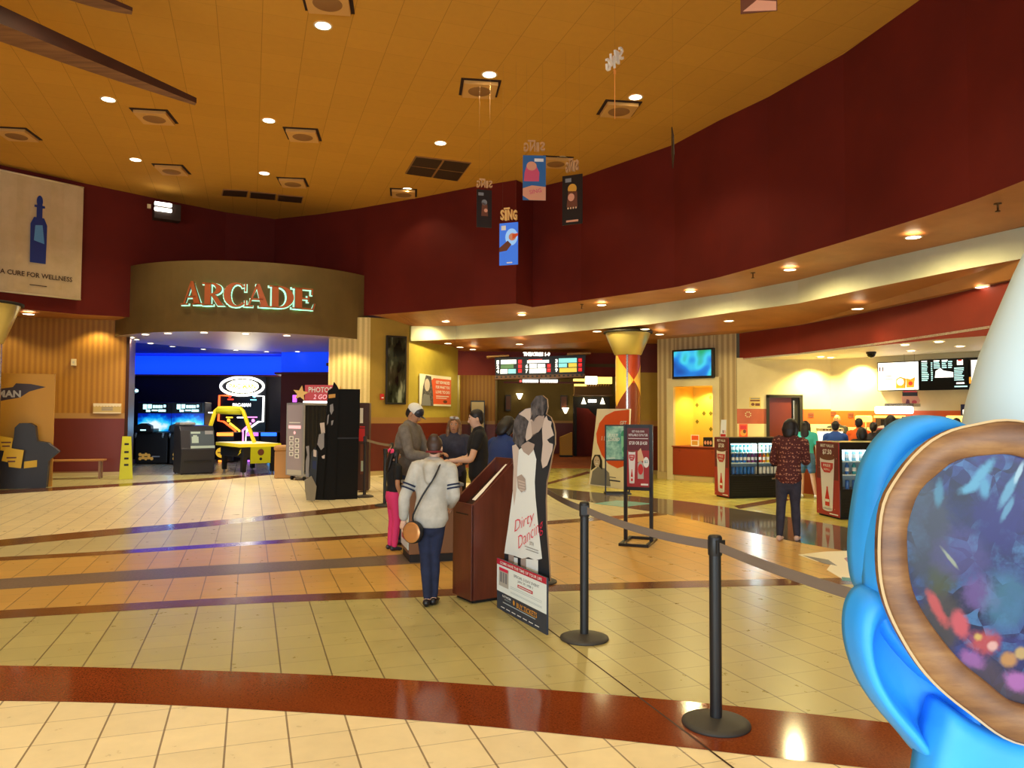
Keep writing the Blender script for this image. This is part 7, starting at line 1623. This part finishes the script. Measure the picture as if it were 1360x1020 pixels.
    if hair:
        ty = hair['type']
        def hr(mb):
            mb.ell((0, .014, .040), (.081, .098, .088), 'print_white', 18, 12, MH); mb.ell((0, .050, .0), (.074, .058, .085), 'print_white', 16, 10, MH)
            if ty == 'long':
                limb(mb, [MH @ Vector(p) for p in ((0, .06, .02), (0, .085, -.10), (0, .095, -.22), (0, .10, -.30))], [(.078*s, .045*s), (.088*s, .042*s), (.092*s, .036*s), (.06*s, .022*s)], 14)
                for x_ in (-1, 1): limb(mb, [MH @ Vector(p) for p in ((x_*.070, -.02, .04), (x_*.082, -.005, -.05), (x_*.080, -.02, -.16), (x_*.07, -.04, -.24))], [.028*s, .032*s, .034*s, .02*s], 10)
            if ty == 'bun': mb.ell((0, .085, .085), (.058, .052, .050), 'print_white', 12, 10, MH); mb.ell((0, .05, .03), (.086, .075, .09), 'print_white', 14, 10, MH)
            if ty == 'bob':
                limb(mb, [MH @ Vector(p) for p in ((0, .045, .04), (0, .07, -.05), (0, .075, -.12))], [(.090*s, .062*s), (.098*s, .060*s), (.075*s, .045*s)], 14)
                for x_ in (-1, 1): limb(mb, [MH @ Vector(p) for p in ((x_*.066, .0, .05), (x_*.086, .0, -.03), (x_*.082, .01, -.11))], [.03*s, .036*s, .026*s], 10)
            if ty == 'pony': limb(mb, [MH @ Vector(p) for p in ((0, .09, .06), (0, .14, .0), (0, .13, -.12))], [.03*s, .035*s, .015*s], 10)
        if ty != 'bald':
            v, f = remesh(hr, max(.010, vox*.8), 3); q = MB(); q.add(v, f, hair['mat'], True); q.build('hair', t)
    if extra: extra(t, s, MH, ln, j)
    return t
# materials for clothing
mottled('cloth_hoodie', (176, 172, 164), (196, 192, 184), 9, 0.9); mottled('cloth_navy', (22, 30, 58), (30, 40, 74), 12, 0.85); mottled('cloth_plaid', (108, 100, 92), (128, 118, 108), 16, 0.9); m('cloth_black', (22, 22, 26), 0.85); mottled('cloth_jeans', (44, 62, 96), (60, 80, 116), 12, 0.85); mottled('cloth_slate', (44, 44, 60), (58, 58, 76), 10, 0.85)
m('cloth_pink', (230, 60, 120), 0.8); m('cloth_teal', (70, 200, 196), 0.8); mottled('cloth_denim', (70, 110, 150), (90, 132, 170), 12, 0.85); m('cloth_blue', (40, 80, 170), 0.85); m('cloth_orange', (240, 100, 30), 0.85); m('cloth_royal', (36, 56, 110), 0.85)
mt = m('cloth_pattern', (70, 28, 28), 0.85); tt = NT(mt); tc = tt.n('ShaderNodeTexCoord'); vo = tt.n('ShaderNodeTexVoronoi'); vo.inputs['Scale'].default_value = 34; tt.l(tc.outputs['Object'], vo.inputs['Vector'])
wv = tt.n('ShaderNodeTexWave', bands_direction='Z'); wv.inputs['Scale'].default_value = 5.5; tt.l(tc.outputs['Object'], wv.inputs['Vector'])
tt.l(tt.mix(tt.math('MULTIPLY', tt.math('LESS_THAN', vo.outputs['Distance'], 0.36), tt.math('GREATER_THAN', wv.outputs['Fac'], 0.35)), S(82, 32, 32), S(178, 120, 96)), tt.b.inputs['Base Color'])
m('shoe_pale', (220, 186, 170), 0.6); m('shoe_white', (230, 228, 220), 0.6); m('bag_gold', (206, 140, 80), 0.3, 0.4); m('bow_pink', (255, 70, 130), 0.6)
# -- hooded girl from behind, round bag on a strap
def hoodie_extra(t, s, MH, ln, j):
    for S_ in 'LR':
        a, b = j['s'+S_], j['e'+S_]
        for u in (.60, .72):
            p = a.lerp(b, u); d = (b-a).normalized(); MB().tube([p-d*0.007, p+d*0.007], .076*s, 'cloth_navy', 16).build('sleeve_stripe', t)
    MB().tube([MH @ Vector((0, .02, -.055)), MH @ Vector((0, .026, -.035))], [(.088*s, .100*s), (.088*s, .104*s)], m('band_red', (120, 30, 36), 0.7), 20).build('head_band', t)
    bp = Vector((.15*s, .13*s, .77*s)); d = Vector((0.35, 0.93, 0.05)).normalized(); M_ = Matrix.Translation(bp) @ d.to_track_quat('Z', 'Y').to_matrix().to_4x4()
    b_ = thing('shoulder_bag', None, None); b_.parent = t
    MB().lathe([(0.001, -.03), (.085, -.03), (.095, -.02), (.095, .025), (.088, .032)], 'cab_black', n=28, caps=False, M=M_).build('bag_body', b_); MB().lathe([(.088, .030), (.08, .036), (.05, .034), (.001, .038)], 'bag_gold', n=28, caps=False, M=M_).build('bag_face', b_)
    pts = [bp+Vector((0, 0, .09*s)), Vector((.150*s, .150*s, .95*s)), Vector((.05*s, .165*s, 1.15*s)), Vector((-.07*s, .150*s, 1.34*s)), Vector((-.115*s, .07*s, 1.475*s)), Vector((-.11*s, -.03*s, 1.46*s))]
    P_, R_ = smooth_chain(pts, [.008]*6, 4); MB().tube(P_, .008, 'cab_black', 6).build('strap', b_)
person(G(571, 804), PI-0.12, 1.46, 'person seen from behind in a cream hooded sweatshirt with a round gold bag', 'skin_light', dict(mat='cloth_hoodie', off=.026, z0=.88, sleeve=.97, hood=True), dict(mat='cloth_navy', off=.006), dict(type='bun', mat='hair_brown'), 'cab_black',
       dict(hL=(.08, 0, .92), kL=(.05, .0, .50), aL=(.025, .02, .085), hR=(-.08, 0, .92), kR=(-.03, -.06, .50), aR=(-.03, -.05, .085), eL=(.27, .05, 1.12), wL=(.285, .02, .88), eR=(-.25, .0, 1.14), wR=(-.15, -.25, 1.0)), lean=0.06, side=-.04, head=(0, .30, 0), vox=.012, extra=hoodie_extra, curl=.35)
# -- man in a cap
def cap_extra(t, s, MH, ln, j):
    c_ = MB(); c_.ell((0, .008, .056), (.088, .106, .082), 'shoe_white', 20, 12, MH); c_.ell((0, -.040, .048), (.081, .070, .072), 'cab_charcoal', 20, 12, MH); c_.build('cap', t)
    q = MB(); v = []; 
    for i in range(13):
        a = -1.15+2.3*i/12; v += [(.086*math.sin(a), -.085*math.cos(a)-.005, .035), (.092*math.sin(a), -.175*math.cos(a)*(0.6+0.4*math.cos(a)), .022-.0*i)]
    q.add(v, [(2*i, 2*i+1, 2*i+3, 2*i+2) for i in range(12)], 'cab_charcoal', True, MH); q.build('cap_brim', t)
person((-1.40, 9.80), 1.30, 1.80, 'person in a white and dark cap and grey plaid shirt, bowed over the podium', 'skin_tan', dict(mat='cloth_plaid', off=.030, z0=.80, sleeve=.95, collar=True), dict(mat='cloth_jeans', off=.016), dict(type='short', mat='hair_black'), 'cab_charcoal',
       dict(eL=(.25, -.22, 1.12), wL=(.10, -.46, 1.12), eR=(-.25, -.20, 1.12), wR=(-.09, -.44, 1.08)), lean=0.20, head=(0, .45, 0), build=1.12, extra=cap_extra)
# -- little girl with a pink bow
def bow_extra(t, s, MH, ln, j):
    q = MB()
    for x_ in (-1, 1): q.ell((x_*.052, .085, .085), (.050, .022, .036), 'bow_pink', 12, 8, MH @ Matrix.Rotation(x_*0.35, 4, 'Y')); q.ell((x_*.035, .09, .04), (.022, .012, .045), 'bow_pink', 10, 8, MH)
    q.ell((0, .095, .08), (.016, .016, .016), 'bow_pink', 8, 6, MH); q.build('hair_bow', t)
person((-1.44, 9.36), 2.1, 1.24, 'small person with a pink hair bow and pink trousers beside the podium', 'skin_tan', dict(mat='cloth_black', off=.018, z0=.80, sleeve=.5), dict(mat='cloth_pink', off=.016), dict(type='long', mat='hair_black'), 'cab_charcoal', dict(eL=(.22, -.08, 1.12), wL=(.18, -.26, 1.06)), head=(0, .15, 0), extra=bow_extra)
# -- fair haired woman behind the podium
def sun_extra(t, s, MH, ln, j):
    q = MB()
    for x_ in (-1, 1): q.ell((x_*.036, -.070, .105), (.032, .012, .020), 'print_silver', 12, 8, MH)
    q.tube([MH @ Vector((-.075, -.05, .10)), MH @ Vector((0, -.082, .112)), MH @ Vector((.075, -.05, .10))], .005, 'cab_black', 6); q.build('sunglasses', t)
person((-.77, 10.25), -0.15, 1.63, 'person with long fair hair and sunglasses pushed up, facing us over the podium', 'skin_tan', dict(mat='cloth_slate', off=.018, sleeve=.9), dict(mat='cloth_black', off=.012), dict(type='long', mat='hair_blonde'), 'cab_black', dict(eL=(.24, -.10, 1.14), wL=(.14, -.32, 1.08), eR=(-.24, -.10, 1.14), wR=(-.12, -.30, 1.04)), head=(.1, .10, .08), extra=sun_extra)
# -- dark haired man in black, facing left
def watch(t, s, MH, ln, j):
    a, b = j['eR'], j['wR']; p = a.lerp(b, .9); d = (b-a).normalized(); MB().tube([p-d*.012, p+d*.012], .034*s, 'cab_black', 12).build('wrist_watch', t)
person((-.40, 9.62), -1.42, 1.72, 'person in a black t-shirt with short black hair, facing left over the podium', 'skin_light', dict(mat='cloth_black', off=.022, z0=.85, sleeve=.42), dict(mat='cloth_slate', off=.014), dict(type='short', mat='hair_black'), 'cab_black', dict(eL=(.24, -.14, 1.12), wL=(.16, -.40, 1.10), eR=(-.24, -.12, 1.12), wR=(-.16, -.36, 1.07)), lean=.06, head=(0, .12, 0), build=1.1, extra=watch)
# -- bowed person behind the kiosk
person((-.17, 8.45), 2.35, 1.66, 'person in a dark blue top with head bowed, just behind the slant top kiosk', 'skin_brown', dict(mat='cloth_royal', off=.020, sleeve=.45), dict(mat='cloth_jeans', off=.012), dict(type='bob', mat='hair_black'), 'cab_black', dict(eL=(.22, -.16, 1.12), wL=(.12, -.36, 1.10), eR=(-.22, -.16, 1.12), wR=(-.12, -.36, 1.10)), lean=.26, head=(0, .40, 0))
# -- woman in the patterned top
person(G(1048, 718), 2.62, 1.62, 'person with dark bobbed hair in a maroon patterned top and dark jeans, by the coolers', 'skin_tan', dict(mat='cloth_pattern', off=.024, z0=.90, sleeve=.75), dict(mat='cloth_slate', off=.012), dict(type='bob', mat='hair_black'), 'shoe_pale',
       dict(kL=(.10, .03, .50), aL=(.12, .06, .085), kR=(-.08, -.06, .50), aR=(-.10, -.05, .085), eL=(.22, -.06, 1.13), wL=(.12, -.28, 1.10), eR=(-.23, -.10, 1.14), wR=(-.12, -.32, 1.12)), head=(-.45, .05, 0), side=-.07, build=1.0, vox=.012)
# -- woman in turquoise
person(G(1071, 661), 2.7, 1.56, 'person with long black hair in a turquoise top and denim shorts at the counter', 'skin_light', dict(mat='cloth_teal', off=.022, z0=.82, sleeve=.5), dict(mat='cloth_denim', off=.022, type='short'), dict(type='long', mat='hair_black'), 'shoe_white', dict(eL=(.24, -.10, 1.14), wL=(.15, -.32, 1.12), kR=(-.14, .02, .5), aR=(-.20, .05, .085)), head=(-.15, .05, 0), vox=.016)
# -- queue and staff at the counter
def simple(loc, rz, h, lab, topm, hairt, skin='skin_tan', sleeve=.45, hm='hair_black'):
    return person(loc, rz, h, lab, skin, dict(mat=topm, off=.020, sleeve=sleeve), dict(mat='cloth_slate', off=.014), dict(type=hairt, mat=hm), 'cab_black', dict(eL=(.23, -.12, 1.13), wL=(.14, -.34, 1.10), eR=(-.23, -.12, 1.13), wR=(-.14, -.34, 1.10)), vox=.018)
simple((7.48, 17.50), -0.7, 1.69, 'bald person in black serving behind the concession counter', 'cloth_black', 'bald', 'skin_tan')
simple((6.18, 14.55), 2.75, 1.56, 'person with short dark hair in a blue top, waiting in front of the bald server', 'cloth_blue', 'short')
simple((6.86, 15.05), 2.7, 1.62, 'person in a bright orange top waiting at the counter', 'cloth_orange', 'short', 'skin_brown')
simple((6.32, 13.75), 2.9, 1.46, 'shorter person with black bobbed hair just behind the nearer cooler', 'cloth_black', 'bob')
simple((6.72, 14.15), 2.5, 1.55, 'person with a black ponytail queueing under the glowing heat lamp', 'cloth_slate', 'pony', 'skin_light')
simple((6.62, 13.30), 2.8, 1.68, 'taller person with big dark hair below the popcorn machine, half behind the blue display', 'cloth_black', 'bob')
simple((8.88, 15.2), -0.6, 1.63, 'person with dark hair behind the counter by the till screen', 'cloth_black', 'short', 'skin_light')
# ================================================================ BLUE MOULDED DISPLAY WITH A WOODEN PORTHOLE
BY = 1.50
def bpx(px, py, Y): v = A(px, py, Y); return (v.x, v.z)
mt = mottled('foam_blue', (38, 148, 236), (48, 164, 244), 3, 0.55); m('foam_white', (192, 210, 214), 0.5)
nt = NT(MATS['foam_blue']); nz = nt.noise(None, 160, 4); bm = nt.n('ShaderNodeBump'); bm.inputs['Strength'].default_value = 0.12; nt.l(nz, bm.inputs['Height']); nt.l(bm.outputs[0], nt.b.inputs['Normal'])
mt = m('porthole_wood', (120, 84, 56), 0.5); nt = NT(mt); tc = nt.n('ShaderNodeTexCoord')
mp = nt.n('ShaderNodeMapping'); mp.inputs['Scale'].default_value = (2, 2, 11); mp.inputs['Rotation'].default_value = (0, 0.25, 0); nt.l(tc.outputs['Object'], mp.inputs[0])
n1 = nt.noise(mp.outputs[0], 2.2, 8, 0.65); n2 = nt.noise(tc.outputs['Object'], 5, 3)
nt.l(nt.ramp(nt.math('ADD', nt.math('MULTIPLY', n1, .7), nt.math('MULTIPLY', n2, .3)), [(0.32, S(74, 44, 28)), (0.50, S(120, 80, 44)), (0.68, S(158, 116, 68))]), nt.b.inputs['Base Color'])
t = thing('blue_display', 'big blue moulded foam display with a round wooden porthole, close at the right edge', 'display', (0, 0, 0))
def closed_spline(P, k=6):
    out = []; n = len(P)
    for i in range(n):
        p0, p1, p2, p3 = [Vector(P[(i+d) % n]) for d in (-1, 0, 1, 2)]
        for q in range(k):
            u = q/k; out.append(0.5*((2*p1)+(p2-p0)*u+(2*p0-5*p1+4*p2-p3)*u*u+(3*p1-p0-3*p2+p3)*u**3))
    return out
def puff(out, c, y0, prof, back, mt_, name, k=6):
    """moulded relief: outline loops shrink toward c while the surface follows prof [(scale, dy)]"""
    O = closed_spline(out, k); c = Vector(c); n = len(O); v = []
    for s_, dy in prof:
        for p in O: q = c+(p-c)*s_; v.append((q.x, y0+dy, q.y))
    L = len(prof); f = [(a*n+i, a*n+(i+1) % n, (a+1)*n+(i+1) % n, (a+1)*n+i) for a in range(L-1) for i in range(n)]
    f.append(tuple((L-1)*n+i for i in range(n)))
    b = len(v); v += [(p.x, y0+back, p.y) for p in O]; f += [(i, b+i, b+(i+1) % n, (i+1) % n) for i in range(n)]; f.append(tuple(b+i for i in range(n))[::-1])
    mb = MB(); mb.add(v, f, mt_, True); return mb.build(name, t)
C0 = (1385, 775)
def mirror_c(L_): return [(2*C0[0]-x, 2*C0[1]-y) for x, y in L_]
ring_o = [(1360, 560), (1290, 565), (1250, 578), (1220, 600), (1193, 633), (1173, 673), (1168, 738), (1175, 794), (1198, 847), (1234, 900), (1287, 946), (1360, 990)]
ring_i = [(1360, 607), (1310, 605), (1270, 613), (1247, 630), (1225, 650), (1213, 677), (1206, 716), (1216, 791), (1265, 865), (1310, 905), (1360, 938)]
def full(L_): return [bpx(x, y, BY) for x, y in L_]+[bpx(x, y, BY) for x, y in mirror_c(L_)[1:-1]]
RO, RI = closed_spline(full(ring_o)), closed_spline(full(ring_i))
def by_angle(P, n=96):
    c = Vector(bpx(*C0, BY)); L_ = sorted([(math.atan2(p.y-c.y, p.x-c.x), (p-c).length) for p in [Vector(q) for q in P]]); L_ = [(a-2*PI, r) for a, r in L_]+L_+[(a+2*PI, r) for a, r in L_]; out = []
    for i in range(n):
        a = -PI+2*PI*i/n; r = lerp_tab(L_, a); out.append(Vector((c.x+r*math.cos(a), c.y+r*math.sin(a))))
    return out
RO, RI = by_angle(RO), by_angle(RI); n = len(RO)
mb = MB(); v = []
for u, dy in ((0, .020), (0, .006), (.03, .0), (.10, -.005), (.5, -.007), (.92, -.003), (1.0, .004), (1.0, .02)):
    for a, b in zip(RO, RI): q = a.lerp(b, u); v.append((q.x, BY+dy, q.y))
mb.add(v, [(a*n+i, a*n+(i+1) % n, (a+1)*n+(i+1) % n, (a+1)*n+i) for a in range(7) for i in range(n)], 'porthole_wood', True); mb.build('wooden_ring', t)
mb = MB(); v = []
for a, b in zip(RO, RI): 
    q = a.lerp(b, -0.03); v.append((q.x, BY+.004, q.y)); q = a.lerp(b, .03); v.append((q.x, BY-.0015, q.y))
mb.add(v, [(2*i, 2*((i+1) % n), 2*((i+1) % n)+1, 2*i+1) for i in range(n)], m('wood_pale_edge', (206, 180, 140), 0.5), True); mb.build('ring_edge', t)
# printed glowing-forest picture behind the porthole
PY_ = BY+.018
mt = m('porthole_print', (40, 60, 130), 0.25, spec=0.2); nt = NT(mt); tc = nt.n('ShaderNodeTexCoord'); co = tc.outputs['Object']
n1 = nt.noise(co, 5.5, 6, 0.65); n2 = nt.noise(co, 16, 4, 0.7)
vo = nt.n('ShaderNodeTexVoronoi', feature='F2'); vo.inputs['Scale'].default_value = 15
va = nt.n('ShaderNodeVectorMath', operation='ADD'); nv = nt.n('ShaderNodeTexNoise'); nv.inputs['Scale'].default_value = 9; nt.l(co, nv.inputs['Vector'])
vm = nt.n('ShaderNodeVectorMath', operation='SCALE'); nt.l(nv.outputs['Color'], vm.inputs[0]); vm.inputs['Scale'].default_value = 0.09
nt.l(co, va.inputs[0]); nt.l(vm.outputs[0], va.inputs[1]); nt.l(va.outputs[0], vo.inputs['Vector'])
ink = nt.ramp(n1, [(0.30, S(12, 15, 24)), (0.45, S(20, 28, 70)), (0.55, S(38, 36, 92)), (0.66, S(26, 58, 100)), (0.78, S(12, 14, 32))])
facet = nt.ramp(vo.outputs['Color'], [(0.25, S(10, 11, 28)), (0.5, S(30, 40, 96)), (0.8, S(60, 100, 140))])
mm = nt.n('ShaderNodeMapRange'); nt.l(n2, mm.inputs[0]); mm.inputs[1].default_value = .42; mm.inputs[2].default_value = .62; mm.inputs[4].default_value = .7
col_ = nt.mix(mm.outputs[0], ink, facet)
jit = nt.math('MULTIPLY', nt.math('SUBTRACT', n2, 0.5), 1.3)
def soft(px, py, rx, ry, rgb, amt, rot=0.0):
    """a soft printed patch, elliptical, centred on a point of the picture"""
    global col_
    x, z = bpx(px, py, PY_); kk = PY_/FPX
    mp = nt.n('ShaderNodeMapping', vector_type='TEXTURE'); mp.inputs['Location'].default_value = (x, PY_, z); mp.inputs['Rotation'].default_value = (0, rot, 0); mp.inputs['Scale'].default_value = (rx*kk, 1, ry*kk); nt.l(co, mp.inputs[0])
    ln_ = nt.n('ShaderNodeVectorMath', operation='LENGTH'); nt.l(mp.outputs[0], ln_.inputs[0])
    r_ = nt.n('ShaderNodeMapRange', interpolation_type='SMOOTHSTEP'); nt.l(nt.math('ADD', ln_.outputs['Value'], jit), r_.inputs[0]); r_.inputs[1].default_value = 1.1; r_.inputs[2].default_value = 0.45; r_.inputs[3].default_value = 0; r_.inputs[4].default_value = amt
    col_ = nt.mix(r_.outputs[0], col_, tuple(c*0.42 for c in S(*rgb)[:3])+(1,))
for q in [(1228, 700, 40, 150, (74, 80, 84), .75, -.15), (1240, 830, 44, 70, (82, 72, 66), .8, .5), (1320, 910, 90, 36, (92, 74, 84), .75, .45), (1255, 770, 26, 24, (84, 92, 40), .6, 0), (1280, 740, 40, 44, (96, 84, 150), .6, 0), (1330, 690, 46, 50, (44, 40, 130), .8, 0), (1300, 790, 32, 28, (150, 110, 190), .55, 0), (1335, 800, 40, 46, (90, 160, 190), .5, 0),
          (1243, 806, 9, 30, (226, 96, 96), .9, -.5), (1276, 828, 14, 22, (232, 100, 110), .95, -.3), (1306, 852, 26, 20, (210, 86, 90), .95, 0), (1299, 846, 8, 7, (240, 200, 110), .9, 0), (1318, 858, 8, 8, (255, 200, 190), .9, 0), (1290, 876, 22, 14, (196, 120, 200), .7, .4), (1340, 876, 14, 12, (236, 170, 90), .8, 0), (1352, 906, 26, 16, (214, 130, 214), .8, .4), (1356, 868, 10, 10, (240, 200, 120), .8, 0),
          (1302, 632, 10, 34, (110, 190, 226), .95, .75), (1290, 646, 22, 9, (110, 190, 226), .9, -.4), (1308, 646, 9, 18, (100, 180, 220), .9, 0), (1247, 652, 8, 22, (90, 160, 190), .8, .1), (1340, 650, 7, 30, (120, 190, 224), .85, .5), (1353, 628, 4, 18, (200, 235, 250), .9, .4), (1338, 676, 5, 20, (120, 190, 224), .7, .5), (1262, 742, 20, 3, (210, 220, 170), .6, .9)]: soft(*q)
nt.l(col_, nt.b.inputs['Base Color'])
mb = MB(); mb.poly([(p.x, PY_, p.y) for p in RI], 'porthole_print')
mb.build('porthole_picture', t)
MB().add([(p.x, BY+.022, p.y) for p in RO], [tuple(range(n))], 'foam_blue').build('porthole_back', t)
# upper lobe in two steps around the ring
up = [(1300, 580), (1265, 560), (1240, 552), (1215, 553), (1190, 563), (1165, 588), (1148, 622), (1138, 670), (1133, 720), (1135, 760), (1143, 784), (1160, 800), (1230, 880), (1330, 860), (1380, 740), (1350, 640)]
puff([bpx(x, y, BY+.16) for x, y in up], bpx(1300, 720, BY+.16), BY+.16, [(1, 0), (.995, -.03), (.975, -.048), (.94, -.058), (.88, -.060), (.80, -.045)], .03, 'foam_blue', 'upper_lobe')
up2 = [(1300, 590), (1262, 580), (1236, 583), (1208, 600), (1184, 630), (1168, 668), (1158, 715), (1156, 760), (1160, 800), (1180, 850), (1260, 920), (1330, 860), (1380, 740)]
puff([bpx(x, y, BY+.09) for x, y in up2], bpx(1300, 750, BY+.09), BY+.09, [(1, 0.02), (.99, 0.0), (.975, -.012), (.95, -.016), (.90, -.012), (.85, 0.02)], .04, 'foam_blue', 'inner_lobe')
# lower lobe with a hollow, then the body that carries on to the floor
lo = [(1152, 784), (1138, 800), (1132, 826), (1134, 860), (1146, 900), (1168, 938), (1203, 980), (1240, 1018), (1290, 1020), (1300, 980), (1290, 930), (1255, 890), (1225, 850), (1195, 810), (1172, 786)]
puff([bpx(x, y, BY+.08) for x, y in lo], bpx(1214, 905, BY+.08), BY+.08, [(1, 0.03), (.985, 0.0), (.95, -.022), (.88, -.034), (.78, -.030), (.66, .0), (.52, .030), (.30, .045)], .05, 'foam_blue', 'lower_lobe')
x0, z0 = bpx(1264, 942, BY); body = [(1264, 942), (1252, 972), (1242, 1010), (1234, 1060), (1215, 1160), (1190, 1350), (1175, 1640), (1230, 1660), (1540, 1660), (1595, 1640), (1580, 1350), (1560, 1060), (1500, 990), (1440, 985), (1360, 985), (1300, 962)]
bd_ = [(x, max(0.0, z)) for x, z in [bpx(x, y, BY+.02) for x, y in body]]
puff(bd_, bpx(1390, 1300, BY+.02), BY+.02, [(1, .05), (.985, .015), (.96, .0), (.9, -.006), (.8, -.006)], .08, 'foam_blue', 'pedestal_body')
# white cone rising behind the ring
cY = 2.08; kk = cY/FPX; c = A(1490, 600, cY); prof = [(207, 600), (203, 570), (196, 535), (178, 472), (161, 430), (130, 358), (92, 280), (50, 200), (12, 140), (0.5, 128)]
M_ = Matrix.Translation((c.x, cY, c.z)) @ Matrix.Diagonal((1, .55, 1, 1))
MB().lathe([(r*kk, (600-y)*kk) for r, y in prof], 'foam_white', n=56, M=M_).build('white_cone', t)
MB().lathe([(205*kk, -.10), (208*kk, 0.0), (203*kk, .012)], m('cone_edge_reflection', (170, 130, 110), 0.5), n=56, M=M_).build('cone_edge_reflection', t)  # brown lower edge: a reflection on the white cone, painted as colour
MB().slab([(c.x-.25, cY-.12), (c.x+.25, cY-.12), (c.x+.25, cY+.12), (c.x-.25, cY+.12)], 0.0, c.z, 'foam_blue').build('rear_post', t)
# ================================================================ CAMERA AND VIEW
cd_ = bpy.data.cameras.new('camera'); cam = bpy.data.objects.new('camera', cd_); COL.objects.link(cam)
cd_.sensor_fit = 'HORIZONTAL'; cd_.sensor_width = 36.0; cd_.lens = 36.0*FPX/1360; cd_.clip_end = 200; cd_.clip_start = 0.05
fw_ = Vector((0, math.cos(PIT), math.sin(PIT))); U0 = Vector((0, -math.sin(PIT), math.cos(PIT))); R0 = Vector((1, 0, 0))
cr_, sr_ = math.cos(ROL), math.sin(ROL); rt_ = R0*cr_-U0*sr_; ut_ = R0*sr_+U0*cr_
cam.matrix_world = Matrix(((rt_.x, ut_.x, -fw_.x, 0), (rt_.y, ut_.y, -fw_.y, 0), (rt_.z, ut_.z, -fw_.z, EYE), (0, 0, 0, 1)))
SC.camera = cam
vs = SC.view_settings; SC.display_settings.display_device = 'sRGB'; vs.view_transform = 'Standard'; vs.look = 'None'; vs.gamma = 1.0; vs.exposure = 0.0; vs.use_curve_mapping = False
bpy.context.view_layer.update()
